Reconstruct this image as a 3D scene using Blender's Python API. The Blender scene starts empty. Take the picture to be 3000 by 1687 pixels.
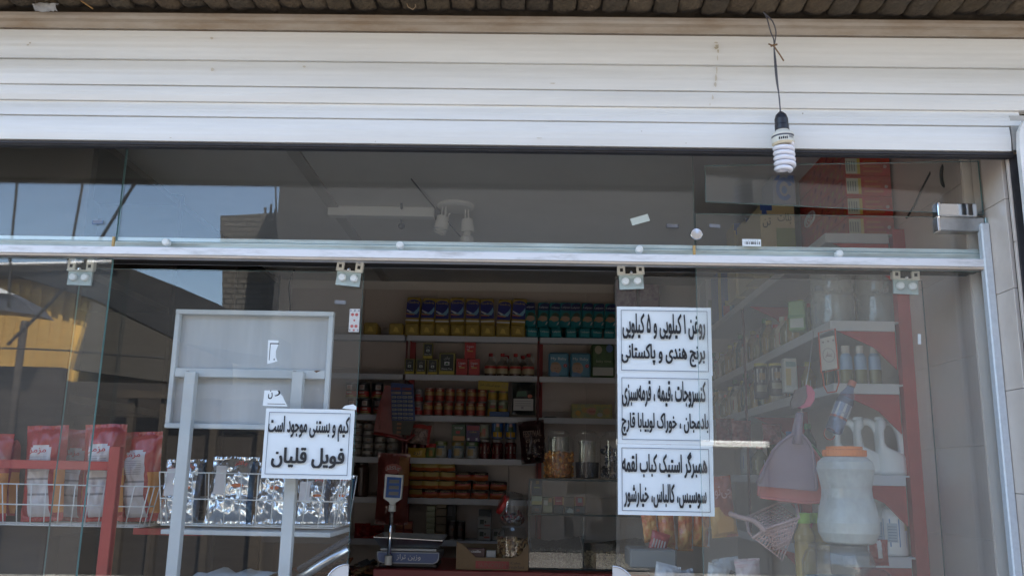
import bpy, bmesh, math, random
from mathutils import Vector, Matrix, Euler, noise
R = math.radians
rnd = random.Random(7)
sc = bpy.context.scene
COL = sc.collection

# ------------------------------------------------------------------ camera
F, CX, CY = 2600.0, 1500.0, 843.5           # focal length and centre in photograph pixels
PITCH, ROLL, YAW = 12.0, 1.12, 1.15
EYE = Vector((0, 0, 1.5))
MR = (Matrix.Rotation(R(YAW), 3, 'Z') @ Matrix.Rotation(R(90 + PITCH), 3, 'X') @ Matrix.Rotation(R(ROLL), 3, 'Z'))
cd = bpy.data.cameras.new('camera')
cam = bpy.data.objects.new('camera', cd)
COL.objects.link(cam)
cam.location = EYE
cam.rotation_euler = MR.to_euler()
cd.sensor_width = 36
cd.lens = 36 * F / 3000
cd.clip_start = 0.05
cd.clip_end = 2000
sc.camera = cam

# ------------------------------------------------------------------ sky, sun, exposure
SUN_EL, SUN_AZ = 52.0, 28.0                  # behind the shop, a little to the right
w = bpy.data.worlds.new('World')
sc.world = w
w.use_nodes = True
wn = w.node_tree.nodes
wl = w.node_tree.links
sky = wn.new('ShaderNodeTexSky')
sky.sky_type = 'NISHITA'
sky.sun_disc = False
sky.sun_elevation = R(SUN_EL)
sky.sun_rotation = R(SUN_AZ)
sky.dust_density = 1.0
wl.new(sky.outputs[0], wn['Background'].inputs[0])
wn['Background'].inputs[1].default_value = 0.14
sl = bpy.data.lights.new('sun', 'SUN')
sl.energy = 5.0
sl.angle = R(0.5)
sl.color = (1.0, 0.95, 0.87)
so = bpy.data.objects.new('sun', sl)
COL.objects.link(so)
sd = Vector((math.sin(R(SUN_AZ)) * math.cos(R(SUN_EL)), math.cos(R(SUN_AZ)) * math.cos(R(SUN_EL)), math.sin(R(SUN_EL))))
so.rotation_euler = sd.to_track_quat('Z', 'Y').to_euler()
so.location = (0, 0, 12)
sc.view_settings.view_transform = 'Standard'
sc.view_settings.look = 'None'
sc.view_settings.exposure = 2.55
sc.view_settings.gamma = 1.0
sc.view_settings.use_curve_mapping = False
cy = sc.cycles
cy.use_denoising = True
cy.max_bounces = 10
cy.diffuse_bounces = 6
cy.glossy_bounces = 5
cy.transmission_bounces = 6
cy.transparent_max_bounces = 32
cy.caustics_reflective = False
cy.caustics_refractive = False
cy.sample_clamp_indirect = 6

# ------------------------------------------------------------------ helpers
YG = 2.90                                    # plane of the fixed glass


def at(px, py, Y):
    """Point of the plane y = Y seen at this photograph pixel."""
    d = MR @ Vector((px - CX, CY - py, -F))
    return EYE + d * (Y / d.y)


def zat(py, Y, px=1500):
    return at(px, py, Y).z


def xat(px, Y, py=1200):
    return at(px, py, Y).x


def opp(px, py, yv):
    """Point across the street whose mirror image in the glass shows at this pixel."""
    p = at(px, py, yv)
    return Vector((p.x, 2 * YG - yv, p.z))


MATS = {}


def mat(name, col, rough=0.5, metal=0.0, var=0.0, scale=6.0, bump=0.0, bscale=40.0, stretch=(1, 1, 1), spec=0.5, col2=None, thr=None, coat=0.0):
    if name in MATS:
        return MATS[name]
    m = bpy.data.materials.new(name)
    m.use_nodes = True
    N, L = m.node_tree.nodes, m.node_tree.links
    b = N['Principled BSDF']
    b.inputs['Base Color'].default_value = (*col, 1)
    b.inputs['Roughness'].default_value = rough
    b.inputs['Metallic'].default_value = metal
    b.inputs['Specular IOR Level'].default_value = spec
    if coat:
        b.inputs['Coat Weight'].default_value = coat
    if var or bump or col2:
        tc = N.new('ShaderNodeTexCoord')
        mp = N.new('ShaderNodeMapping')
        mp.inputs['Scale'].default_value = stretch
        L.new(tc.outputs['Object'], mp.inputs[0])
    if var or col2:
        n = N.new('ShaderNodeTexNoise')
        n.inputs['Scale'].default_value = scale
        n.inputs['Detail'].default_value = 6
        n.inputs['Roughness'].default_value = 0.65
        L.new(mp.outputs[0], n.inputs['Vector'])
        r = N.new('ShaderNodeValToRGB')
        lo, hi = thr or (0.3, 0.7)
        r.color_ramp.elements[0].position = lo
        r.color_ramp.elements[1].position = hi
        c2 = col2 or tuple(c * (1 - var) for c in col)
        r.color_ramp.elements[0].color = (*c2, 1)
        r.color_ramp.elements[1].color = (*[min(1, c * (1 + var * 0.35)) for c in col], 1)
        L.new(n.outputs['Fac'], r.inputs[0])
        L.new(r.outputs[0], b.inputs['Base Color'])
    if bump:
        n2 = N.new('ShaderNodeTexNoise')
        n2.inputs['Scale'].default_value = bscale
        n2.inputs['Detail'].default_value = 5
        L.new(mp.outputs[0], n2.inputs['Vector'])
        bp = N.new('ShaderNodeBump')
        bp.inputs['Strength'].default_value = bump
        bp.inputs['Distance'].default_value = 0.01
        L.new(n2.outputs['Fac'], bp.inputs['Height'])
        L.new(bp.outputs[0], b.inputs['Normal'])
    MATS[name] = m
    return m


def glassmat(name, tint=(0.983, 0.992, 0.989), dust=0.05, f0=0.045, rough=0.0, dustcol=(0.62, 0.63, 0.6), dscale=2.5):
    """Thin pane: lets light straight through, mirrors by Fresnel on either face, and carries a film of dust."""
    if name in MATS:
        return MATS[name]
    m = bpy.data.materials.new(name)
    m.use_nodes = True
    N, L = m.node_tree.nodes, m.node_tree.links
    N.remove(N['Principled BSDF'])
    out = N['Material Output']
    tr = N.new('ShaderNodeBsdfTransparent')
    tr.inputs[0].default_value = (*tint, 1)
    gl = N.new('ShaderNodeBsdfGlossy')
    gl.inputs['Roughness'].default_value = rough
    gl.inputs['Color'].default_value = (1, 1, 1, 1)
    lw = N.new('ShaderNodeLayerWeight')
    lw.inputs['Blend'].default_value = 0.5
    pw = N.new('ShaderNodeMath'); pw.operation = 'POWER'
    L.new(lw.outputs['Facing'], pw.inputs[0]); pw.inputs[1].default_value = 5
    ma = N.new('ShaderNodeMath'); ma.operation = 'MULTIPLY_ADD'
    L.new(pw.outputs[0], ma.inputs[0]); ma.inputs[1].default_value = 1 - f0; ma.inputs[2].default_value = f0
    mx = N.new('ShaderNodeMixShader')
    L.new(ma.outputs[0], mx.inputs[0]); L.new(tr.outputs[0], mx.inputs[1]); L.new(gl.outputs[0], mx.inputs[2])
    if dust:
        df = N.new('ShaderNodeBsdfDiffuse'); df.inputs[0].default_value = (*dustcol, 1)
        tc = N.new('ShaderNodeTexCoord')
        mp = N.new('ShaderNodeMapping'); mp.inputs['Scale'].default_value = (1, 1, 0.7); mp.inputs['Rotation'].default_value = (0, 0.5, 0)
        no = N.new('ShaderNodeTexNoise'); no.inputs['Scale'].default_value = dscale; no.inputs['Detail'].default_value = 9; no.inputs['Roughness'].default_value = 0.7
        mr = N.new('ShaderNodeMapRange')
        mr.inputs['From Min'].default_value = 0.25; mr.inputs['From Max'].default_value = 0.8
        mr.inputs['To Min'].default_value = dust * 0.5; mr.inputs['To Max'].default_value = dust * 1.7
        L.new(tc.outputs['Object'], mp.inputs[0]); L.new(mp.outputs[0], no.inputs['Vector']); L.new(no.outputs['Fac'], mr.inputs[0])
        m2 = N.new('ShaderNodeMixShader')
        L.new(mr.outputs[0], m2.inputs[0]); L.new(mx.outputs[0], m2.inputs[1]); L.new(df.outputs[0], m2.inputs[2])
        L.new(m2.outputs[0], out.inputs[0])
    else:
        L.new(mx.outputs[0], out.inputs[0])
    MATS[name] = m
    return m


class MB:
    """Collects shapes with a material per face; build() links them as one mesh object."""

    def __init__(s):
        s.v, s.f, s.m, s.mats, s.sm = [], [], [], [], []

    def mi(s, m):
        if m not in s.mats:
            s.mats.append(m)
        return s.mats.index(m)

    def add(s, vs, fs, m, smooth=False, T=None):
        o = len(s.v)
        k = s.mi(m)
        s.v += [tuple(T @ Vector(p)) if T else tuple(p) for p in vs]
        for f in fs:
            s.f.append(tuple(o + i for i in f)); s.m.append(k); s.sm.append(smooth)
        return s

    def box(s, a, b, m, T=None):
        x0, y0, z0 = a; x1, y1, z1 = b
        vs = [(x0, y0, z0), (x1, y0, z0), (x1, y1, z0), (x0, y1, z0), (x0, y0, z1), (x1, y0, z1), (x1, y1, z1), (x0, y1, z1)]
        return s.add(vs, [(3, 2, 1, 0), (4, 5, 6, 7), (0, 1, 5, 4), (1, 2, 6, 5), (2, 3, 7, 6), (3, 0, 4, 7)], m, T=T)

    def rbox(s, a, b, m, r=0.004, T=None):
        """Box with chamfered edges."""
        x0, y0, z0 = a; x1, y1, z1 = b
        r = min(r, (x1 - x0) * .45, (y1 - y0) * .45, (z1 - z0) * .45)
        bm = bmesh.new()
        bmesh.ops.create_cube(bm, size=1)
        for v in bm.verts:
            v.co = Vector(((v.co.x + .5) * (x1 - x0) + x0, (v.co.y + .5) * (y1 - y0) + y0, (v.co.z + .5) * (z1 - z0) + z0))
        bmesh.ops.bevel(bm, geom=bm.edges[:], offset=r, segments=1, affect='EDGES')
        bm.verts.index_update()
        s.add([v.co[:] for v in bm.verts], [tuple(v.index for v in f.verts) for f in bm.faces], m, T=T)
        bm.free()
        return s

    def prism(s, poly, y0, y1, m, T=None, axis='y'):
        """Outline in x,z pushed from y0 to y1 (or along x / z)."""
        n = len(poly)
        mk = {'y': lambda p, t: (p[0], t, p[1]), 'x': lambda p, t: (t, p[0], p[1]), 'z': lambda p, t: (p[0], p[1], t)}[axis]
        vs = [mk(p, y0) for p in poly] + [mk(p, y1) for p in poly]
        fs = [tuple(range(n)), tuple(range(2 * n - 1, n - 1, -1))] + [(i, i + n, (i + 1) % n + n, (i + 1) % n) for i in range(n)]
        return s.add(vs, fs, m, T=T)

    def lathe(s, prof, m, seg=20, T=None, smooth=True, mats=None, cap=True):
        vs, n = [], len(prof)
        for r, z in prof:
            for k in range(seg):
                a = 2 * math.pi * k / seg
                vs.append((r * math.cos(a), r * math.sin(a), z))
        for i in range(n - 1):
            mm = mats[i] if mats and mats[i] else m
            o = len(s.v)
            ring = vs[i * seg:(i + 2) * seg]
            s.add(ring, [(k, (k + 1) % seg, (k + 1) % seg + seg, k + seg) for k in range(seg)], mm, smooth, T)
        if cap:
            if prof[0][0] > 1e-5:
                s.add(vs[:seg], [tuple(range(seg - 1, -1, -1))], (mats[0] if mats and mats[0] else m), False, T)
            if prof[-1][0] > 1e-5:
                s.add(vs[-seg:], [tuple(range(seg))], (mats[-1] if mats and mats[-1] else m), False, T)
        return s

    def tube(s, pts, r, m, seg=8, closed=False, smooth=True, T=None):
        P = [Vector(p) for p in pts]
        n = len(P)
        rs = r if isinstance(r, (list, tuple)) else [r] * n
        vs = []
        up = None
        for i in range(n):
            if closed:
                t = P[(i + 1) % n] - P[i - 1]
            else:
                t = P[min(i + 1, n - 1)] - P[max(i - 1, 0)]
            t = t.normalized() if t.length > 1e-9 else Vector((0, 0, 1))
            if up is None:
                up = Vector((0, 0, 1)) if abs(t.z) < .9 else Vector((0, 1, 0))
            a = t.cross(up)
            if a.length < 1e-6:
                a = t.orthogonal()
            a.normalize()
            b = a.cross(t).normalized()
            up = b
            for k in range(seg):
                q = 2 * math.pi * k / seg
                vs.append(P[i] + (a * math.cos(q) + b * math.sin(q)) * rs[i])
        fs = []
        for i in range(n if closed else n - 1):
            j = (i + 1) % n
            fs += [(i * seg + k, i * seg + (k + 1) % seg, j * seg + (k + 1) % seg, j * seg + k) for k in range(seg)]
        if not closed:
            fs += [tuple(range(seg - 1, -1, -1)), tuple((n - 1) * seg + k for k in range(seg))]
        return s.add(vs, fs, m, smooth, T)

    def grid(s, fn, nu, nv, m, smooth=True, T=None, mfn=None):
        vs = [fn(i / nu, j / nv) for j in range(nv + 1) for i in range(nu + 1)]
        for j in range(nv):
            for i in range(nu):
                a = j * (nu + 1) + i
        base = len(s.v)
        s.v += [tuple(T @ Vector(p)) if T else tuple(p) for p in vs]
        for j in range(nv):
            for i in range(nu):
                a = base + j * (nu + 1) + i
                mm = mfn((i + .5) / nu, (j + .5) / nv) if mfn else m
                s.f.append((a, a + 1, a + nu + 2, a + nu + 1)); s.m.append(s.mi(mm)); s.sm.append(smooth)
        return s

    def text(s, body, x0, z0, x1, z1, m, y=0.0, bold=0.0, T=None):
        """Lettering filling the rectangle x0..x1, z0..z1 of the plane y, read from -Y."""
        vs, fs = text_mesh(body, bold)
        if not vs:
            return s
        ax = min(v[0] for v in vs); bx = max(v[0] for v in vs)
        az = min(v[1] for v in vs); bz = max(v[1] for v in vs)
        kx = (x1 - x0) / max(bx - ax, 1e-6); kz = (z1 - z0) / max(bz - az, 1e-6)
        return s.add([(x0 + (v[0] - ax) * kx, y, z0 + (v[1] - az) * kz) for v in vs], fs, m, False, T)

    def build(s, name, parent=None, loc=None, rot=None):
        me = bpy.data.meshes.new(name)
        me.from_pydata(s.v, [], s.f)
        for mm in s.mats:
            me.materials.append(mm)
        me.polygons.foreach_set('material_index', s.m)
        me.polygons.foreach_set('use_smooth', s.sm)
        me.validate()
        me.update()
        o = bpy.data.objects.new(name, me)
        COL.objects.link(o)
        if parent:
            o.parent = parent
        if loc is not None:
            o.location = loc
        if rot is not None:
            o.rotation_euler = rot
        return o


# Persian shaping: contextual letter forms, laid out right to left
_F = {}
for ch, cs in {'ا': 'FE8D FE8E', 'آ': 'FE81 FE82', 'ب': 'FE8F FE90 FE91 FE92', 'پ': 'FB56 FB57 FB58 FB59', 'ت': 'FE95 FE96 FE97 FE98',
               'ج': 'FE9D FE9E FE9F FEA0', 'چ': 'FB7A FB7B FB7C FB7D', 'ح': 'FEA1 FEA2 FEA3 FEA4', 'خ': 'FEA5 FEA6 FEA7 FEA8', 'د': 'FEA9 FEAA',
               'ر': 'FEAD FEAE', 'ز': 'FEAF FEB0', 'س': 'FEB1 FEB2 FEB3 FEB4', 'ش': 'FEB5 FEB6 FEB7 FEB8', 'ص': 'FEB9 FEBA FEBB FEBC',
               'ط': 'FEC1 FEC2 FEC3 FEC4', 'ع': 'FEC9 FECA FECB FECC', 'غ': 'FECD FECE FECF FED0', 'ف': 'FED1 FED2 FED3 FED4',
               'ق': 'FED5 FED6 FED7 FED8', 'ک': 'FB8E FB8F FB90 FB91', 'گ': 'FB92 FB93 FB94 FB95', 'ل': 'FEDD FEDE FEDF FEE0',
               'م': 'FEE1 FEE2 FEE3 FEE4', 'ن': 'FEE5 FEE6 FEE7 FEE8', 'ه': 'FEE9 FEEA FEEB FEEC', 'و': 'FEED FEEE', 'ی': 'FBFC FBFD FBFE FBFF'}.items():
    _F[ch] = [chr(int(c, 16)) for c in cs.split()]


def shape(t):
    out = []
    for i, c in enumerate(t):
        if c not in _F:
            out.append('' if c == '|' else c)
            continue
        p = t[i - 1] if i else ' '
        n = t[i + 1] if i + 1 < len(t) else ' '
        jp = p in _F and len(_F[p]) == 4
        jn = n in _F and len(_F[c]) == 4
        out.append(_F[c][3 if jp and jn else 1 if jp else 2 if jn else 0])
    return ''.join(reversed(out))


_TC = {}


def outlines(body):
    """Closed outlines of a line of lettering, as polylines that keep their winding."""
    cu = bpy.data.curves.new('lettering', 'FONT')
    cu.body = shape(body) if any(c in _F for c in body) else body
    o = bpy.data.objects.new('lettering', cu)
    COL.objects.link(o)
    bpy.context.view_layer.update()
    cv = o.to_curve(bpy.context.evaluated_depsgraph_get())
    polys = []
    for sp in cv.splines:
        P_ = []
        if sp.type == 'BEZIER':
            n = len(sp.bezier_points)
            for i in range(n):
                p, q = sp.bezier_points[i], sp.bezier_points[(i + 1) % n]
                for k in range(4):
                    t = k / 4
                    v = p.co * (1 - t) ** 3 + p.handle_right * 3 * t * (1 - t) ** 2 + q.handle_left * 3 * t * t * (1 - t) + q.co * t ** 3
                    P_.append((v.x, v.y))
        else:
            P_ = [(p.co.x, p.co.y) for p in sp.points]
        polys.append(P_)
    o.to_curve_clear()
    bpy.data.objects.remove(o); bpy.data.curves.remove(cu)
    return polys


def text_mesh(body, bold=0.0):
    """Lettering filled strip by strip with the non-zero rule, so overlapping strokes join and weight can be added."""
    k = (body, bold)
    if k in _TC:
        return _TC[k]
    polys = outlines(body)
    zs = [p[1] for P_ in polys for p in P_]
    if not zs:
        return [], []
    z0, z1 = min(zs), max(zs)
    rows = 64 if bold >= .015 else 26
    dz = (z1 - z0) / rows
    segs = []
    for P_ in polys:
        for i in range(len(P_)):
            segs.append((P_[i], P_[(i + 1) % len(P_)]))
    vs, fs = [], []
    for r in range(rows):
        z = z0 + (r + .5) * dz
        iv = []
        for off in ((-bold * .45, 0, bold * .45) if bold >= .015 else (0,)):
            zz = z + off
            xs = []
            for (ax, az), (bx_, bz) in segs:
                if (az <= zz) != (bz <= zz):
                    xs.append((ax + (bx_ - ax) * (zz - az) / (bz - az), 1 if bz > az else -1))
            xs.sort()
            wnd, st = 0, None
            for x, d in xs:
                if wnd == 0:
                    st = x
                wnd += d
                if wnd == 0:
                    iv.append([st - bold, x + bold])
        iv.sort()
        mg = []
        for a, b in iv:
            if mg and a <= mg[-1][1]:
                mg[-1][1] = max(mg[-1][1], b)
            else:
                mg.append([a, b])
        for a, b in mg:
            o = len(vs)
            vs += [(a, z - dz / 2, 0), (b, z - dz / 2, 0), (b, z + dz / 2, 0), (a, z + dz / 2, 0)]
            fs.append((o, o + 1, o + 2, o + 3))
    _TC[k] = (vs, fs)
    return _TC[k]


def tag(o, label=None, cat=None, group=None, kind=None):
    if label: o['label'] = label
    if cat: o['category'] = cat
    if group: o['group'] = group
    if kind: o['kind'] = kind
    return o


def thing(name, label, cat, loc=(0, 0, 0), group=None, rz=0.0, rot=None):
    o = bpy.data.objects.new(name, None)
    o.empty_display_size = 0.05
    COL.objects.link(o)
    o.location = loc
    o.rotation_euler = rot or (0, 0, rz)
    return tag(o, label, cat, group)


def dup(o, loc, label, rz=None, rot=None):
    """Copy of a thing with its parts and sub-parts."""
    c = o.copy(); COL.objects.link(c); c.location = loc
    if rz is not None: c.rotation_euler = (0, 0, rz)
    if rot is not None: c.rotation_euler = rot
    c['label'] = label
    for ch in KIDS.get(o.name, list(o.children)):
        d = ch.copy(); COL.objects.link(d); d.parent = c
        for g in ch.children:
            e = g.copy(); COL.objects.link(e); e.parent = d
    return c


KIDS = {}
ORD = ['first', 'second', 'third', 'fourth', 'fifth', 'sixth', 'seventh', 'eighth', 'ninth', 'tenth', 'eleventh', 'twelfth', 'thirteenth', 'fourteenth', 'fifteenth', 'sixteenth', 'seventeenth', 'eighteenth']
_c = {}


def C(r, g=None, b=None, rough=0.45, metal=0.0):
    """Plain printed or painted colour."""
    k = (r, g, b, rough, metal)
    if k not in _c:
        _c[k] = mat('print_%d' % (len(_c) + 1), (r, g, b), rough, metal)
    return _c[k]

# ------------------------------------------------------------------ shared materials
WHITE_AL = mat('white_lacquered_aluminium', (0.80, 0.79, 0.765), 0.32, 0, 0.10, 2.2, 0.015, 60, (0.3, 1, 3), col2=(0.68, 0.67, 0.645), thr=(0.3, 0.6))
DIRT_AL = mat('dirty_beige_aluminium', (0.47, 0.43, 0.385), 0.5, 0, 0.3, 5.0, 0.03, 60, (0.8, 1, 2.5), col2=(0.36, 0.285, 0.215), thr=(0.34, 0.66))
BROWN_AL = mat('grimy_brown_edge', (0.27, 0.19, 0.12), 0.6, 0, 0.3, 8)
RUBBER = mat('black_rubber', (0.035, 0.032, 0.035), 0.7, 0, 0.3, 20)
RAIL_W = mat('scuffed_white_rail', (0.74, 0.74, 0.76), 0.4, 0, 0.2, 9.0, 0.02, 50, (0.6, 1, 3), col2=(0.52, 0.52, 0.52), thr=(0.32, 0.5))
RAIL_G = mat('greenish_white_rail', (0.55, 0.62, 0.60), 0.45, 0, 0.3, 7.0, 0, 50, (0.5, 1, 4), col2=(0.36, 0.40, 0.38), thr=(0.35, 0.6))
LIP = mat('beige_rail_lip', (0.62, 0.52, 0.42), 0.5, 0, 0.2, 10)
SILVER = mat('silver_sealant_strip', (0.62, 0.66, 0.70), 0.45, 0.15, 0.12, 60, 0.15, 220)
CHROME = mat('polished_chrome', (0.75, 0.76, 0.78), 0.07, 1.0)
STEELG = mat('brushed_steel', (0.52, 0.53, 0.54), 0.3, 1.0, 0.15, 30)
BUTTON = mat('white_plastic_button', (0.75, 0.77, 0.75), 0.35)
IVORY = mat('ivory_plastic', (0.70, 0.68, 0.60), 0.4, 0, 0.15, 30)
DARK = mat('dark_cavity', (0.02, 0.018, 0.016), 0.7)
MARBLE = mat('cream_marble', (0.66, 0.58, 0.51), 0.3, 0, 0.14, 4.0, 0.01, 30, (1, 1, 1), col2=(0.58, 0.49, 0.43), thr=(0.3, 0.62))
MORTAR = mat('grey_mortar', (0.10, 0.08, 0.06), 0.9, 0, 0.4, 20, 0.5, 60)
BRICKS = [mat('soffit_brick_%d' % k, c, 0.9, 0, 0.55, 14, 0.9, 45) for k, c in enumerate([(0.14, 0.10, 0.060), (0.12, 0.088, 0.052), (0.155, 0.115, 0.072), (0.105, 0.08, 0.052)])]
EDGE = mat('green_glass_edge', (0.16, 0.30, 0.29), 0.15, 0, 0.15, 4)
EDGE_D = mat('dark_glass_edge', (0.06, 0.09, 0.09), 0.2)
GLASS = glassmat('dusty_window_glass', dust=0.024)
GLASS_D = glassmat('dusty_door_glass', dust=0.011)
GLASS_T = glassmat('dusty_transom_glass', dust=0.026)
PAPER = mat('white_paper', (0.77, 0.81, 0.82), 0.55, 0, 0.05, 5)
INK = C(0.012, 0.012, 0.014, 0.6)
CREAM = mat('cream_wall_tile', (0.58, 0.49, 0.43), 0.3, 0, 0.10, 2.5)
PLASTER = mat('off_white_plaster', (0.70, 0.64, 0.58), 0.8, 0, 0.08, 1.5)
CEIL = mat('ceiling_plaster', (0.62, 0.60, 0.57), 0.85, 0, 0.12, 1.2)
SHELF_W = mat('white_shelf_metal', (0.55, 0.55, 0.58), 0.4, 0, 0.1, 5)
RED_M = mat('red_rack_metal', (0.42, 0.04, 0.035), 0.45, 0, 0.2, 8)
WIRE_W = mat('white_coated_wire', (0.66, 0.66, 0.64), 0.4)
GREYP = mat('pale_grey_paint', (0.58, 0.61, 0.62), 0.5, 0, 0.14, 5, 0.02, 40)
RUST = mat('rust_spot', (0.10, 0.035, 0.015), 0.9)
CORDM = mat('dark_grey_cord', (0.10, 0.10, 0.12), 0.6)
TWINE = mat('brown_twine', (0.22, 0.13, 0.07), 0.9)
ASPH = mat('asphalt', (0.24, 0.22, 0.195), 0.9, 0, 0.3, 12, 0.4, 80)
CONC = mat('pavement_concrete', (0.30, 0.28, 0.25), 0.85, 0, 0.25, 5, 0.2, 50)


def part(mb, name, parent):
    l = parent.location
    T = parent.rotation_euler
    return mb.build(name, parent, loc=(-l[0], -l[1], -l[2]))


# ------------------------------------------------------------------ ground, street, building shell
XL, XR = xat(-490, YG, 740), at(2872, 700, YG).x + 0.01      # inner faces of the shop
XR = 1.50
XL = -2.2
ZC = 2.93                                     # ceiling
YB = 6.55                                     # back wall
tag(MB().box((-60, -60, -0.30), (60, 60, -0.02), ASPH).build('street'), kind='structure')
tag(MB().box((-60, 0.6, -0.02), (60, 2.95, 0.10), CONC).box((-60, -6.6, -0.02), (60, -5.2, 0.09), CONC).build('pavement'), kind='structure')
tag(MB().box((XL - .3, 2.951, -0.02), (XR + .3, YB + .3, 0.12), CONC).build('floor'), kind='structure')
cl = MB().box((XL - .25, 2.80, ZC), (XR + .25, YB + .25, ZC + 0.12), CEIL)
tag(cl.build('ceiling'), kind='structure')
wb = MB().box((XL - .2, YB, 0.1), (XR + .2, YB + .2, ZC), PLASTER).build('wall_back')
tag(wb, kind='structure')
wlf = tag(MB().box((XL - .2, 2.95, 0.1), (XL, YB, ZC), PLASTER).build('wall_left'), kind='structure')
wr = tag(MB().box((XR + .003, 2.97, 0.1), (XR + .2, YB, ZC), PLASTER).build('wall_right'), kind='structure')
# wall tiles, each a piece of its wall
zt = zat(852, YB, 1400)
tw, th = 0.555, 0.30
tile_me = None
for r in range(7):
    for c in range(7):
        x0 = at(1285, 870, YB).x + (c - 4) * tw
        if x0 + tw > XR or x0 < XL:
            continue
        mb = MB().rbox((0.0015, -0.010, 0.0015), (tw - .0015, 0.002, th - .0015), CREAM, 0.0015)
        if tile_me is None:
            o = mb.build('tile', wb); tile_me = o.data
        else:
            o = bpy.data.objects.new('tile', tile_me); COL.objects.link(o); o.parent = wb
        o.location = (x0, YB, zt - (r + 1) * th)
rt_me = None
for r in range(9):
    for c in range(2):
        if rt_me is None:
            o = MB().rbox((-0.001, 0.0008, 0.0008), (0.012, 0.5992, 0.2992), CREAM, 0.0006).build('tile', wr); rt_me = o.data
        else:
            o = bpy.data.objects.new('tile', rt_me); COL.objects.link(o); o.parent = wr
        o.location = (XR + 0.001, 2.975 + c * 0.6, 0.13 + r * 0.3)

# the building above and beside the shop front (casts the shade the photograph is taken in)
YS = 2.70                                     # plane of the roller shutter
ZS = zat(39, YS)                              # underside of the brick soffit
bt = thing('shop_building', 'shop building with brick soffit above the white roller shutter', 'building', (0, 2.9, 0))
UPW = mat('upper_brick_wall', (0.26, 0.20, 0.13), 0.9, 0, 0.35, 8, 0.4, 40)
u = MB().box((-9, 2.25, ZS + .115), (9, 7.2, 4.9), UPW)
part(u, 'upper_wall', bt)
u = MB().box((-9, 2.82, 0.1), (XL - .21, 7.2, ZS + .11), UPW).box((2.1, 2.82, 0.1), (9, 7.2, ZS + .11), UPW).box((XL - .2, 6.8, .1), (2.1, 7.2, ZS + .11), UPW)
part(u, 'side_wall', bt)
u = MB().box((-9, 2.27, ZS + .022), (9, 2.95, ZS + .114), MORTAR)
sof = part(u, 'mortar_bed', bt)
variants = []
for k in range(8):
    mb = MB()
    bm = bmesh.new()
    bmesh.ops.create_grid(bm, x_segments=4, y_segments=8, size=0.5)
    sd_ = rnd.random() * 50
    vs = []
    wv, dv, hv = 0.0765 + rnd.uniform(-.004, .004), 0.205, 0.085
    for j in range(7):
        for i in range(5):
            a, b = i / 4, j / 6
            e = 0.0065 * (abs(2 * a - 1) ** 8 + abs(2 * b - 1) ** 14)
            nz = noise.noise(Vector((a * 2.2 + sd_, b * 4 + k, 0))) * 0.009
            vs.append(((a - .5) * wv + noise.noise(Vector((b * 3, sd_, 2))) * .004, (b - .5) * dv, nz + e))
    fs = [(j * 5 + i, (j + 1) * 5 + i, (j + 1) * 5 + i + 1, j * 5 + i + 1) for j in range(6) for i in range(4)]
    top = len(vs)
    vs += [(-wv / 2, -dv / 2, hv), (wv / 2, -dv / 2, hv), (wv / 2, dv / 2, hv), (-wv / 2, dv / 2, hv)]
    fs += [(0, 1, 2, 3, 4, top + 1, top), (34, 33, 32, 31, 30, top + 3, top + 2), tuple([5 * j for j in range(6, -1, -1)] + [top, top + 3]), tuple([5 * j + 4 for j in range(7)] + [top + 2, top + 1]), (top, top + 1, top + 2, top + 3)]
    mb.add(vs, fs, BRICKS[k % 4], True)
    bm.free()
    variants.append(mb)
vme = []
k = 0
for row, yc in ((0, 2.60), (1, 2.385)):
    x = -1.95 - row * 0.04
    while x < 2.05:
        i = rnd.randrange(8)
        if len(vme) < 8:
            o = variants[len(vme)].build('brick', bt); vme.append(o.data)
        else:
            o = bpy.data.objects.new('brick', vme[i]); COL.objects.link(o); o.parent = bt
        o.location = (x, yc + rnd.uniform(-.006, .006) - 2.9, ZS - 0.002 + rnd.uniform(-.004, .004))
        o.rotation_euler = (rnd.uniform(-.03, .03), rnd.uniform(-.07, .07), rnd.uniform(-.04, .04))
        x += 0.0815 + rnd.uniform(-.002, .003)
        k += 1

# straws and a paper wad stuck in the brick joints
p = [at(q[0], q[1], 2.655) for q in ((215, -14), (240, 5), (262, 20), (272, 27))]
tag(MB().tube(p, 0.0022, mat('dry_straw', (0.42, 0.24, 0.09), 0.8)).build('straw'), 'orange dry straw sticking out of the brick soffit near the left corner', 'straw')
p = [at(*q, 2.65) for q in ((1190, 6), (1196, 22), (1210, 29), (1218, 20), (1214, 2), (1200, -12))]
tag(MB().tube(p, 0.0016, mat('pale_straw', (0.34, 0.25, 0.16), 0.8)).build('straw'), 'pale looped straw hanging from the brick soffit left of centre', 'straw')
mb = MB()
c0 = at(138, 24, 2.66)
mb.grid(lambda u_, v_: tuple(c0 + Vector(((u_ - .5) * .075, -.02 * math.sin(v_ * 3.14) - .01 * noise.noise(Vector((u_ * 6, v_ * 5, 1))), (v_ - .45) * .03 * (1 + .8 * noise.noise(Vector((u_ * 5, 3, 7)))))) ), 10, 6, mat('grey_white_wad', (0.42, 0.42, 0.42), 0.8, 0, 0.4, 40))
tag(mb.build('paper_wad'), 'crumpled grey white paper wad stuffed under the bricks at left', 'paper')

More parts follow.
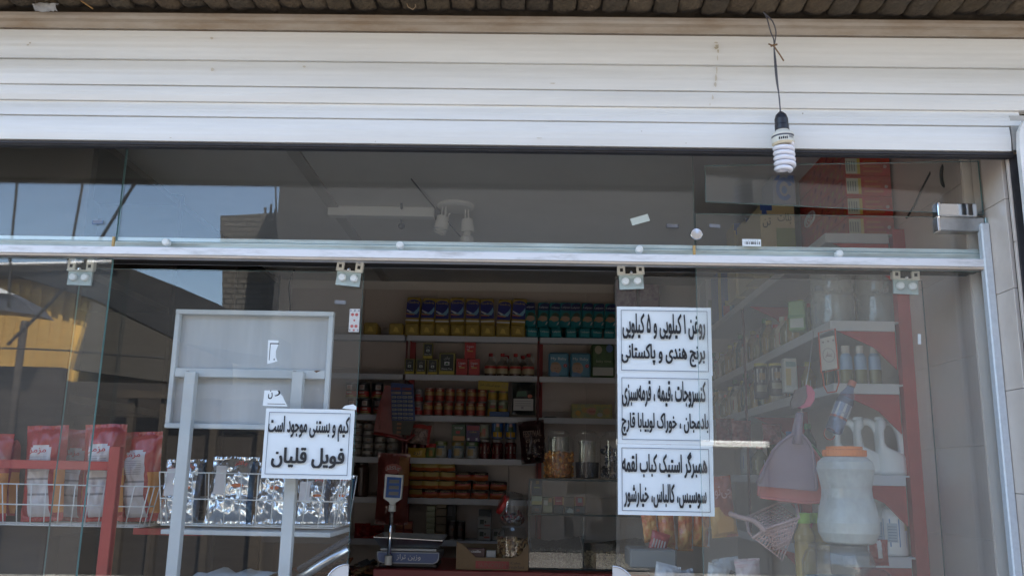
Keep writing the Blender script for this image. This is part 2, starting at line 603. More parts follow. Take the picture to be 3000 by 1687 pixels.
# ------------------------------------------------------------------ roller shutter
XS0, XS1 = -2.3, at(3080, 200, YS).x
hb = thing('shutter_housing', 'dirty beige metal housing of the roller shutter under the bricks', 'housing', (0, YS, zat(98, YS)))
zt0, zt1, zt2 = zat(38, YS), zat(49, YS), zat(97, YS)
part(MB().prism([(YS - .002, zt1 + .001), (YS + .05, zt0 + .012), (YS + .12, zt0 + .012), (YS + .12, zt1 + .001)], XS0, XS1, BROWN_AL, axis='x'), 'top_edge', hb)
zz = [zt1, zt1 - .012, zt1 - .024, zt1 - .036, zt2 + .006, zt2]
prof = [(YS + .10, zt1), (YS, zt1), (YS - .002, zz[1]), (YS, zz[2] + .001), (YS - .001, zz[2]), (YS - .003, zz[3]), (YS - .001, zz[4]), (YS - .004, zz[4] - .001), (YS - .004, zt2), (YS + .10, zt2)]
part(MB().prism(prof, XS0, XS1, DIRT_AL, axis='x'), 'fascia', hb)

sh = thing('roller_shutter', 'white roller shutter half raised over the glass shop front', 'shutter', (0, YS, zat(430, YS)))


def slat(yt, yb, x1, tilt=0.0, lip=False, bulge=0.006, yoff=0.0, grooves=2):
    a, b = zat(yt, YS), zat(yb, YS)
    h = a - b
    front = []
    n = 10
    for i in range(n + 1):
        t = i / n
        y = YS + yoff - bulge * math.sin(math.pi * (0.1 + 0.8 * t)) + tilt * (t - .5)
        front.append((y, a - .0035 - (h - .005) * t))
    for g in range(1, grooves + 1):
        t = g / (grooves + 1)
        i = int(t * n)
        y, z = front[i]
        front[i] = (y + .0005, z)
    if lip:
        y, z = front[-1]
        front = front[:-1] + [(front[-2][0], z + h * .10), (front[-2][0] + .003, z + h * .095), (front[-2][0] - .003, z + h * .085), (front[-2][0] - .003, z)]
    prof = [(YS + .03, a - .002), (YS + .008, a - .0005)] + front + [(YS + .03, b)]
    return MB().prism(prof, XS0, x1, WHITE_AL, axis='x')


xe = at(2962, 440, YS).x
for yt, yb, x1, ti, lip, bu, yo, gr in ((100, 187, XS1, 0.004, True, .005, 0, 3), (187, 263, XS1, -0.004, False, .007, 0, 3), (263, 308, XS1, 0.004, False, .004, 0, 1), (308, 354, at(2990, 340, YS).x, -.012, False, .003, .004, 2), (354, 427, xe, 0.0, False, .006, 0, 2)):
    part(slat(yt, yb, x1, ti, lip, bu, yo, gr), 'slat', sh)
za, zb = zat(427, YS), zat(441, YS)
part(MB().box((XS0, YS + .004, zb), (xe + .01, YS + .03, za - .001), RUBBER).box((XS0, YS - .001, zb + .005), (xe + .005, YS + .004, zb + .009), RUBBER), 'rubber_seal', sh)
# brown drip stain and small dirt marks, thin films of dirt on the slats
DRIP = [mat('drip_stain_%d' % k, c, .7) for k, c in enumerate([(.50, .44, .34), (.60, .55, .47), (.34, .27, .17)])]
r4 = random.Random(5)
m = MB()


def blot(px, py, rx, rz, mm, mb):
    c = at(px, py, YS - .0105)
    n = 9
    rr_ = [r4.uniform(.55, 1.15) for _ in range(n)]
    mb.add([(c.x + rx * rr_[i] * math.cos(6.283 * i / n), c.y, c.z + rz * rr_[i] * math.sin(6.283 * i / n)) for i in range(n)], [tuple(range(n))], mm)


for px, py, rx, rz, k in ((2098, 126, .006, .003, 1), (2100, 134, .007, .004, 0), (2099, 141, .009, .007, 0), (2100, 140, .004, .004, 2), (2104, 152, .003, .008, 0), (2102, 170, .0025, .011, 1), (2100, 205, .003, .015, 1), (2097, 228, .0045, .016, 1), (2095, 248, .004, .010, 1), (2088, 285, .003, .010, 1), (2080, 306, .002, .006, 1)):
    blot(px, py, rx, rz, DRIP[k], m)
part(m, 'drip_stain', sh)
for px, py, rx, rz, k in ((82, 132, .006, .004, 1), (88, 126, .004, .003, 0), (620, 112, .006, .005, 1), (622, 205, .006, .008, 1), (890, 196, .006, .004, 1), (1620, 245, .010, .002, 1), (2352, 333, .002, .003, 2), (1100, 415, .002, .001, 2), (1880, 385, .002, .001, 2), (2010, 420, .002, .0014, 2), (500, 404, .004, .002, 1), (1580, 405, .012, .002, 1)):
    m = MB(); blot(px, py, rx, rz, DRIP[k], m)
    part(m, 'dirt_mark', sh)

# ------------------------------------------------------------------ right hand pillar and guide
pl = thing('marble_pillar', 'cream marble clad pillar at the right edge of the shop front', 'pillar', (XR, 2.86, 0))
XJ = at(2890, 700, YG).x
YP = YG * (at(2890, 700, YG).x) / at(2940, 700, YG).x
part(MB().box((XJ + .013, 2.74, 0), (XJ + .24, 2.96, 2.95), MORTAR), 'pillar_core', pl)
jz = [at(2892, 618, YG).z, at(2922, 869, YG).z, at(2952, 1148, YG).z, at(2980, 1445, YG).z]
lev = [2.9, jz[0], jz[1], jz[2], jz[3], 0.85, 0.5, 0.1]
for i in range(len(lev) - 1):
    t = MB().rbox((XJ, 2.765, lev[i + 1] + .0008), (XJ + .012, 2.955, lev[i] - .0008), MARBLE, .001)
    part(t, 'tile', pl)
fz = [2.9, at(2940, 710, 2.74).z, at(2965, 1010, 2.74).z, at(2985, 1250, 2.74).z, 0.9, 0.4, 0.1]
for i in range(len(fz) - 1):
    part(MB().rbox((XJ - .002, 2.726, fz[i + 1] + .001), (XJ + .05, 2.738, fz[i] - .001), MARBLE, .001), 'tile', pl)
part(MB().box((at(2962, 475, 2.715).x, 2.715, 0.1), (XJ + .14, 2.725, zat(447, YS) + .02), RUBBER), 'dark_strip', pl)  # dark strip filling the gap between tiles and guide rail
gr = thing('shutter_guide', 'white metal guide rail of the shutter at the right edge', 'rail', (XJ + .1, 2.66, 0.1))
gx0 = at(2978, 446, 2.68).x
gtop = at(2993, 362, 2.68).z
prof = [(gx0 + .022, gtop), (gx0 + .006, gtop - .03), (gx0, gtop - .09)]
prof = prof + [(gx0 + .0, 0.1), (gx0 + .12, 0.1), (gx0 + .12, gtop)]
part(MB().prism(prof, 2.660, 2.680, WHITE_AL), 'channel', gr)
part(MB().box((gx0 + .002, 2.700, zat(447, YS) + .03), (gx0 + .12, 2.74, gtop + .035), mat('end_plate_grey', (.5, .48, .45), .5, 0, .3, 20)), 'end_bracket', gr)

# ------------------------------------------------------------------ transom, header rail
zr0, zr1, zr2, zr3 = zat(708, YG), zat(740, 2.88), zat(763, 2.88), zat(769, 2.88)
hd = thing('door_header', 'scuffed white aluminium header rail running above the sliding glass doors', 'rail', (0, YG, zr3))
part(MB().box((XL, 2.915, zr1 - .01), (XJ - .012, 2.955, zr0), RAIL_G), 'upper_rail', hd)
part(MB().rbox((XL, 2.872, zr2), (XJ - .012, 3.02, zr1), RAIL_W, .002), 'fascia', hd)
part(MB().rbox((XL, 2.876, zr3), (XJ - .014, 2.892, zr2 - .0005), LIP, .001), 'lip', hd)
part(MB().box((XL, 2.945, zr3 + .004), (XJ - .02, 3.0, zr2 - .001), DARK), 'track_slot', hd)
for px, py in ((487, 708), (1172, 717), (1873, 729), (2458, 742)):
    c = at(px, py + 2, YG - .012)
    T = Matrix.Translation(c) @ Matrix.Rotation(R(90), 4, 'X')
    part(MB().lathe([(0.0001, .012), (.008, .012), (.0118, .009), (.0128, .004), (.0128, -.012)], BUTTON, 20, T), 'button', hd)
part(MB().box((at(332, 720, YG).x - .003, YG - .008, zr1), (at(332, 720, YG).x + .004, YG + .002, zr0 - .004), mat('brass_clip', (0.5, 0.32, 0.12), .5)), 'clip', hd)
part(MB().box((at(2033, 732, YG).x - .004, YG - .008, zr1), (at(2033, 732, YG).x + .004, YG + .002, zr0 - .006), mat('brass_clip', (0.5, 0.32, 0.12), .5)), 'clip', hd)


def pane(name, label, x0, x1, z0, z1, y, m=GLASS, edge=EDGE, t=0.009, parent=None, cat='glass pane', group=None):
    mb = MB()
    vs = [(x0, y, z0), (x1, y, z0), (x1, y + t, z0), (x0, y + t, z0), (x0, y, z1), (x1, y, z1), (x1, y + t, z1), (x0, y + t, z1)]
    mb.add(vs, [(0, 1, 5, 4), (2, 3, 7, 6)], m)
    mb.add(vs, [(3, 2, 1, 0), (4, 5, 6, 7), (1, 2, 6, 5), (3, 0, 4, 7)], edge)
    if parent:
        return part(mb, name, parent)
    c = Vector(((x0 + x1) / 2, y, z0))
    o = mb.build(name)
    o.data.transform(Matrix.Translation(-c)); o.location = c
    return tag(o, label, cat, group)


xtl = at(352, 600, YG).x
xtr = at(2035, 600, YG).x
zpt = 2.80
ztb = zat(722, YG)
zlt = zat(630, YG, 2400)
pane('transom_pane', 'transom glass pane at far left reflecting blue sky', XL + .01, xtl - .002, ztb, zpt, YG, GLASS_T)
pane('transom_pane', 'wide middle transom glass pane above the open doorway', xtl + .002, xtr - .002, ztb, zpt, YG, GLASS_T)
pane('transom_pane', 'low right transom glass pane with chrome knob and barcode sticker', xtr + .002, XJ - .004, ztb, zlt, YG, GLASS_T)
# tilting top-right pane, swung outwards at its free left end
xa, xb = at(2070, 590, 2.80).x, XJ - .006
tp = MB()
za_, zb_ = at(2070, 590, 2.805).z, at(2745, 627, 2.89).z
ya_, yb_ = 2.805, 2.89
vs = [(xa, ya_, za_), (xb, yb_, zb_), (xb, yb_ + .009, zb_), (xa, ya_ + .009, za_), (xa, ya_, za_ + .09), (xb, yb_, 2.80), (xb, yb_ + .009, 2.80), (xa, ya_ + .009, za_ + .09)]
vs[4] = (xa, ya_, at(2070, 485, ya_).z); vs[7] = (xa, ya_ + .009, vs[4][2])
vs[5] = (xb, yb_, at(2745, 470, yb_).z); vs[6] = (xb, yb_ + .009, vs[5][2])
tp.add(vs, [(0, 1, 5, 4), (2, 3, 7, 6)], GLASS_T)
tp.add(vs, [(3, 2, 1, 0), (4, 5, 6, 7), (1, 2, 6, 5), (3, 0, 4, 7)], EDGE)
tag(tp.build('transom_pane'), 'swung open upper right transom pane held by a chrome patch fitting', 'glass pane')
# patch fittings
for k, (y0, y1, xl, lab, yy) in enumerate(((596, 632, 2752, 'upper chrome patch fitting gripping the tilted pane beside the marble pillar', 2.868), (637, 675, 2752, 'lower chrome patch fitting on the transom corner beside the marble pillar', 2.882))):
    xr = 2862 if k == 0 else 2884
    a, b = at(xl, y1, yy), at(xr, y0, yy)
    t = thing('patch_fitting', lab, 'fitting', (a.x, yy, a.z))
    part(MB().rbox((a.x, yy, a.z), (b.x, yy + .05, b.z), CHROME if k == 0 else STEELG, .003), 'body', t)
    part(MB().rbox((a.x - .004, yy - .002, a.z - .001), (a.x + .006, yy + .03, b.z + .003), CHROME, .002), 'end_cap', t)
    if k:
        part(MB().rbox((b.x + .0005, yy - .003, a.z + .002), (b.x + .015, yy + .03, b.z - .001), mat('teal_steel', (.3, .38, .38), .3, .8), .001), 'hinge_plate', t)
# chrome knob on the transom
c = at(2039, 688, YG)
T = Matrix.Translation((c.x, YG, c.z)) @ Matrix.Rotation(R(90), 4, 'X')
kb = MB().lathe([(.0155, 0), (.0200, .002), (.0205, .010), (.0185, .0125), (.0001, .0145)], mat('spun_chrome', (.8, .8, .82), .18, 1.0), 28, T)
tag(kb.build('glass_knob'), 'round spun chrome disc knob on the right transom glass', 'knob')


def sticker(name, label, cat, px0, py0, px1, py1, Y, m, rot=0.0, extra=None, corner=0):
    a, b = at(px0, py1, Y), at(px1, py0, Y)
    wd, hg = b.x - a.x, b.z - a.z
    mb = MB().box((-wd / 2, -.0006, -hg / 2), (wd / 2, 0, hg / 2), m)
    if extra:
        extra(mb, wd, hg)
    o = mb.build(name)
    o.location = ((a.x + b.x) / 2, Y, (a.z + b.z) / 2)
    o.rotation_euler = (0, rot, 0)
    return tag(o, label, cat)


sticker('tape_piece', 'strip of pale masking tape stuck askew on the middle transom glass', 'tape', 1848, 634, 1902, 654, YG - .0005, mat('pale_tape', (.55, .60, .55), .6), R(-17))


def bars(mb, wd, hg):
    r2 = random.Random(3)
    x = -wd * .36
    while x < wd * .4:
        ww = r2.choice((.0012, .002, .003))
        mb.box((x, -.0009, -hg * .25), (x + ww, -.0006, hg * .12), INK); x += ww + r2.choice((.0012, .002, .0035))
    mb.text('1 0 4 5 8 2', -wd * .3, hg * .22, wd * .35, hg * .36, C(.1, .1, .12, .6), -.0007)


sticker('barcode_sticker', 'white barcode sticker low on the right transom glass', 'sticker', 2175, 701, 2229, 721, YG - .0005, PAPER, 0, bars)


def scrib(mb, wd, hg):
    for z in (-.25, .05, .3):
        mb.box((-wd * .42, -.0009, hg * z), (wd * .42, -.0006, hg * (z + .14)), C(.25, .25, .27, .6))


sticker('label_sticker', 'small dark printed label right of the tape on the transom', 'sticker', 1952, 657, 1988, 668, YG - .0005, C(.05, .05, .055, .5), R(3), scrib)
sticker('label_sticker', 'small dark printed label on the sky coloured left transom glass', 'sticker', 270, 645, 302, 656, YG - .0005, C(.12, .18, .30, .5), R(-4), scrib)
sticker('label_sticker', 'small grey printed label low on the right transom beside knob', 'sticker', 2078, 657, 2110, 667, YG - .0005, C(.16, .17, .20, .5), R(4), scrib)

# ------------------------------------------------------------------ fixed panes and sliding doors
ZD = zr3 - .002
YD = 2.962
xfl = at(278, 1200, YG).x
xfr = at(2050, 1200, YG).x
pane('fixed_pane', 'fixed glass pane at the left end with pale green edge', XL + .01, xfl, 0.12, ZD, YG, GLASS, EDGE, .012)
pane('fixed_pane', 'fixed glass pane at the right end beside the marble pillar', xfr, XJ - .004, 0.12, ZD, YG, GLASS, EDGE, .010)
o = tag(MB().rbox((XJ - .030, 2.868, 0.1), (XJ - .001, 2.899, zat(660, YG, 2880)), SILVER, .004).build('sealant_strip'), 'silver grey strip sealing the right pane to the marble pillar', 'strip')


def hanger(parent, px, py, Y, tilt, label=None):
    """White roller carriage with its clamped glass tag and two buttons."""
    c = at(px, py, Y - .022)
    T = Matrix.Translation(c) @ Matrix.Rotation(tilt, 4, 'Y')
    s_ = Y / 2600
    m = MB()
    w_, h_ = 40 * s_, 17 * s_
    m.rbox((-w_, 0, -h_), (-w_ * .42, .022, h_), IVORY, .002, T).rbox((w_ * .42, 0, -h_), (w_, .022, h_), IVORY, .002, T)
    m.box((-w_ * .42, .010, -h_ * .75), (w_ * .42, .02, h_), DARK, T).rbox((-w_, -.002, -h_ - .003), (w_, .012, -h_ + .001), IVORY, .001, T)
    for sx in (-.7, .7):
        m.box((sx * w_ - .005, -.0008, -h_ * .55), (sx * w_ + .005, .001, h_ * .05), DARK, T)
        m.lathe([(.0001, .002), (.004, .002), (.004, 0)], STEELG, 10, T @ Matrix.Translation((sx * w_, -.0015, h_ * .55)) @ Matrix.Rotation(R(90), 4, 'X'))
    m.lathe([(.0001, .004), (.005, .003), (.006, 0)], CHROME, 12, T @ Matrix.Translation((0, -.002, -h_ * .8)) @ Matrix.Rotation(R(90), 4, 'X'))
    hg = part(m, 'roller_carriage', parent)
    q = MB().box((-36 * s_, .006, -62 * s_), (36 * s_, .016, -18 * s_), mat('frosted_clamp_plate', (.42, .50, .49), .25, 0, .2, 20), T)
    part(q, 'clamp_plate', parent)
    for sx in (-18, 18):
        b = MB().lathe([(.0001, .013), (.009, .013), (.0125, .010), (.0135, .004), (.0135, 0)], BUTTON, 20, T @ Matrix.Translation((sx * s_, .006, -39 * s_)) @ Matrix.Rotation(R(90), 4, 'X'))
        part(b, 'button', parent)


def handle(parent, px0, px1, py, Y, sgn):
    a, b = at(px0, py, Y - .03), at(px1, py, Y - .03)
    wd = b.x - a.x
    poly = [(0, -.14), (0, .0)]
    rr = wd
    for k in range(9):
        q = math.pi / 2 * (1 - k / 8)
        poly.append((rr * math.cos(q) * 1.0, -rr + rr * math.sin(q)))
    poly.append((rr, -.14))
    if sgn < 0:
        poly = [(wd - x, z) for x, z in poly][::-1]
    T = Matrix.Translation(a)
    m = MB().prism(poly, 0, .012, mat('pale_handle_plate', (.62, .58, .55), .35), T)
    part(m, 'handle', parent)
    inn = MB().tube([T @ Vector((p[0] , -.001, p[1])) for p in poly[1:-1]], .0022, CHROME, 6)
    part(inn, 'handle_rim', parent)


xd0, xd1 = at(185, 1200, YD).x, at(1043, 1200, YD).x
dl = thing('sliding_door', 'left sliding glass door slid open, carrying one paper notice', 'door', (xd1, YD, 0.13))
pane('glass', '', xd0, xd1, 0.13, ZD - .02, YD, GLASS_D, EDGE, .010, dl)
hanger(dl, 1025, 777, YD, R(5))
hanger(dl, 236, 775, YD, R(1))
handle(dl, 955, 1021, 1650, YD, -1)
xe0, xe1 = at(1804, 1200, YD).x, at(2732, 1200, YD).x
dr = thing('sliding_door', 'right sliding glass door slid open, carrying three paper notices', 'door', (xe0, YD, 0.13))
pane('glass', '', xe0, xe1, 0.13, ZD - .02, YD, GLASS_D, EDGE_D, .010, dr)
hanger(dr, 1848, 786, YD, R(-3))
hanger(dr, 2655, 800, YD, R(2))
handle(dr, 1795, 1858, 1657, YD, 1)

# ------------------------------------------------------------------ paper notices on the doors
YN = YD - .0015                              # the notices are stuck on the street side of the doors


def notice(px0, py0, px1, py1, lines, label, bend=0.0, bold=.036, tears=()):
    a, b = at(px0, py1, YN), at(px1, py0, YN)
    wd, hg = b.x - a.x, b.z - a.z
    t = thing('paper_notice', label, 'notice', (a.x, YN, a.z), 'paper notices stuck on the glass doors')
    m = MB()
    r3 = random.Random(int(px0 + py0))
    m.grid(lambda u_, v_: (u_ * wd, -.0012 - .004 * bend * abs(2 * u_ - 1) ** 4 - .0022 * noise.noise(Vector((u_ * 3, v_ * 3, px0))) - .0012 * abs(noise.noise(Vector((u_ * 1.3 + v_ * 1.1, v_ * 2, py0)))), v_ * hg), 14, 10, PAPER)
    m.build('sheet', t)
    g = .0012
    ix, iz = wd * .042, hg * .055
    yy = -.0062
    fr = MB()
    BL = C(.03, .035, .07, .6)
    fr.box((ix, yy, iz), (wd - ix, yy + .0004, iz + g * 1.3), BL).box((ix, yy, hg - iz - g * 1.3), (wd - ix, yy + .0004, hg - iz), BL)
    fr.box((ix, yy, iz + g * 1.3), (ix + g * 1.3, yy + .0004, hg - iz - g * 1.3), BL).box((wd - ix - g * 1.3, yy, iz + g * 1.3), (wd - ix, yy + .0004, hg - iz - g * 1.3), BL)
    fr.build('border', t)
    for (s_, x0, y0, x1, y1) in lines:
        p0, p1 = at(x0, y1, YN), at(x1, y0, YN)
        mm = MB().text(s_, p0.x - a.x, p0.z - a.z, p1.x - a.x, p1.z - a.z, INK, yy - .0003, bold)
        mm.build('lettering', t)
    return t


notice(765, 1200, 1040, 1399, [('کیم و بستنی موجود است', 784, 1221, 1026, 1289), ('فویل قلیان', 794, 1313, 1012, 1368)], 'paper notice on the left door reading of ice cream and foil')
notice(1808, 902, 2082, 1096, [('روغن ۱ کیلویی و ۵ کیلویی', 1823, 922, 2064, 992), ('برنج هندی و پاکستانی', 1820, 1010, 2064, 1072)], 'topmost of three notices on the right door, about oil and rice')
notice(1810, 1099, 2085, 1298, [('کنسروجات ،قیمه ، قرمه|سبزی', 1822, 1118, 2066, 1190), ('بادمجان ، خوراک لوبیابا قارچ', 1820, 1212, 2074, 1275)], 'middle of three notices on the right door, about canned stews')
notice(1810, 1304, 2087, 1506, [('همبرگر استیک کباب لقمه', 1822, 1325, 2070, 1396), ('سوسیس، کالباس، خیارشور', 1828, 1419, 2068, 1484)], 'lowest of three notices on the right door, about burgers and sausages', 1.0)


def scrap(pts, label, extra=None):
    P_ = [at(x, y, YN) for x, y in pts]
    c = P_[0]
    m = MB().prism([(p.x - c.x, p.z - c.z) for p in P_], -.001, 0, PAPER)
    if extra:
        extra(m, c)
    o = m.build('paper_scrap'); o.location = (c.x, YN, c.z)
    return tag(o, label, 'paper scrap', 'torn notice remains')


def ex1(m, c):
    for a, b in (((792, 1006), (816, 1008)), ((792, 1006), (788, 1055))):
        p, q = at(*a, YN), at(*b, YN)
        m.box((min(p.x, q.x) - c.x, -.0016, min(p.z, q.z) - c.z), (max(p.x, q.x) - c.x + .0016, -.001, max(p.z, q.z) - c.z + .0016), INK)
    p = at(802, 1055, YN)
    m.box((p.x - c.x, -.0016, p.z - c.z), (p.x - c.x + .003, -.001, p.z - c.z + .006), INK)


scrap([(783, 1066), (786, 996), (816, 997), (815, 1012), (808, 1028), (808, 1045), (813, 1058)], 'upper torn scrap of a white notice on the left door', ex1)


def ex2(m, c):
    p, q = at(784, 1183, YN), at(836, 1184, YN)
    m.box((p.x - c.x, -.0016, q.z - c.z), (q.x - c.x, -.001, q.z - c.z + .0018), INK)
    p, q = at(785, 1168, YN), at(800, 1143, YN)
    m.text('ن', p.x - c.x, p.z - c.z, q.x - c.x, q.z - c.z, INK, -.0016, .02)
    p, q = at(805, 1160, YN), at(822, 1144, YN)
    m.text('ر', p.x - c.x, p.z - c.z, q.x - c.x, q.z - c.z, INK, -.0016, .02)


scrap([(770, 1188), (775, 1143), (812, 1143), (828, 1160), (842, 1190)], 'lower torn scrap of a white notice just above the left notice', ex2)
# strip of tape curling at the corner of the left notice
p = [at(x, y, YN - .004) for x, y in ((1002, 1196), (1012, 1188), (1035, 1184), (1044, 1190), (1044, 1200))]
tag(MB().prism([(q.x, q.z) for q in p], YN - .006, YN - .004, PAPER).build('tape_piece'), 'white tape curling over the top right corner of the left notice', 'tape')


def floral(mb, wd, hg):
    RD = C(.42, .10, .09, .5); GY = C(.22, .22, .25, .5)
    for fx, fz, rr, cc in ((-.2, .25, .16, RD), (.2, .25, .16, RD), (-.2, -.25, .16, RD), (.2, -.25, .16, RD), (0, .42, .1, GY), (0, -.42, .1, RD), (-.38, .42, .08, GY), (.38, .42, .08, GY), (-.38, -.42, .08, GY), (.38, -.42, .08, GY), (0, 0, .1, RD)):
        pts = [(fx * wd + rr * wd * math.cos(q * .785), fz * hg + rr * wd * math.sin(q * .785)) for q in range(8)]
        mb.prism(pts, -.0011, -.0007, cc)


sticker('floral_sticker', 'red and grey floral sticker near the right edge of the left door', 'sticker', 1021, 905, 1055, 972, YN, C(.55, .53, .50, .5), 0, floral)
sticker('label_sticker', 'dark smudged label above the floral sticker on the left door', 'sticker', 980, 880, 1014, 891, YN, C(.13, .13, .13, .5), R(2), scrib)
sticker('paper_strip', 'short white vertical strip on the right sliding door edge', 'sticker', 2690, 978, 2697, 1008, YN, PAPER, R(4))

# ------------------------------------------------------------------ hanging energy saving bulb
YL = 2.635
hb = thing('hanging_bulb', 'spiral energy saving bulb hanging on a knotted cord before the shutter', 'light bulb', at(2288, 520, YL))
c1 = [at(x, y, YL) for x, y in ((2236, 36), (2246, 52), (2258, 95), (2267, 118), (2268, 150), (2270, 190), (2275, 240), (2283, 285), (2286, 332))]
c2 = [at(x, y, YL - .004) for x, y in ((2238, 38), (2262, 62), (2273, 92), (2271, 120), (2268, 140), (2273, 180), (2277, 230), (2282, 280), (2287, 332))]


def smooth(P_, n=6):
    out = []
    for i in range(len(P_) - 1):
        p0, p1, p2, p3 = P_[max(i - 1, 0)], P_[i], P_[i + 1], P_[min(i + 2, len(P_) - 1)]
        for k in range(n):
            t = k / n
            out.append(.5 * ((2 * p1) + (p2 - p0) * t + (2 * p0 - 5 * p1 + 4 * p2 - p3) * t * t + (3 * p1 - p0 - 3 * p2 + p3) * t ** 3))
    return out + [P_[-1]]


part(MB().tube(smooth(c1), .0021, CORDM, 6).tube(smooth(c2), .0021, CORDM, 6), 'cord', hb)
kn = [at(x, y, YL - .006) for x, y in ((2251, 129), (2262, 134), (2269, 138), (2274, 146), (2284, 160), (2296, 179))]
part(MB().tube(kn, .0023, TWINE, 6).tube([at(2258, 136, YL - .007), at(2266, 133, YL - .007), at(2277, 131, YL - .007)], .003, TWINE, 6), 'twine_knot', hb)
top = at(2287, 330, YL); s_ = YL / 2600 * 1.03
T = Matrix.Translation(top) @ Matrix.Rotation(R(-2.0), 4, 'Y')
part(MB().lathe([(.0025, .004), (.008, 0), (16 * s_, -9 * s_), (20 * s_, -22 * s_), (20 * s_, -40 * s_), (21 * s_, -42 * s_), (21 * s_, -58 * s_)], mat('black_bakelite', (.018, .018, .026), .4), 24, T), 'socket', hb)
part(MB().lathe([(19 * s_, -57 * s_), (22 * s_, -64 * s_), (30 * s_, -68 * s_), (33 * s_, -74 * s_), (33 * s_, -78 * s_), (32 * s_, -80 * s_), (32 * s_, -83 * s_), (33 * s_, -84 * s_), (33 * s_, -100 * s_), (29 * s_, -106 * s_)], IVORY, 28, T, mats=[None, None, None, None, CORDM, CORDM, None, None, mat('ivory_aged', (.72, .62, .45), .5)]), 'base', hb)
for x0, x1, z0, z1, m_ in ((-20, 6, -96, -89, INK), (9, 24, -92, -85, C(.25, .25, .25))):
    mm = MB()
    for k in range(5):
        xx = x0 + (x1 - x0) * k / 5
        ang0 = math.asin(max(-1, min(1, xx / 33))); ang1 = math.asin(max(-1, min(1, (xx + (x1 - x0) / 5 * .7) / 33)))
        rr = 33.4 * s_
        mm.add([(rr * math.sin(ang0), -rr * math.cos(ang0), z0 * s_), (rr * math.sin(ang1), -rr * math.cos(ang1), z0 * s_), (rr * math.sin(ang1), -rr * math.cos(ang1), (z1 if k % 2 else z1 + 2) * s_), (rr * math.sin(ang0), -rr * math.cos(ang0), z1 * s_)], [(0, 1, 2, 3)], m_, T=T)
    part(mm, 'printing', hb)
hp = []
turns = 5.15
nseg = 130
for k in range(nseg + 1):
    t = k / nseg
    a = -math.pi / 2 + 2 * math.pi * turns * t + .7
    rr = 25.5 * s_
    if t > .93:
        rr *= 1 - (t - .93) / .07 * .55
    hp.append(T @ Vector((rr * math.cos(a), rr * math.sin(a), (-104 - 82 * t) * s_)))
part(MB().tube(hp, 7.0 * s_, mat('white_phosphor_tube', (.80, .78, .82), .25), 10), 'spiral_tube', hb)

# ------------------------------------------------------------------ across the street (seen mirrored in the glass)
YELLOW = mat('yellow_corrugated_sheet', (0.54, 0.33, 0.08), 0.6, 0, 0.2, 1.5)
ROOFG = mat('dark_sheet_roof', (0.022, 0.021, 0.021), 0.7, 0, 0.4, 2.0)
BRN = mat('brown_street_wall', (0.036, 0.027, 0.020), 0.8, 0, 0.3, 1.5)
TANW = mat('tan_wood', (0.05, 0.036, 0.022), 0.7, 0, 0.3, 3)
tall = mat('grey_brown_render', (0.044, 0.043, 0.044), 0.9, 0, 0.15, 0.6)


def brickmat():
    m = mat('far_brick', (0.12, 0.105, 0.085), 0.9)
    N, L = m.node_tree.nodes, m.node_tree.links
    tc = N.new('ShaderNodeTexCoord'); mp = N.new('ShaderNodeMapping'); mp.inputs['Rotation'].default_value = (R(90), 0, 0)
    b = N.new('ShaderNodeTexBrick')
    b.inputs['Color1'].default_value = (.115, .105, .092, 1); b.inputs['Color2'].default_value = (.098, .09, .08, 1); b.inputs['Mortar'].default_value = (.04, .037, .034, 1)
    b.inputs['Scale'].default_value = 3.2; b.inputs['Mortar Size'].default_value = .05; b.inputs['Row Height'].default_value = .35; b.inputs['Brick Width'].default_value = .8
    L.new(tc.outputs['Object'], mp.inputs[0]); L.new(mp.outputs[0], b.inputs['Vector']); L.new(b.outputs['Color'], N['Principled BSDF'].inputs['Base Color'])
    return m


def oprism(pts, yv, depth, m, mb=None, dz=0):
    P_ = [opp(x, y, yv) for x, y in pts]
    y = P_[0].y
    return (mb or MB()).prism([(p.x, p.z + dz) for p in P_], y - depth, y, m)


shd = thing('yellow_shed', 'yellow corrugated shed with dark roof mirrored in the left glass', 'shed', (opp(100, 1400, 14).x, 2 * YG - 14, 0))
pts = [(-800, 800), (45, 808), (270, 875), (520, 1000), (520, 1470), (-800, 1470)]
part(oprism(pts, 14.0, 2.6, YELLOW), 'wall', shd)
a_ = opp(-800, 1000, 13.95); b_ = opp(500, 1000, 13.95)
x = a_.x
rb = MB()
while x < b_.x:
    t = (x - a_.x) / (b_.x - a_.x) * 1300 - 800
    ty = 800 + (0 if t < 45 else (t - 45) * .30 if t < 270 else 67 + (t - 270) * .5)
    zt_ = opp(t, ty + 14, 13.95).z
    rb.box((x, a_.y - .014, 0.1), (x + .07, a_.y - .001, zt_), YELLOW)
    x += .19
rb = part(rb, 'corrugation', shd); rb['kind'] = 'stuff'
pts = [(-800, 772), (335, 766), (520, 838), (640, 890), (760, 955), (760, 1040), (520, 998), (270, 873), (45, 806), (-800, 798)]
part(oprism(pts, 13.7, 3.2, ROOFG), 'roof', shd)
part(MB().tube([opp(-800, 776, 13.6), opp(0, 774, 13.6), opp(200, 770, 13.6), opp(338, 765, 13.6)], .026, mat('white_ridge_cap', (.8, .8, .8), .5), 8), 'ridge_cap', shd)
part(oprism([(200, 1080), (265, 880), (520, 1002), (520, 1120)], 13.6, .25, mat('painted_wall_shade', (.055, .046, .034), .8)), 'dark_panel', shd)  # brown sheet stands in for the shaded part of the yellow wall
tg = MB()
for x0, x1 in ((372, 392), (468, 490), (620, 640), (760, 800)):
    p, q = opp(x0, 1100, 12.6), opp(x1, 1100, 12.6)
    tg.box((p.x, p.y - .1, 0), (q.x, p.y, opp(x0, 1135, 12.6).z), TANW)
p, q = opp(330, 1140, 12.55), opp(860, 1155, 12.55)
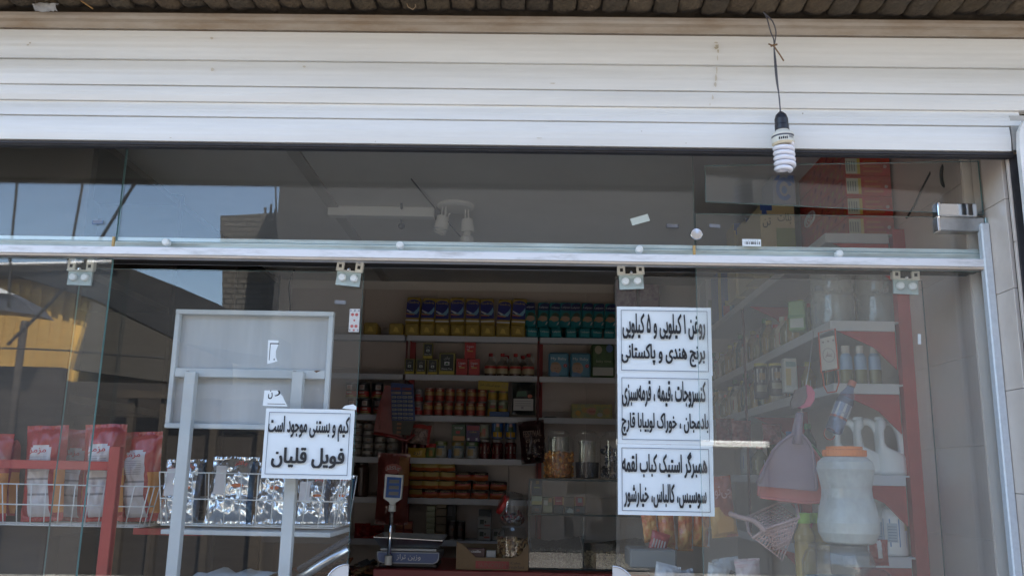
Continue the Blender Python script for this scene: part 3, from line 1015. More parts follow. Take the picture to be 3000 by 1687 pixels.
tg.box((p.x, p.y - .1, q.z - .08), (q.x, p.y - .0, p.z), TANW)
tgo = part(tg, 'timber_frame', shd)
ww = MB()
p, q = opp(-800, 1065, 12.9), opp(1200, 1065, 12.9)
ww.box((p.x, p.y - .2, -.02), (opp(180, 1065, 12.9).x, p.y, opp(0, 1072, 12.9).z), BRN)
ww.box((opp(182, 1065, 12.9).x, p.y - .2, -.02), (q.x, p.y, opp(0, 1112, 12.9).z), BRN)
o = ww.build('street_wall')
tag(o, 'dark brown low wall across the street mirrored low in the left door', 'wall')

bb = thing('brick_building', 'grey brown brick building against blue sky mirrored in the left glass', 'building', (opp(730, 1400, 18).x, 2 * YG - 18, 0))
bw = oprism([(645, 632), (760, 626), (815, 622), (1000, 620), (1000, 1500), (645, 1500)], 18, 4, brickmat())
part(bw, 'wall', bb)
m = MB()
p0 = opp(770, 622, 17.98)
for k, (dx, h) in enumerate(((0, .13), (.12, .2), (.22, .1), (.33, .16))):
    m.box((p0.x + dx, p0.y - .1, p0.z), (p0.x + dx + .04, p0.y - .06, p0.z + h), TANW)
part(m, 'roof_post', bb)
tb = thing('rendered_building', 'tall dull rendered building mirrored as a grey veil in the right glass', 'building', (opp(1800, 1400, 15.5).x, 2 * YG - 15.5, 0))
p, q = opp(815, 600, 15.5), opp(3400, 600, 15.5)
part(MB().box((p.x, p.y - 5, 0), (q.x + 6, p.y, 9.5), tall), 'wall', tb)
pm = MB()
wi = 0
for zf in (7.9,):
    for k in range(4):
        x0 = p.x + 3.0 + k * 3.2
        o = MB().box((x0, p.y + .002, zf), (x0 + 1.2, p.y + .05, zf + 1.3), mat('window_dark', (.03, .035, .04), .1)).box((x0 - .06, p.y + .003, zf - .1), (x0 + 1.26, p.y + .08, zf - .002), tall)
        part(o, 'window', tb)
# poles and wires
WB = mat('black_cable', (.02, .02, .02), .6)
for i, (pts, r_, lab) in enumerate((
        ([(52, 400), (50, 520), (30, 740), (24, 900)], .016, 'leftmost dark cable running up the mirrored sky'),
        ([(255, 400), (245, 515), (205, 740), (190, 850)], .016, 'dark cable left of the transom joint across the mirrored sky'),
        ([(500, 400), (405, 520), (290, 705), (180, 850), (20, 1010)], .018, 'slanting cable crossing the mirrored sky and yellow shed'),
        ([(808, 380), (806, 520), (812, 700)], .010, 'thin cable beside the mirrored brick building'),
        ([(-300, 1015), (100, 1022), (480, 1045)], .010, 'level thin cable across the yellow shed'))):
    o = MB().tube(smooth([opp(x, y, 9.0 + i * .1) for x, y in pts], 5), r_, WB, 6).build('cable')
    tag(o, lab, 'cable')
pp = opp(55, 1060, 12.0)
o = MB().tube([(pp.x, pp.y, 0), (pp.x, pp.y, opp(60, 940, 12).z)], .05, BRN, 10).build('utility_post')
tag(o, 'short dark post before the yellow shed wall', 'post')
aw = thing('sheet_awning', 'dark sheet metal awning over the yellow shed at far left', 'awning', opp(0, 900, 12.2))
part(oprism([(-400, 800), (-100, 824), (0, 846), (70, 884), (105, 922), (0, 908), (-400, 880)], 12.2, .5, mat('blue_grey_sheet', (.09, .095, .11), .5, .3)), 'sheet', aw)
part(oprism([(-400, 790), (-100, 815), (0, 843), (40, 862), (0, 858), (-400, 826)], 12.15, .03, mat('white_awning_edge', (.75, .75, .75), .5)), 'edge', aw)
wb_ = thing('added_barrier', 'made-up white barrier added to mirror as a bright bar beside the notices', 'barrier', opp(2000, 1400, 8.0))  # added beam whose mirror image makes the bright bar on the glass
p, q = opp(1790, 1304, 8.0), opp(2255, 1285, 8.0)
part(MB().rbox((p.x, p.y - .05, p.z), (q.x, p.y, p.z + .062), mat('added_barrier_white', (.62, .62, .60), .4), .01), 'beam', wb_)
part(MB().box((q.x + .002, p.y - .10, -0.02), (q.x + .06, p.y - .055, p.z + .04), BRN).box((p.x + .1, p.y - .10, -.02), (p.x + .16, p.y - .055, p.z + .04), BRN), 'post', wb_)

# ------------------------------------------------------------------ ceiling fittings
ft = thing('ceiling_batten', 'slim white fluorescent batten on the shop ceiling', 'lamp', (0, 4.6, ZC))


def onceil(px, py, z=None):
    d = MR @ Vector((px - CX, CY - py, -F))
    return EYE + d * (((z or ZC) - 1.5) / d.z)


a, b = onceil(962, 632, ZC - .05), onceil(1275, 640, ZC - .05)
part(MB().rbox((a.x, a.y - .03, ZC - .055), (b.x, a.y + .03, ZC - .001), mat('batten_white', (.62, .62, .6), .4), .004), 'body', ft)
part(MB().rbox((b.x + .001, a.y - .035, ZC - .06), (b.x + .025, a.y + .035, ZC - .001), CORDM, .003), 'end_socket', ft)
ft.location = ft.location
sp = onceil(1335, 612, ZC - .02)
sl_ = thing('ceiling_spotlight', 'round white ceiling spotlight with three lamp holders', 'lamp', (sp.x, sp.y, ZC))
WP = mat('spot_white', (.62, .61, .58), .35)
part(MB().lathe([(.10, 0), (.10, -.012), (.085, -.022), (.0001, -.024)], WP, 28, Matrix.Translation((sp.x, sp.y, ZC))), 'base_plate', sl_)
for dx, dy, tl in ((-.055, -.05, 8), (-.045, .06, 22), (.06, 0, -4)):
    T = Matrix.Translation((sp.x + dx, sp.y + dy, ZC - .024)) @ Matrix.Rotation(R(tl), 4, 'Y')
    part(MB().box((-.012, -.004, -.06), (-.006, .004, 0), WP, T).box((.006, -.004, -.06), (.012, .004, 0), WP, T).lathe([(.012, -.05), (.030, -.055), (.034, -.10), (.036, -.125), (.030, -.125), (.028, -.07)], WP, 18, T), 'lamp_holder', sl_)
T = Matrix.Translation((sp.x + .065, sp.y, ZC - .15))
part(MB().lathe([(.018, 0), (.02, -.02), (.035, -.03), (.036, -.06), (.03, -.065)], WP, 18, T), 'bulb_base', sl_)
part(MB().tube([T @ Vector((.033 * math.cos(k * .5), .033 * math.sin(k * .5), -.07 - k * .0018)) for k in range(52)], .008, WP, 6), 'bulb_tube', sl_)
w_ = [onceil(1205, 525, ZC - .004), onceil(1275, 610, ZC - .01), onceil(1290, 625, ZC - .02), onceil(1355, 700, ZC - .03)]
tag(MB().tube(smooth(w_, 4), .004, CORDM, 6).build('lamp_wire'), 'thin slack wire crossing the ceiling beside the spotlight', 'wire')
m = MB().tube([onceil(1176, 595), onceil(1178, 630) + Vector((0, 0, -.05))], .006, CORDM, 6)
e = onceil(1178, 632) + Vector((0, 0, -.06))
m.lathe([(.0001, .02), (.017, .012), (.02, 0), (.017, -.012), (.0001, -.02)], CORDM, 12, Matrix.Translation(e))
tag(m.build('ceiling_hook'), 'small dark ball hook before the ceiling batten', 'hook')
cb = [onceil(860, 440), onceil(945, 620)]
cbm = MB().box((cb[0].x - .03, 3.0, ZC - .012), (cb[0].x + .03, 6.5, ZC - .001), mat('ceiling_strip', (.42, .40, .38), .8))
tag(cbm.build('ceiling_strip'), 'dark grey cover strip running back along the ceiling', 'strip')
wc = [at(2745, 470, 3.2), at(2705, 545, 3.2), at(2680, 600, 3.2), at(2655, 640, 3.2)]
tag(MB().tube(smooth(wc, 4), .004, WB, 6).build('lamp_wire'), 'thin black wire hanging inside the upper right corner', 'wire')
lp = [at(2770, 470, 3.1), at(2758, 500, 3.1), at(2760, 535, 3.1), at(2772, 548, 3.1), at(2788, 535, 3.1), at(2797, 500, 3.1), at(2795, 468, 3.1), at(2790, 430, 3.1)]
tag(MB().tube(smooth([at(2775, 430, 3.1)] + lp, 4), .006, WB, 8).build('cable_loop'), 'loop of thick black cable hanging in the upper right corner', 'cable')
wv_ = [at(862, 790, 3.9), at(848, 830, 3.9), at(850, 900, 3.9), at(856, 1000, 3.9)]
tag(MB().tube(smooth(wv_, 4), .0035, WB, 6).build('lamp_wire'), 'black wire curving down behind the left sliding door', 'wire')

dcb = thing('added_cabinet', 'added dark brown cabinet keeping the left shop wall dark', 'cabinet', (XL + .25, 4.7, .12))  # added to darken the pale left wall seen through the glass
WOOD = mat('dark_cabinet_wood', (.040, .030, .022), .6, 0, .4, 4, 0, 40, (1, 1, 6))
part(MB().box((XL + .005, 3.35, .12), (XL + .03, 6.1, 2.86), WOOD), 'back_panel', dcb)
for yy_ in (3.35, 4.25, 5.15, 6.06):
    part(MB().box((XL + .031, yy_, .12), (XL + .44, yy_ + .04, 2.86), WOOD), 'dark_panel', dcb)
for zz_ in (.2, .75, 1.25, 1.75, 2.25, 2.80):
    part(MB().box((XL + .032, 3.392, zz_), (XL + .43, 6.058, zz_ + .03), mat('cabinet_shelf_wood', (.055, .042, .030), .6, 0, .3, 4)), 'shelf_board', dcb)

# ------------------------------------------------------------------ left window: board on legs, red rack, wire baskets, bags
YBD = 3.06
bd = thing('sign_board', 'grey white metal board seen from behind on two square legs', 'board', (at(690, 1600, YBD).x, YBD, 0.12))
tl, tr, bl, br = at(514, 905, YBD), at(985, 906, YBD), at(482, 1250, YBD), at(950, 1262, YBD)
x0, x1 = (tl.x + bl.x) / 2, (tr.x + br.x) / 2
z0, z1 = bl.z - .003, tl.z
GP2 = mat('board_sheet_grey', (0.50, 0.515, 0.52), 0.45, 0, 0.1, 2.2, col2=(0.41, 0.42, 0.43), stretch=(5, 1, .5))
part(MB().box((x0 + .004, YBD + .026, z0 + .004), (x1 - .004, YBD + .029, z1 - .004), GP2), 'sheet', bd)
fw = .017
fr = MB()
fr.rbox((x0, YBD, z1 - fw), (x1, YBD + .026, z1), GREYP, .002).rbox((x0, YBD, z0), (x1, YBD + .026, z0 + fw), GREYP, .002)
fr.rbox((x0 + .0005, YBD + .0005, z0 + fw), (x0 + fw, YBD + .026, z1 - fw), GREYP, .002).rbox((x1 - fw, YBD + .0005, z0 + fw), (x1 - .0005, YBD + .026, z1 - fw), GREYP, .002)
part(fr, 'frame', bd)
zc0, zc1 = at(700, 1106, YBD).z, at(700, 1080, YBD).z
part(MB().rbox((x0 + fw + .001, YBD + .001, zc0), (x1 - fw - .001, YBD + .024, zc1), GREYP, .002), 'cross_bar', bd)
for k, pxl in enumerate((546, 864)):
    c = at(pxl, 1250, YBD - .02)
    part(MB().rbox((c.x - .019, YBD - .034, .12), (c.x + .019, YBD - .002, at(pxl, 1091, YBD).z), GREYP, .002), 'leg', bd)
    part(MB().box((c.x - .022, YBD - .012, at(pxl, 1094, YBD).z), (c.x - .012, YBD - .0005, at(pxl, 1088, YBD).z), RUST), 'rust_patch', bd)
rp = at(930, 1086, YBD)
part(MB().prism([(rp.x - .012, rp.z), (rp.x + .012, rp.z + .002), (rp.x - .004, rp.z - .006)], YBD - .0008, YBD + .0005, RUST), 'rust_patch', bd)

YR = 3.22
rk = thing('red_rack', 'red steel rack post and cross bars holding the snack baskets', 'rack', (at(335, 1500, YR).x, YR, .12))
cpx = at(335, 1500, YR).x
part(MB().rbox((cpx - .022, YR - .045, .12), (cpx + .016, YR - .005, at(345, 1309, YR).z), RED_M, .002), 'post', rk)
part(MB().rbox((XL + .02, YR - .03, at(150, 1374, YR).z), (cpx - .0225, YR - .006, at(150, 1348, YR).z), RED_M, .002), 'cross_bar', rk)
part(MB().rbox((cpx + .017, YR + .13, at(450, 1566, YR + .13).z), (at(560, 1500, YR).x, YR + .16, at(450, 1546, YR + .13).z), RED_M, .002), 'cross_bar', rk)
part(MB().rbox((XL + .1, YR + .36, .12), (XL + .14, YR + .40, 1.6), RED_M, .002), 'post', rk)


def basket(label, px0, px1, pyt, pyb, Y, dep, flare=.05, nx=9, nz=2):
    a, b = at(px0, pyb, Y), at(px1, pyt, Y)
    zb_, zt_ = a.z, b.z
    t = thing('wire_basket', label, 'basket', (a.x, Y, zb_))
    m = MB()
    r_ = .0022
    def ring(z, e):
        return [(a.x - e, Y - e * .5, z), (b.x + e, Y - e * .5, z), (b.x + e, Y + dep + e * .3, z), (a.x - e, Y + dep + e * .3, z)]
    rings = [ring(zb_ + (zt_ - zb_) * k / nz, flare * k / nz) for k in range(nz + 1)]
    for rg in rings:
        q = rg + [rg[0]]
        m.tube(q, r_ * 1.2, WIRE_W, 6)
    for i in range(nx + 1):
        f = i / nx
        lo = Vector(rings[0][0]).lerp(Vector(rings[0][1]), f); hi = Vector(rings[-1][0]).lerp(Vector(rings[-1][1]), f)
        lo2 = Vector(rings[0][3]).lerp(Vector(rings[0][2]), f); hi2 = Vector(rings[-1][3]).lerp(Vector(rings[-1][2]), f)
        m.tube([hi, lo, lo2, hi2], r_, WIRE_W, 5)
    for sd in (0, 1):
        for i in range(1, 6):
            f = i / 6
            if sd == 0:
                lo = Vector(rings[0][0]).lerp(Vector(rings[0][3]), f); hi = Vector(rings[-1][0]).lerp(Vector(rings[-1][3]), f)
            else:
                lo = Vector(rings[0][1]).lerp(Vector(rings[0][2]), f); hi = Vector(rings[-1][1]).lerp(Vector(rings[-1][2]), f)
            m.tube([hi, lo], r_, WIRE_W, 5)
    for i in range(1, 6):
        f = i / 6
        m.tube([Vector(rings[0][0]).lerp(Vector(rings[0][3]), f) + Vector((0, 0, .003)), Vector(rings[0][1]).lerp(Vector(rings[0][2]), f) + Vector((0, 0, .003))], r_, WIRE_W, 5)
    part(m, 'wire_mesh', t)
    return t


basket('long white wire basket of red snack bags at the left', -150, 418, 1424, 1532, YR + .005, .26, .03, 14)
basket('white wire basket of shiny silver bags behind the board legs', 472, 985, 1392, 1536, YR - .03, .28, .02, 11, 2)


def pillow(w, h, d, m, crump=.0, seed=0, mfn=None, nu=22, nv=30, crimp=.06, lean=0.0):
    """Snack bag: two bulging sheets closed by flat crimped ends."""
    mb = MB()

    def f(sgn):
        def g(u, v):
            e = max(0.0, 1 - abs(2 * v - 1) ** 3.0) * max(0, 1 - abs(2 * u - 1) ** 2.6)
            flat = 1 if crimp < v < 1 - crimp else 0.15
            b = d * .5 * e * flat
            nx = w * (.5 - .03 * math.sin(math.pi * v)) * (2 * u - 1)
            n1 = noise.noise(Vector((u * 3.2 + seed, v * 4.0, seed * 1.7 + sgn)))
            n2 = noise.noise(Vector((u * 8 + seed, v * 10.0, seed + 5 * sgn)))
            n3 = abs(noise.noise(Vector((u * 5 - seed, v * 6 + u * 3, seed * 2)))) - .2
            b += crump * d * (.55 * n1 + .3 * n2 - .7 * n3) * (0.25 + .75 * e)
            zz = h * v + crump * .03 * h * n1 * (1 if v > .9 else .2)
            return (nx + crump * .02 * w * n2, sgn * b + lean * v * h + (0.004 * math.sin(u * 60) * (1 - flat)), zz)
        return g
    mb.grid(f(-1), nu, nv, m, True, None, mfn)
    mb.grid(lambda u, v: f(1)(1 - u, v), nu, nv, m, True)
    return mb


REDB = mat('red_snack_film', (0.42, 0.035, 0.035), 0.28, 0, 0.25, 14, coat=.3)
WLAB = mat('white_snack_label', (0.62, 0.58, 0.58), 0.35)
GREYT = C(.28, .26, .27, .5)
ORNG = C(.62, .24, .05, .4)
for i, (pxl, pxr, pyt, lab, Yo) in enumerate(((-120, 20, 1275, 'red snack bag cut off by the left edge of the photograph', .04), (-30, 62, 1268, 'leftmost wholly red snack bag in the left basket', .10), (88, 190, 1250, 'tallest red snack bag behind the left pane in basket', .03), (182, 262, 1262, 'red snack bag half hidden behind the pane edge', .13), (262, 362, 1246, 'red snack bag directly left of the red post', .03), (372, 470, 1268, 'red snack bag right of the red post', .07))):
    Y = YR + Yo + .04
    a, b = at(pxl, 1528, Y), at(pxr, pyt, Y)
    w_, h_ = b.x - a.x + .068, b.z - a.z
    t = thing('snack_bag', lab, 'snack bag', ((a.x + b.x) / 2, Y, a.z + .003), 'red snack bags in the left basket', 0, (R(rnd.uniform(-3, 2)), R(rnd.uniform(-3, 3)), R(rnd.uniform(-8, 8))))

    def mf(u, v, i=i):
        if .20 < u < .72 and .05 < v < .80 - .08 * abs(u - .46):
            if .43 < v < .46 or .27 < v < .285:
                return GREYT
            return WLAB
        if u > .80 and .1 < v < .55:
            return ORNG
        return REDB
    pb = pillow(w_, h_, .095, REDB, .30, i * 3.3, mf, 26, 44)
    pb.build('bag', t)
    lt = MB().text('مزمز', -.24 * w_, h_ * .70, .16 * w_, h_ * .765, C(.45, .05, .05, .4), -.056, .02)
    for k in range(7):
        lt.box((-.26 * w_, -.055, h_ * (.67 - k * .024)), (.18 * w_, -.0545, h_ * (.675 - k * .024)), GREYT)
    lt.build('printing', t)
SIL = mat('silver_foil', (0.93, 0.94, 0.95), 0.26, 1.0, 0, 1, 0.10, 12)
BLUF = mat('dark_blue_foil', (0.03, 0.07, 0.12), 0.3, .5)
for i, (pxl, pxr, pyt, lab, Yo) in enumerate(((466, 590, 1345, 'crumpled silver bag at the left end of the right basket', .05), (602, 745, 1335, 'tallest crumpled silver bag between the two board legs', .05), (742, 850, 1350, 'crumpled silver bag left of the right board leg', .06), (868, 965, 1395, 'crumpled silver bag under the left notice', .06), (958, 1030, 1392, 'silver bag standing at the right end of basket', .10))):
    Y = YR + Yo
    a, b = at(pxl, 1534, Y), at(pxr, pyt, Y)
    w_, h_ = b.x - a.x + .012, b.z - a.z
    t = thing('foil_bag', lab, 'snack bag', ((a.x + b.x) / 2, Y, a.z + .003), 'silver foil bags in the right basket', 0, (R(rnd.uniform(-15, -9)), R(rnd.uniform(-3, 3)), R(rnd.uniform(-6, 6))))
    pb = pillow(w_, h_, .10, SIL, .44, i * 5.1 + 2, (lambda u, v: BLUF if u > .90 and v < .93 else SIL), 36, 46, .05)
    pb.build('bag', t)
    lt = MB().text('چاکلز', .08 * w_, h_ * .80, .36 * w_, h_ * .88, C(.5, .04, .03, .4), -.058, .02)
    pts = [(.06 * w_ + .22 * w_ * (1 + math.cos(q * .628)) * .62, h_ * (.51 + .03 * math.sin(q * .628))) for q in range(10)]
    lt.prism(pts, -.060, -.0597, C(.55, .12, .02, .4))
    lt.box((.05 * w_, -.0595, h_ * .44), (.36 * w_, -.0592, h_ * .445), C(.05, .15, .08, .4))
    lt.build('printing', t)
    if i in (0, 1, 3):
        MB().box((-.20 * w_ - .015, -.062, h_ * .38), (-.20 * w_ + .022, -.0615, h_ * .80), WLAB).build('price_label', t)
# shelf ledge below the right basket
a, b = at(470, 1560, YR - .05), at(968, 1545, YR - .05)
o = MB().rbox((a.x, YR - .05, a.z - .004), (b.x, YR + .3, a.z + .012), GREYP, .002).build('basket_shelf')
tag(o, 'pale grey ledge under the basket of silver bags', 'shelf')
a, b = at(868, 1700, 3.02), at(1020, 1606, 3.02)
tb_ = thing('car_reflection', 'grey tube imitating a parked car reflection behind the left door handle', 'tube', (a.x, 3.02, a.z))  # tube shaped to imitate a parked car mirrored in the glass
part(MB().tube([a, (a + b) / 2 + Vector((0, 0, .004)), b], .014, STEELG, 12), 'tube', tb_)
part(MB().tube([a + Vector((.0, .02, .030)), b + Vector((0, .02, .032))], .012, RUBBER, 10), 'dark_bar', tb_)
m = MB()
p0, p1 = at(560, 1683, 3.1), at(760, 1683, 3.1)
m.grid(lambda u, v: (p0.x + (p1.x - p0.x) * u, 3.08 + .3 * v, p0.z - .04 + .028 * noise.noise(Vector((u * 5, v * 2, 3))) + .03), 14, 4, GREYP)
tag(m.build('paper_sheet'), 'crumpled pale paper lying between the board legs at the bottom', 'paper')

# ------------------------------------------------------------------ wall shelves at the back
YF = 6.22                                     # front edge of the back shelves
YIT = YF + .012                               # front of what stands on them
ROW = [985, 1099, 1219, 1343, 1461, 1583]
ZR = [zat(y, YF, 1400) for y in ROW]
bx = [xat(640, YF), xat(1180, YF), xat(1576, YF), xat(1985, YF)]
bayn = ['left bay of white wall shelves on the back wall behind the left door', 'middle bay of white wall shelves facing the open doorway', 'right bay of white wall shelves on the back wall above the display case']
for b in range(3):
    t = thing('wall_shelves', bayn[b], 'shelves', (bx[b], YF, ZR[5]), 'shelf bays on the back wall')
    g = .008
    for r in range(6 if b < 2 else 3):
        z = ZR[r]
        m = MB().rbox((bx[b] + g, YF, z - .040), (bx[b + 1] - g, YF + .004, z), SHELF_W, .0015).box((bx[b] + g, YF + .0041, z - .008), (bx[b + 1] - g, YB - .045, z - .001), SHELF_W)
        part(m, 'shelf_board', t)
        br_ = MB().prism([(YF + .03, z - .0405), (YB - .045, z - .0405), (YB - .045, z - .12), (YF + .2, z - .06)], bx[b] + .012, bx[b] + .020, RED_M, axis='x')
        if r:
            part(br_, 'bracket', t)
    part(MB().box((bx[b] - .006, YB - .044, .12), (bx[b] + .034, YB - .012, ZR[0] + .02), RED_M), 'upright', t)
    part(MB().box((bx[b] - .006, YF + .06, ZR[5]), (bx[b] + .0065, YF + .075, ZR[0] - .03), mat('dark_red_edge', (.12, .015, .015), .5)), 'divider', t)
    if b == 2:
        part(MB().box((bx[3] - .034, YB - .044, .12), (bx[3] - .002, YB - .012, ZR[0] + .02), RED_M), 'upright', t)


def pxw(px0, px1, Y, py=1200):
    return at(px0, py, Y).x, at(px1, py, Y).x


def boxpack(w, h, d, m, decals=(), texts=(), r=.003, side=None):
    """Carton or brick pack, front face at y=0, standing on z=0, printed front."""
    mb = MB().rbox((-w / 2, 0, 0), (w / 2, d, h), m, r)
    k = 0
    for dc in decals:
        k += 1
        y = -.0004 * k
        if len(dc) == 2:
            pts, mm = dc
            mb.add([(-w / 2 + a * w, y, b * h) for a, b in pts], [tuple(range(len(pts)))], mm)
        else:
            x0, z0, x1, z1, mm = dc
            mb.add([(-w / 2 + x0 * w, y, z0 * h), (-w / 2 + x1 * w, y, z0 * h), (-w / 2 + x1 * w, y, z1 * h), (-w / 2 + x0 * w, y, z1 * h)], [(0, 1, 2, 3)], mm)
    for (s_, x0, z0, x1, z1, mm) in texts:
        mb.text(s_, -w / 2 + x0 * w, z0 * h, -w / 2 + x1 * w, z1 * h, mm, -.0004 * (k + 1), .01)
    return mb


def arc(cx, cz, rx, rz, a0, a1, n=10):
    return [(cx + rx * math.cos(R(a0 + (a1 - a0) * i / n)), cz + rz * math.sin(R(a0 + (a1 - a0) * i / n))) for i in range(n + 1)]


_ME = {}


def put(key, mk, name, label, cat, group, x, y, z, rz=0.0, rot=None):
    """Place a one-mesh thing; alike things share their mesh."""
    if key in _ME:
        o = bpy.data.objects.new(name, _ME[key]); COL.objects.link(o)
    else:
        o = mk().build(name); _ME[key] = o.data
    o.location = (x, y, z)
    o.rotation_euler = rot or (0, 0, rz)
    return tag(o, label, cat, group)


S = YF / 2600.0                               # metres per photograph pixel at the back shelves
YELP = mat('yellow_soap_wrap', (.40, .27, .05), .35, 0, .25, 20); PURP = C(.035, .035, .17, .35); LBLU = C(.20, .38, .52, .35); GOLDT = C(.42, .33, .12, .4); WHT = C(.62, .62, .62, .4)
TEAL = mat('teal_film', (.015, .19, .21), .3, 0, .25, 18); TEALD = C(.02, .16, .13, .35); NAVY = C(.02, .02, .09, .35); SKIN = C(.40, .26, .18, .4); HAIR = C(.05, .06, .035, .5)
YW, YH = 43 * S, 37 * S


def soapbrick():
    return boxpack(YW * .98, YH, .20, YELP, [(.12, .16, .88, .82, C(.20, .13, .03, .4)), (.14, .18, .86, .80, YELP), ([(.3, .3), (.7, .26), (.6, .62), (.42, .7)], C(.62, .44, .09, .3))], (), .010)


def powderpack():
    return boxpack(YW * .98, 83 * S, .07, YELP, [
        ([(.03, .22), (.97, .22), (.97, .80)] + arc(.5, .78, .47, .13, 10, 170, 8) + [(.03, .80)], PURP),
        (.02, .10, .98, .155, WHT),
        ([(.05, .52), (.35, .46), (.55, .42), (.80, .55), (.92, .66), (.95, .50), (.80, .36), (.55, .33), (.30, .38)], LBLU),
        ([(.05, .53), (.42, .44), (.38, .40), (.08, .47)], C(.6, .6, .62, .4)), ([(.05, .40), (.70, .36), (.6, .32), (.05, .36)], C(.45, .3, .12, .4)), ([(.05, .36), (.55, .33), (.45, .31), (.05, .33)], C(.35, .06, .10, .4))],
        [('Gadrej', .12, .74, .88, .84, GOLDT)], .008)


xs_y = [1085, 1160] + [1206 + 44.6 * k for k in range(8)]
for k, px in enumerate(xs_y):
    lab = ('yellow wrapped soap brick lying at the far left of the top back shelf', 'yellow wrapped soap brick lying left of the standing blue packs')[k] if k < 2 else '%s yellow wrapped soap brick from the left under the blue packs' % ORD[k - 2]
    put('soapbrick', soapbrick, 'soap_brick', lab, 'soap', 'yellow soap bricks on the top shelf', at(px, 965, YIT).x, YIT + .004 * (k % 3), ZR[0] + .001, R(rnd.uniform(-4, 4)))
for k in range(8):
    put('powderpack', powderpack, 'soap_pack', '%s standing blue and yellow soap pack from the left on the top shelf' % ORD[k], 'soap pack', 'blue and yellow soap packs on the top shelf', at(1206 + 44.6 * k, 910, YIT).x, YIT + .03, ZR[0] + YH + .003 - (.006 if k in (2, 6) else 0), R(rnd.uniform(-3, 3)), (R(rnd.uniform(-9, -2)), R(rnd.uniform(-3.5, 3.5)), R(rnd.uniform(-9, 9))))


def tealbrick():
    return boxpack(34 * S, 31 * S, .19, TEAL, [([(.1, .15), (.9, .1), (.8, .5), (.2, .6)], C(.02, .24, .26, .3))], [('Ladysan', .12, .48, .88, .68, WHT)], .012)


def tealpack():
    return boxpack(33 * S, 78 * S, .07, TEAL, [
        ([(.0, .70), (.25, .92), (.6, .97), (1, .95), (1, .68), (.5, .66)], NAVY),
        ([(.05, .30)] + arc(.55, .40, .47, .20, 160, 0, 8) + [(.98, .28)], TEALD),
        ([(.10, .30), (.2, .42), (.5, .48), (.9, .40), (.9, .28), (.5, .22)], SKIN), (arc(.6, .45, .33, .14, 0, 180, 8), HAIR),
        ([(.74, .10), (.9, .12), (.98, .24), (.86, .22)], C(.5, .5, .52, .4)), ([(.06, .32), (.24, .36), (.22, .28), (.08, .26)], C(.42, .24, .08, .4))],
        [('Ladysan', .12, .74, .92, .84, WHT)], .008)


for k, px in enumerate((1559, 1595, 1632, 1675, 1714, 1749, 1784)):
    put('tealbrick', tealbrick, 'tissue_pack', '%s small lying teal pack from the left on the top back shelf' % ORD[k], 'pack', 'small lying teal packs on the top shelf', at(px, 970, YIT).x, YIT + .004 * (k % 2), ZR[0] + .001, 0, (0, R(rnd.uniform(-5, 5)), R(rnd.uniform(-12, 12))))
for k in range(9):
    put('tealpack', tealpack, 'napkin_pack', '%s standing teal pack with a portrait from the left on the top shelf' % ORD[k], 'pack', 'standing teal packs on the top shelf', at(1556 + 33.2 * k, 920, YIT).x, YIT + .035, ZR[0] + 31 * S + .006, 0, (R(rnd.uniform(-7, -2)), R(rnd.uniform(-4, 5)), R(rnd.uniform(-9, 9))))

# second shelf: tea cartons, red cartons, syrup bottles, nappies
OLIVE = C(.26, .22, .05, .45); BLK = C(.03, .032, .03, .4); TEAY = C(.50, .38, .05, .4)


def teabox(w, h, txt):
    return lambda: boxpack(w, h, .05, OLIVE, [(.10, .20, .90, .94, BLK), (.04, .04, .96, .16, TEAY), (.34, .44, .66, .60, WHT), ([(.38, .47), (.62, .47), (.56, .54), (.5, .57), (.44, .54)], C(.04, .14, .05, .5))], [(txt, .18, .24, .82, .32, WHT), ('چای', .3, .66, .7, .84, C(.4, .38, .34, .5))], .0015)


for k, (a, b, t_, bt_, lab) in enumerate(((1184, 1215, 1052, 1099, 'small black and gold tea carton at the left of the second shelf'), (1217, 1249, 1053, 1099, 'small black and gold tea carton, middle of the lower three'), (1251, 1283, 1055, 1099, 'small black and gold tea carton beside the large one'), (1236, 1267, 1007, 1052, 'small black and gold tea carton on top of the others'), (1284, 1333, 1033, 1099, 'large black and gold tea carton beside the red cartons'))):
    zz = ZR[1] + .0005 + (47 * S + .0015 if k == 3 else 0)
    wd = (b - a - 2) * S
    put('tea' if k < 4 else 'teabig', teabox(wd, (46 if k < 4 else 66) * S, 'Doma Tea'), 'tea_carton', lab, 'tea carton', 'tea cartons on the second shelf', at((a + b) / 2, 1075, YIT).x, YIT + .003 * k, zz, R(rnd.uniform(-3, 3)))
REDC = C(.42, .02, .02, .35)


def redbox():
    return boxpack(33 * S, 49 * S, .05, REDC, [(.05, .03, .95, .97, C(.5, .1, .06, .4)), (.07, .045, .93, .955, REDC), (.25, .42, .75, .50, C(.5, .3, .08, .4))], [('Lipan', .2, .62, .8, .82, WHT), ('tea', .2, .52, .45, .6, WHT)], .0015)


for k, (px, up, lab) in enumerate(((1353, 0, 'left red carton of the pair below the single one'), (1389, 0, 'right red carton of the pair below the single one'), (1376, 1, 'red carton standing on top of two others'))):
    put('redbox', redbox, 'red_carton', lab, 'carton', 'red cartons on the second shelf', at(px, 1070, YIT).x, YIT + .01, ZR[1] + .0005 + up * (49 * S + .001), R(rnd.uniform(-3, 3)))
CLEARP = glassmat('clear_plastic', tint=(.90, .90, .88), dust=.03, f0=.06, dustcol=(.6, .6, .6), dscale=8)
SYR = mat('brown_syrup', (.10, .035, .02), .25); LABY = C(.45, .36, .22, .4); REDCAP = C(.45, .03, .03, .35)


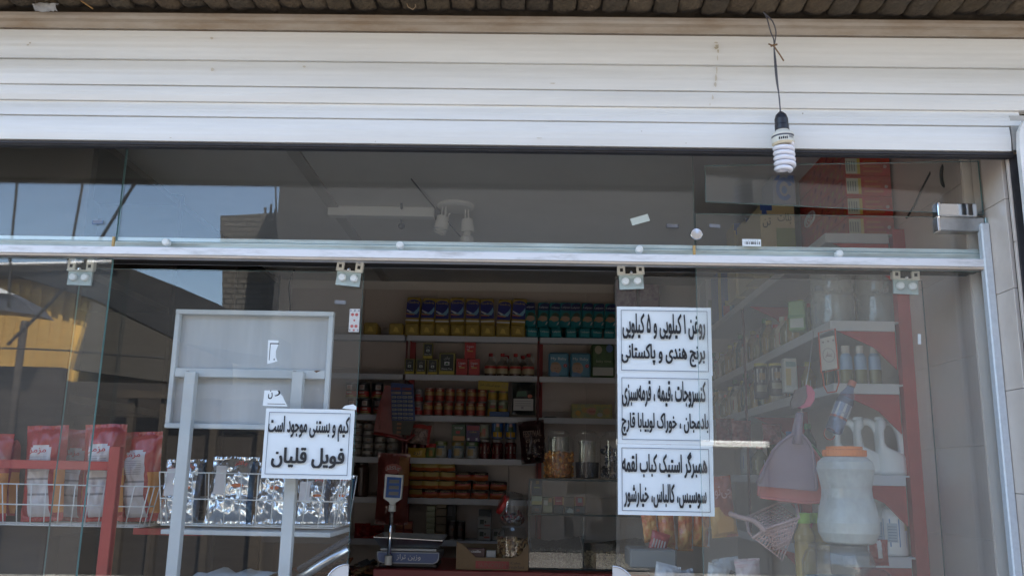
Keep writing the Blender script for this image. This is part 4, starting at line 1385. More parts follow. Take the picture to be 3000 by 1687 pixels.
def syrup():
    t = thing('syrup_bottle', 'x', 'bottle')
    u = S
    MB().lathe([(17 * u, 0), (17.5 * u, 3 * u), (17.5 * u, 34 * u), (14 * u, 41 * u), (6.5 * u, 50 * u), (5.5 * u, 60 * u)], CLEARP, 16, cap=False).build('body', t)
    MB().lathe([(.001, .001), (16.5 * u, 1 * u), (16.8 * u, 26 * u), (.001, 26.2 * u)], SYR, 16).build('syrup', t)
    MB().lathe([(17.8 * u, 7 * u), (17.8 * u, 31 * u)], LABY, 16, cap=False, mats=[LABY]).lathe([(18.0 * u, 22 * u), (18.0 * u, 29 * u)], REDCAP, 16, cap=False).build('label', t)
    MB().lathe([(6 * u, 59 * u), (6.5 * u, 60 * u), (6.5 * u, 68 * u), (.001, 69 * u)], REDCAP, 14).build('cap', t)
    MB().tube(smooth([Vector((6 * u, 0, 57 * u)), Vector((13 * u, 0, 57 * u)), Vector((15.5 * u, 0, 50 * u)), Vector((14 * u, 0, 42 * u))], 4), 2.2 * u, mat('cloudy_plastic', (.5, .5, .48), .3), 6).build('handle', t)
    return t


sb = syrup()
KIDS[sb.name] = list(sb.children)
for k, (px, dy, lab) in enumerate(((1437, 0, 'leftmost red capped syrup bottle on the second shelf'), (1472, 0, 'second red capped syrup bottle in the front row'), (1510, 0, 'third red capped syrup bottle in the front row'), (1548, 0, 'red capped syrup bottle nearest the red divider'), (1485, .11, 'red capped syrup bottle behind the second and third, left'), (1531, .11, 'red capped syrup bottle behind the front row, right'))):
    loc = (at(px, 1070, YF + .06 + dy).x, YF + .06 + dy, ZR[1] + .001)
    if k == 0:
        sb.location = loc; sb['label'] = lab; sb['group'] = 'syrup bottles on the second shelf'
    else:
        dup(sb, loc, lab, R(rnd.uniform(-20, 20)))
NAPB = mat('nappy_blue_film', (.10, .26, .36), .3, 0, .12, 14)
for k, (a, b, lab) in enumerate(((1607, 1667, 'left blue nappy pack showing a baby on the second shelf'), (1671, 1731, 'right blue nappy pack on the second shelf beside the green pack'))):
    wd, hg = (b - a) * S, 72 * S
    o = boxpack(wd, hg, .12, NAPB, [(arc(.36, .36, .27, .25, 0, 350, 14), SKIN), (arc(.32, .50, .2, .1, 0, 180, 8), C(.30, .19, .11, .5)), ([(.08, .02), (.55, .02), (.5, .14), (.3, .2), (.1, .18)], C(.12, .24, .42, .4)), (arc(.82, .46, .09, .075, 0, 350, 10), REDCAP), ([(.3, .34), (.34, .34), (.34, .37), (.3, .37)], HAIR), ([(.44, .34), (.48, .34), (.48, .37), (.44, .37)], HAIR), ([(.34, .24), (.44, .24), (.42, .21), (.36, .21)], C(.4, .1, .08, .5))], [('My Baby', .12, .66, .88, .80, WHT), ('3' if k else '2', .795, .43, .845, .49, WHT)], .012).build('nappy_pack')
    o.location = (at((a + b) / 2, 1070, YIT).x, YIT + .005, ZR[1] + .001 - 8 * S * 0)
    tag(o, lab, 'nappies', 'blue nappy packs')
GRN = mat('green_leaf_film', (.06, .12, .03), .35, 0, .5, 26)
wd = 68 * S
o = boxpack(wd, 100 * S, .13, GRN, [(.06, .06, .94, .30, C(.45, .45, .40, .4)), (arc(.78, .86, .15, .12, 0, 350, 10), C(.1, .16, .32, .4)), (arc(.3, .82, .16, .13, 0, 350, 10), C(.35, .3, .2, .4)), (.04, .31, .96, .33, C(.02, .05, .02, .5))], [('baby time', .2, .42, .85, .52, C(.35, .38, .25, .4))], .012).build('nappy_pack')
o.location = (at(1767, 1060, YIT).x, YIT + .004, ZR[1] + .001)
tag(o, 'tall green leaf patterned pack at the right of the second shelf', 'nappies')

# third shelf: tins
TIN = mat('tin_rim', (.5, .48, .45), .3, .8)


def can(r, h, bands, rim=TIN, seg=18):
    """Tin: bands = (z0, z1, material) as fractions of the height."""
    prof = [(r * .93, 0), (r, .004), (r * .985, .006)]
    ms = [rim, rim]
    for z0, z1, mm in bands:
        if prof[-1][1] < h * z0 - 1e-6:
            prof.append((r * .985, h * z0)); ms.append(bands[0][2])
        prof.append((r * .985, h * z1)); ms.append(mm)
    prof += [(r * .985, h - .006), (r, h - .004), (r * .94, h), (r * .90, h - .002), (.0001, h - .003)]
    ms += [bands[-1][2], rim, rim, rim, rim]
    return MB().lathe(prof, rim, seg, None, True, ms)


def stamp(mb, r, h, items):
    """Print wrapped on the front of a tin: (angle0, angle1, z0, z1, material)."""
    for a0, a1, z0, z1, mm in items:
        n = 4
        vs = []
        for i in range(n + 1):
            a = R(a0 + (a1 - a0) * i / n)
            vs += [(r * math.sin(a), -r * math.cos(a), z0 * h), (r * math.sin(a), -r * math.cos(a), z1 * h)]
        mb.add(vs, [(2 * i, 2 * i + 2, 2 * i + 3, 2 * i + 1) for i in range(n)], mm, True)
    return mb


TRED = mat('tomato_red', (.33, .05, .03), .35, 0, .3, 40); TGOLD = mat('tin_gold', (.46, .28, .10), .3, .3, .2, 30); BLKR = C(.02, .015, .018, .35); CRED = C(.38, .03, .03, .35)


def blackcan():
    return stamp(can(17.5 * S, 46 * S, [(.1, .12, C(.3, .3, .1)), (.12, .45, CRED), (.45, 1, BLKR)]), 17.6 * S, 46 * S, [(-30, 25, .55, .85, C(.45, .38, .35)), (-14, 14, .62, .8, C(.35, .2, .16)), (-40, 40, .16, .22, C(.4, .32, .1)), (-25, 25, .32, .40, C(.5, .42, .38))])


n_ = 0
for (px, lev) in ((1028, 0), (1064, 0), (1104, 0), (1028, 1), (1064, 1), (1104, 1)):
    lab = '%s black and red tin in the %s row at the third shelf end' % (('leftmost', 'middle', 'rightmost')[n_ % 3], ('lower', 'upper')[lev]); n_ += 1
    put('blackcan', blackcan, 'food_tin', lab, 'tin', 'black and red tins on the third shelf', at(px + (8 if not lev else 0), 1180, YF + .05).x, YF + .05, ZR[2] + .001 + lev * (46 * S + .001), R(rnd.uniform(-25, 25)))


def tomcan():
    return stamp(can(14.2 * S, 40 * S, [(.08, .45, TRED), (.45, .72, TGOLD), (.72, 1, TRED)]), 14.3 * S, 40 * S, [(-35, 35, .50, .60, C(.42, .30, .16)), (-20, 25, .2, .36, C(.42, .1, .05)), (-28, 28, .76, .86, C(.48, .36, .2))])


for k in range(6):
    for lev in (0, 1):
        put('tomcan', tomcan, 'tomato_tin', '%s red and gold tomato tin from the left in the %s row' % (ORD[k], ('lower', 'upper')[lev]), 'tin', 'tomato tins on the third shelf', at((1257, 1287, 1317, 1348, 1381, 1411)[k] + (-2, 1)[lev], 1180, YF + .045).x, YF + .045 + rnd.uniform(-.004, .004), ZR[2] + .001 + lev * (40 * S + .001), R(rnd.uniform(-40, 40)))


def redgrey():
    return stamp(can(13.5 * S, 38 * S, [(.08, .4, CRED), (.4, 1, C(.28, .25, .25))]), 13.6 * S, 38 * S, [(-40, 30, .45, .6, CRED), (-25, 25, .7, .85, C(.12, .1, .1))])


for lev in (0, 1):
    put('redgrey', redgrey, 'food_tin', '%s grey and red tin beside the tomato tins' % ('lower', 'upper')[lev], 'tin', 'grey and red tins', at(1226, 1180, YF + .045).x, YF + .045, ZR[2] + .001 + lev * (38 * S + .001))


def yelcan():
    return stamp(can(14.5 * S, 46 * S, [(.05, .5, C(.42, .27, .04)), (.5, 1, C(.20, .22, .12))]), 14.6 * S, 46 * S, [(-40, 20, .55, .7, C(.4, .1, .1)), (-30, 35, .75, .9, C(.4, .4, .3)), (-20, 25, .15, .4, C(.5, .3, .03))])


for k, px in enumerate((1443, 1474)):
    for lev in (0, 1):
        put('yelcan', yelcan, 'fruit_tin', '%s %s green and yellow fruit tin under the yellow shelf card' % (('lower', 'upper')[lev], ('left', 'right')[k]), 'tin', 'fruit tins on the third shelf', at(px, 1180, YF + .05).x, YF + .05, ZR[2] + .001 + lev * (46 * S + .001), R(rnd.uniform(-20, 20)))
o = boxpack(88 * S, 26 * S, .001, C(.44, .31, .03, .5), (), [('موجود است|کارت شارژ', .06, .35, .72, .75, INK), ('ویژه', .78, .3, .95, .8, C(.3, .2, .1))], .0003).build('shelf_card')
o.location = (at(1444, 1134, YF - .01).x, YF - .012, ZR[1] - .04 - 27 * S); o.rotation_euler = (0, R(3), 0)
tag(o, 'yellow lettered card hanging from the second shelf above the tins', 'card')
o = boxpack(58 * S, 15 * S, .08, C(.02, .07, .2), (), (), .003).build('small_carton'); o.location = (at(1463, 1210, YF).x, YF + .004 - .03 + .03, ZR[2] + .0005)
tag(o, 'small dark blue carton before the fruit tins', 'carton')
# hanging packs by the right divider of the middle bay
DKF = mat('dark_green_black_film', (.022, .026, .02), .3, 0, .5, 20)


def hang(name, label, cat, px0, px1, pyt, pyb, Y, dep, m, mfn=None, extra=None, crump=.3, seed=1, rot=None, lean=0):
    a, b = at(px0, pyb, Y), at(px1, pyt, Y)
    wd, hg = b.x - a.x, b.z - a.z
    t = thing(name, label, cat, ((a.x + b.x) / 2, Y, a.z), None, 0, rot)
    pillow(wd, hg, dep, m, crump, seed, mfn, 16, 24, .05, lean).build('bag', t)
    if extra:
        e = MB(); extra(e, wd, hg); e.build('printing', t)
    return t


def e1(e, wd, hg):
    e.box((-.42 * wd, -.032, .12 * hg), (.40 * wd, -.0315, .48 * hg), C(.48, .47, .45, .5))
    for z in (.40, .33, .26):
        e.box((-.35 * wd, -.0328, hg * z), (.3 * wd, -.0322, hg * (z + .02)), GREYT)
    e.box((-.1 * wd, -.0328, hg * .17), (.0, -.0322, hg * .24), GREYT)
    e.prism([(.26 * wd + .10 * wd * math.cos(q * .7), .56 * hg + .06 * hg * math.sin(q * .7)) for q in range(9)], -.0332, -.0328, C(.45, .12, .06, .4))
    e.prism([(-.3 * wd, .55 * hg), (.15 * wd, .55 * hg), (.1 * wd, .72 * hg), (-.25 * wd, .70 * hg)], -.031, -.0306, C(.03, .10, .05, .4))


hang('snack_bag', 'dark bag with white label hanging by the red divider on the third shelf', 'snack bag', 1498, 1570, 1120, 1214, YF - .06, .05, DKF, None, e1, .3, 4)


def e2(e, wd, hg):
    e.text('FESTIVAL', -.34 * wd, hg * .62, .36 * wd, hg * .76, C(.24, .15, .11, .5), -.040, .02)
    e.text('chips', -.26 * wd, hg * .46, .28 * wd, hg * .58, C(.28, .2, .14, .5), -.040, .01)
    for k in range(26):
        x, z = rnd.uniform(-.3, .38), rnd.uniform(.08, .40)
        e.box((x * wd, -.0395, z * hg), (x * wd + .008, -.039, z * hg + .007), C(*[(.30, .26, .2), (.12, .10, .09), (.22, .12, .07)][k % 3], .5))


hang('snack_bag', 'large dark bag lettered FESTIVAL hanging above the glass jars', 'snack bag', 1528, 1606, 1232, 1356, YF - .10, .07, mat('dark_maroon_film', (.045, .014, .014), .3, 0, .5, 12), None, e2, .25, 9, (0, R(-6), 0))
# right bay third shelf: long fruit patterned box
FRU = mat('fruit_print_yellow', (.42, .34, .10), .4, 0, 0, 30, col2=(.20, .26, .16), thr=(.35, .6))
o = boxpack(118 * S, 41 * S, .12, FRU, [(arc(.16, .36, .07, .2, 0, 350, 9), C(.5, .26, .03)), (arc(.32, .58, .08, .2, 0, 350, 9), C(.48, .30, .10)), (arc(.50, .5, .14, .26, 0, 350, 10), C(.5, .26, .18)), (arc(.86, .5, .09, .24, 0, 350, 9), C(.46, .28, .12)), (arc(.70, .25, .07, .16, 0, 350, 9), C(.42, .40, .36)), ([(.58, .2), (.62, .9), (.66, .9), (.62, .2)], C(.3, .34, .14))], [('tissue', .42, .42, .58, .6, CRED)], .002).build('tissue_box')
o.location = (at(1734, 1208, YIT).x, YIT, ZR[2] + .001)
tag(o, 'long yellow fruit patterned box on the third shelf above the jars', 'box')
o = MB().prism([(0, 0), (.10, .0), (.09, .006), (.02, .008)], 0, .05, BLK).build('cable_end'); o.location = (at(1590, 1225, YIT).x, YIT, ZR[2] + .001)
tag(o, 'flat black strip lying on the right bay of the third shelf', 'strip')

# hanging blue sachet strips and red plastic bag beside them
sx = thing('sachet_strip', 'blue sheet of small sachets hanging from the second shelf', 'sachets', (at(1180, 1117, YF - .14).x, YF - .14, zat(1236, YF - .14)))
p0, p1 = at(1146, 1120, YF - .14), at(1216, 1232, YF - .14)
BLS = mat('sachet_blue', (.025, .055, .20), .35, 0, .2, 20)
m = MB()
x0, x1, zt_, zb_ = p0.x - .002, p1.x - .01, p0.z, p1.z
m.prism([(x0, zt_), (x1 - .012, zt_ - .01), (x1 + .012, zb_), (x0 + .018, zb_)], YF - .14, YF - .136, BLS)
part(m, 'sheet', sx)
cw = (x1 - x0 - .02) / 4
for r in range(8):
    for c in range(4):
        ww_ = cw * (.86 if r > 1 else .9)
        if r < 2 and c % 2:
            continue
        xx = x0 + .006 + c * cw + r * .0022
        z = zt_ - .030 - r * (zt_ - zb_ - .03) / 8
        mm = [C(.26, .05, .04), C(.34, .26, .18)][r] if r < 2 else C(.33, .31, .24)
        q = MB().rbox((xx, YF - .146, z - .020), (xx + (ww_ if r > 1 else ww_ * 1.9), YF - .1405, z - .004), mm, .002).box((xx + .004, YF - .1466, z - .014), (xx + ww_ * .7, YF - .1461, z - .010), BLS)
        part(q, 'sachet', sx)
m = MB().prism([(x0 + .02, zb_ - .001), (x1 + .008, zb_ - .001), (x1 - .02, zb_ - .10), (x0 + .03, zb_ - .09)], YF - .14, YF - .132, mat('brown_sachet', (.05, .045, .025), .4, 0, .4, 30))
for k in range(3):
    m.box((x0 + .055, YF - .1408, zb_ - .03 - k * .028), (x0 + .085, YF - .1402, zb_ - .015 - k * .028), C(.3, .12, .05))
part(m, 'lower_sachets', sx)
rbm = mat('red_plastic_film', (.26, .03, .025), .3, 0, .3, 9, coat=.3)
a = at(1132, 1128, YF - .10)
mb = MB()
pts = [(1128, 1130), (1148, 1128), (1150, 1200), (1158, 1262), (1180, 1282), (1196, 1290), (1150, 1283), (1094, 1270), (1104, 1210)]
P_ = [at(x, y, YF - .10) for x, y in pts]
mb.prism([(p.x - a.x, p.z - a.z) for p in P_], -.006, .02, rbm)
mb.tube([at(1118, 1180, YF - .107) - a, at(1112, 1255, YF - .107) - a], .0025, C(.4, .1, .08), 5)
mb.tube([at(1096, 1268, YF - .108) - a, at(1150, 1278, YF - .112) - a, at(1192, 1290, YF - .11) - a, at(1215, 1272, YF - .105) - a], .012, rbm, 7)
o = mb.build('red_bag'); o.location = a
tag(o, 'folded red plastic sheet hanging left of the blue sachets', 'plastic bag')
hang('snack_bag', 'small clear and red packet leaning above the yellow pouch', 'packet', 1200, 1260, 1243, 1300, YF - .05, .04, mat('speckled_packet', (.30, .20, .16), .35, 0, 0, 60, col2=(.12, .08, .07), thr=(.4, .55)), (lambda u, v: C(.38, .04, .03) if v > .78 or u > .9 else mat('speckled_packet', (.3, .2, .16))), None, .3, 7, (0, R(6), 0))

# fourth shelf
def tuna():
    return stamp(can(17 * S, 18.5 * S, [(.1, .35, C(.12, .10, .09)), (.35, 1, C(.30, .27, .24))]), 17.1 * S, 18.5 * S, [(-40, 10, .4, .85, C(.42, .38, .33)), (10, 40, .4, .7, C(.2, .12, .08))])


for c, px in enumerate((1008, 1043, 1078, 1114, 1150)):
    for lev in range(5 if c < 3 else 3):
        put('tuna', tuna, 'fish_tin', 'flat fish tin, %s from the bottom of the %s stack on the fourth shelf' % (ORD[lev], ORD[c]), 'tin', 'stacked fish tins on the fourth shelf', at(px, 1310, YF + .055).x, YF + .055, ZR[3] + .0005 + lev * (18.5 * S + .0008), R(rnd.uniform(-40, 40)))


def item(px0, px1, h, row, m, decals, texts, name, label, cat, d=.05, r=.004, up=0, dy=0, rz=0):
    o = boxpack((px1 - px0) * S, h * S, d, m, decals, texts, r).build(name)
    o.location = (at((px0 + px1) / 2, ROW[row] - 30, YIT + dy).x, YIT + dy, ZR[row] + .001 + up * S)
    o.rotation_euler = (0, 0, R(rz))
    return tag(o, label, cat)


def jarlike(r, h, prof, m, bands, cap, name, label, cat, px, row, dy=.05, up=0, group=None):
    t = thing(name, label, cat, (at(px, ROW[row] - 30, YF + dy).x, YF + dy, ZR[row] + .001 + up * S), group)
    MB().lathe([(a * r, b * h) for a, b in prof], m, 18).build('body', t)
    mb = MB()
    for z0, z1, mm in bands:
        stamp(mb, r * 1.012, h, [(-75, 75, z0, z1, mm)])
    if bands:
        mb.build('label', t)
    if cap:
        MB().lathe([(cap[0] * r, cap[1] * h), (cap[0] * r, cap[2] * h), (.0001, cap[2] * h + .001)], cap[3], 18).build('lid', t)
    return t


JAR = [(.85, 0), (1, .03), (1, .78), (.8, .86), (.8, .9)]
for k, px in enumerate((1190, 1215, 1240)):
    jarlike(14 * S, 48 * S, JAR, mat('dark_red_jam', (.13, .015, .02), .15), [(.25, .55, C(.28, .08, .06))], (.86, .87, 1, C(.2, .05, .05)), 'jam_jar', '%s dark red jam jar from the left behind the yellow pouch' % ORD[k], 'jar', px, 3, .12, 0, 'dark jam jars behind the yellow pouch')
o = hang('food_pouch', 'bright yellow food pouch at the front of the fourth shelf', 'pouch', 1194, 1248, 1312, 1344, YF + .02, .03, C(.55, .36, .05, .35), None, lambda e, w_, h_: e.text('ترد', -.2 * w_, .3 * h_, .22 * w_, .72 * h_, C(.12, .07, .03), -.022, .02), .15, 3)
hang('food_pouch', 'red topped green pouch beside the yellow pouch', 'pouch', 1247, 1278, 1299, 1344, YF + .02, .025, C(.28, .22, .06, .35), lambda u, v: C(.42, .03, .03, .35) if v > .74 else (C(.45, .2, .03) if .3 < u < .7 and .2 < v < .6 else C(.12, .16, .04)), None, .15, 6)
CANL = [(1292, C(.34, .34, .30), C(.2, .24, .06), 'pale green and white tin right of the red topped pouch'), (1341, C(.30, .33, .32), C(.35, .24, .05), 'white mushroom tin left of the jam jars'), (1383, C(.33, .34, .35), C(.1, .2, .08), 'white mushroom tin beside the labelled jam jars')]
for k, (px, c1_, c2_, lab) in enumerate(CANL):
    o = stamp(can(18.5 * S, 48 * S, [(.05, .75, c1_), (.75, 1, c2_)]), 18.6 * S, 48 * S, [(-45, 10, .15, .55, C(.40, .28, .12)), (-35, 30, .60, .72, C(.06, .12, .2)), (15, 40, .2, .4, C(.45, .45, .42)), (-30, 20, .8, .92, C(.4, .38, .3))]).build('mushroom_tin')
    o.location = (at(px, 1315, YF + .06).x, YF + .06, ZR[3] + .001); o.rotation_euler = (0, 0, R(rnd.uniform(-15, 15)))
    tag(o, lab, 'tin')
item(1314, 1322, 25, 3, C(.03, .10, .28), (), (), 'small_carton', 'tiny blue carton between the white tins', 'carton', .03, .001)
item(1322, 1362, 47, 3, C(.05, .09, .04), [(.1, .02, .95, .3, C(.45, .2, .07)), (.3, .45, .6, .62, CRED)], [('soup', .2, .7, .8, .85, WHT)], 'soup_carton', 'dark green carton with orange foot standing on the tins', 'carton', .05, .002, 49)
item(1365, 1404, 46, 3, C(.10, .05, .14), [(.05, .68, .95, .95, C(.33, .05, .06)), (.1, .3, .9, .5, C(.06, .05, .12)), (.1, .05, .25, .2, WHT), (.7, .05, .85, .2, WHT)], [('cake', .25, .52, .75, .65, C(.45, .35, .1))], 'soup_carton', 'purple and red carton standing on the tins', 'carton', .05, .002, 49)
REDJ = mat('red_jam', (.10, .012, .012), .12)
for k, px in enumerate((1420, 1457, 1496)):
    jarlike(17 * S, 55 * S, JAR, REDJ, [(.28, .62, C(.40, .32, .24)), (.55, .66, C(.40, .10, .08)), (.34, .46, C(.12, .08, .06))] if k < 2 else [(.3, .66, C(.36, .36, .34)), (.4, .5, C(.42, .15, .12))], (.86, .87, 1, C(.30, .28, .26)), 'jam_jar', ('left labelled red jam jar under the pale can', 'middle labelled red jam jar under a pineapple tin', 'right labelled jam jar under a pineapple tin')[k], 'jar', px, 3, .05, 0, 'labelled jam jars on the fourth shelf')
BLP = C(.03, .10, .30, .3); PIN = C(.58, .33, .02, .35)


def pine():
    return stamp(can(17 * S, 48 * S, [(.04, 1, BLP)]), 17.15 * S, 48 * S, [(-50, -5, .12, .42, PIN), (5, 50, .12, .42, PIN), (-24, 24, .40, .75, C(.05, .09, .03)), (-14, 14, .72, .9, C(.52, .28, .2)), (-40, -25, .5, .9, C(.25, .4, .6))])


for k, px in enumerate((1457, 1496)):
    put('pine', pine, 'pineapple_tin', ('left blue pineapple tin on top of a jam jar', 'right blue pineapple tin on top of a jam jar')[k], 'tin', 'pineapple tins', at(px, 1260, YF + .05).x, YF + .05, ZR[3] + .003 + 56 * S, R(rnd.uniform(-8, 8)))
o = stamp(can(18 * S, 42 * S, [(.04, 1, C(.36, .35, .28))]), 18.1 * S, 42 * S, [(-50, 20, .15, .45, C(.38, .2, .1)), (-40, 40, .5, .85, C(.28, .32, .2)), (-10, 20, .3, .7, C(.42, .12, .1))]).build('food_tin')
o.location = (at(1417, 1262, YF + .05).x, YF + .05, ZR[3] + .003 + 56 * S)
tag(o, 'pale green tin on the leftmost labelled jam jar', 'tin')

# fifth shelf: stacked instant noodle packets
NOR = mat('noodle_orange', (.44, .11, .03), .32, 0, .25, 20, coat=.2); NYE = C(.40, .29, .07, .35); NBK = C(.03, .02, .015, .35)


def noodle(kind):
    def mk():
        wd, hg, d = 47 * S, 25 * S, .10
        if kind:
            return pk(wd, hg, d, [(0, .42, NOR), (.42, .86, NYE), (.86, 1, NBK)])
        return pk(wd, hg, d, [(0, .52, NOR), (.52, .62, CRED), (.62, 1, NBK)])
    return mk


def pk(wd, hg, d, bands):
    mb = MB()

    def prof(u, v):
        e = 1 - abs(2 * u - 1) ** 4
        return ((u - .5) * wd, -.012 * math.sin(math.pi * v) * e, hg * (v * (.86 + .14 * e) + .07 * (1 - e) + .02 * math.sin(u * 9)))
    sel = lambda u, v: next(mm for z0, z1, mm in bands if v <= z1)
    mb.grid(prof, 10, 8, bands[0][2], True, None, sel)
    mb.grid(lambda u, v: ((u - .5) * wd, d * v, prof(u, 1)[2]), 10, 2, NBK)
    mb.box((-wd * .49, .004, .001), (wd * .49, d, hg * .9), NBK)
    mb.text('INDOMIE', -wd * .3, hg * .66, wd * .3, hg * .82, C(.4, .3, .15), -.0135, .01)
    return mb


stk = [(1222, 5, 1), (1260, 4, 1), (1308, 4, 1), (1355, 3, 0), (1408, 3, 0), (1462, 2, 0)]
for c, (px, n, kd) in enumerate(stk):
    for lev in range(n):
        kind = 1 if (kd and lev > 0) or (c == 0) else 0
        put('noodle%d' % kind, noodle(kind), 'noodle_pack', '%s packet from the bottom of the %s stack on the fifth shelf' % (ORD[lev], ORD[c]), 'noodle pack', 'stacked orange noodle packets', at(px + rnd.uniform(-3, 3), 1420, YIT + .01).x, YIT + .012 + (.03 if c == 0 else 0), ZR[4] + .001 + lev * (25 * S + .0005), 0, (0, R(rnd.uniform(-2, 2)), R(rnd.uniform(-4, 4))))
jarlike(23 * S, 104 * S, JAR, mat('dark_brown_contents', (.07, .035, .025), .3, 0, .4, 30), [(.12, .6, C(.10, .05, .035))], (.86, .87, 1, BLK), 'storage_jar', 'big dark jar at the left end of the fifth shelf', 'jar', 1056, 4, .08)


def e3(e, wd, hg):
    e.prism([(.05 * wd + .26 * wd * math.cos(q * .6), .78 * hg + .07 * hg * math.sin(q * .6)) for q in range(10)], -.0815, -.081, C(.40, .10, .08, .4))
    e.text('چاکلز', -.18 * wd, hg * .75, .26 * wd, hg * .82, C(.45, .38, .36), -.0825, .02)
    e.box((-.2 * wd, -.080, .55 * hg), (.25 * wd, -.0795, .68 * hg), C(.30, .24, .24))


hang('snack_bag', 'large pink red bag hanging behind the scale display', 'snack bag', 1097, 1203, 1328, 1535, YF - .25, .12, mat('pink_red_film', (.24, .06, .05), .25, 0, .35, 7, coat=.4), lambda u, v: C(.28, .12, .04, .3) if u > .68 and v > .55 else mat('pink_red_film', (.3, .06, .05)), e3, .35, 11)

# sixth shelf
for k, (px, nm) in enumerate(((1062, 'left'), (1102, 'right'))):
    hang('snack_bag', '%s crumpled red packet lying on the lowest visible shelf' % nm, 'packet', px - 26, px + 24, 1532 + 6 * k, 1582, YF + .03, .05, mat('red_glossy_film', (.34, .02, .018), .25, 0, .4, 14), None, None, .8, 21 + k)
for k in range(2):
    for lev in range(2):
        item(1158 + 26 * k, 1181 + 26 * k, 24, 5, C(.36, .05, .03), [(.1, .15, .9, .75, C(.5, .16, .06))], (), 'small_carton', '%s %s small orange red carton left of the pale stack' % (('lower', 'upper')[lev], ('left', 'right')[k]), 'carton', .05, .002, lev * 24.6, 0, rnd.uniform(-4, 4))
for lev in range(6):
    item(1248, 1273, 15, 5, C(.34, .34, .22), [(.1, .1, .9, .5, C(.28, .28, .16))], (), 'soap_bar', '%s pale green wrapped bar from the bottom of the stack' % ORD[lev], 'soap', .06, .004, lev * 15.5, 0, rnd.uniform(-4, 4))
for lev in range(5):
    item(1276, 1306, 21, 5, C(.13, .085, .04), [(.08, .15, .92, .7, C(.16, .105, .05))], (), 'soap_bar', '%s brown wrapped bar from the bottom of the stack' % ORD[lev], 'soap', .06, .003, lev * 21.6, 0, rnd.uniform(-3, 3))
item(1308, 1334, 107, 5, C(.022, .022, .026), [(.1, .6, .6, .85, C(.1, .1, .11))], (), 'black_carton', 'tall black carton behind the two dark tins', 'carton', .05, .002, 0, .10)
for k, px in enumerate((1323, 1349)):
    o = stamp(can(13 * S, 53 * S, [(.03, 1, C(.035, .018, .014))]), 13.1 * S, 53 * S, [(-30, 20, .2, .75, C(.16, .11, .09)), (-10, 30, .5, .6, C(.2, .06, .04))]).build('cocoa_tin')
    o.location = (at(px, 1560, YF + .04).x, YF + .04, ZR[5] + .001)
    tag(o, ('left dark cocoa tin beside the brown stack', 'right dark cocoa tin beside the brown stack')[k], 'tin', 'dark cocoa tins')
for k in range(3):
    item(1400 if k < 2 else 1442, 1438 if k < 2 else 1478, 32, 5, C(.38, .36, .33), [(.15, .35, .45, .75, HAIR), (.5, .45, .62, .65, HAIR), (.5, .2, .9, .34, C(.45, .12, .1))], (), 'soap_carton', ('lower white soap carton with a face left of the biscuit jar', 'upper white soap carton with a face left of the biscuit jar', 'white soap carton behind the biscuit jar')[k], 'carton', .05, .002, 33 if k == 1 else 0, .02 if k < 2 else .06)
item(1402, 1437, 18, 5, C(.06, .06, .06), (), (), 'small_carton', 'flat dark carton topping the white soap cartons', 'carton', .06, .002, 67, .02)

# ------------------------------------------------------------------ counter, scale, display case, jars, tray
YC = 4.66
zc = zat(1669, YC, 1300)
ct = thing('shop_counter', 'shop counter with a red front edge in the doorway', 'counter', (at(1300, 1680, YC).x, YC, .12))
cx0, cx1 = at(1092, 1680, YC).x, at(1905, 1680, YC).x
part(MB().rbox((cx0, YC, zc - .06), (cx1, YC + .7, zc), mat('red_counter_edge', (.24, .03, .03), .4, 0, .2, 5), .004), 'top', ct)
part(MB().box((cx0 + .02, YC + .03, .12), (cx1 - .02, YC + .66, zc - .061), BRN), 'base', ct)
b0 = at(850, 1680, YC + .1).x
sdc = thing('goods_crate', 'low crate of dark orange packets left of the counter', 'crate', ((b0 + cx0) / 2, YC + .2, .12))
part(MB().box((b0, YC + .1, .12), (cx0 - .02, YC + .5, zc - .07), BRN), 'box', sdc)
pm = MB()
for k in range(70):
    x, y = rnd.uniform(b0 + .03, cx0 - .08), YC + .12 + rnd.random() * .3
    T = Matrix.Translation((x, y, zc - .066 + rnd.random() * .05)) @ Euler((rnd.uniform(-.5, .5), rnd.uniform(-.5, .5), rnd.uniform(-2, 2))).to_matrix().to_4x4()
    pm.rbox((0, 0, 0), (.06, .04, .012), [C(.22, .08, .03), C(.10, .03, .02), C(.16, .10, .04), C(.05, .05, .05)][k % 4], .003, T)
o = part(pm, 'packets', sdc); o['kind'] = 'stuff'

YK = 4.72
sk = YK / 2600
scx = at(1195, 1630, YK).x
st = thing('price_scale', 'blue fronted shop scale with pole display on the counter', 'scale', (scx, YK, zc))
BLK_ = C(.03, .03, .034, .4)
part(MB().rbox((scx - 82 * sk, YK + .02, zc + .002), (scx + 82 * sk, YK + .26, zc + 12 * sk), BLK_, .004), 'foot', st)
bz0, bz1 = at(1195, 1650, YK).z, at(1195, 1616, YK).z
def rr(x0, z0, x1, z1, r):
    return [(x0 + r, z0), (x1 - r, z0), (x1 - r * .3, z0 + r * .3), (x1, z0 + r), (x1, z1), (x0, z1), (x0, z0 + r), (x0 + r * .3, z0 + r * .3)]
bp_ = MB().prism(rr(scx - 88 * sk, bz0, scx + 88 * sk, bz1, .03), YK, YK + .26, mat('scale_body_grey', (.34, .36, .40), .4))
part(bp_, 'body', st)
fp = MB().prism(rr(scx - 85 * sk, bz0 + .005, scx + 85 * sk, bz1 - .005, .026), YK - .002, YK - .0005, C(.07, .11, .24, .35))
fp.text('وزین تراز', scx - 32 * sk, bz0 + .016, scx + 36 * sk, bz1 - .010, WHT, YK - .003, .0)
part(fp, 'front_panel', st)
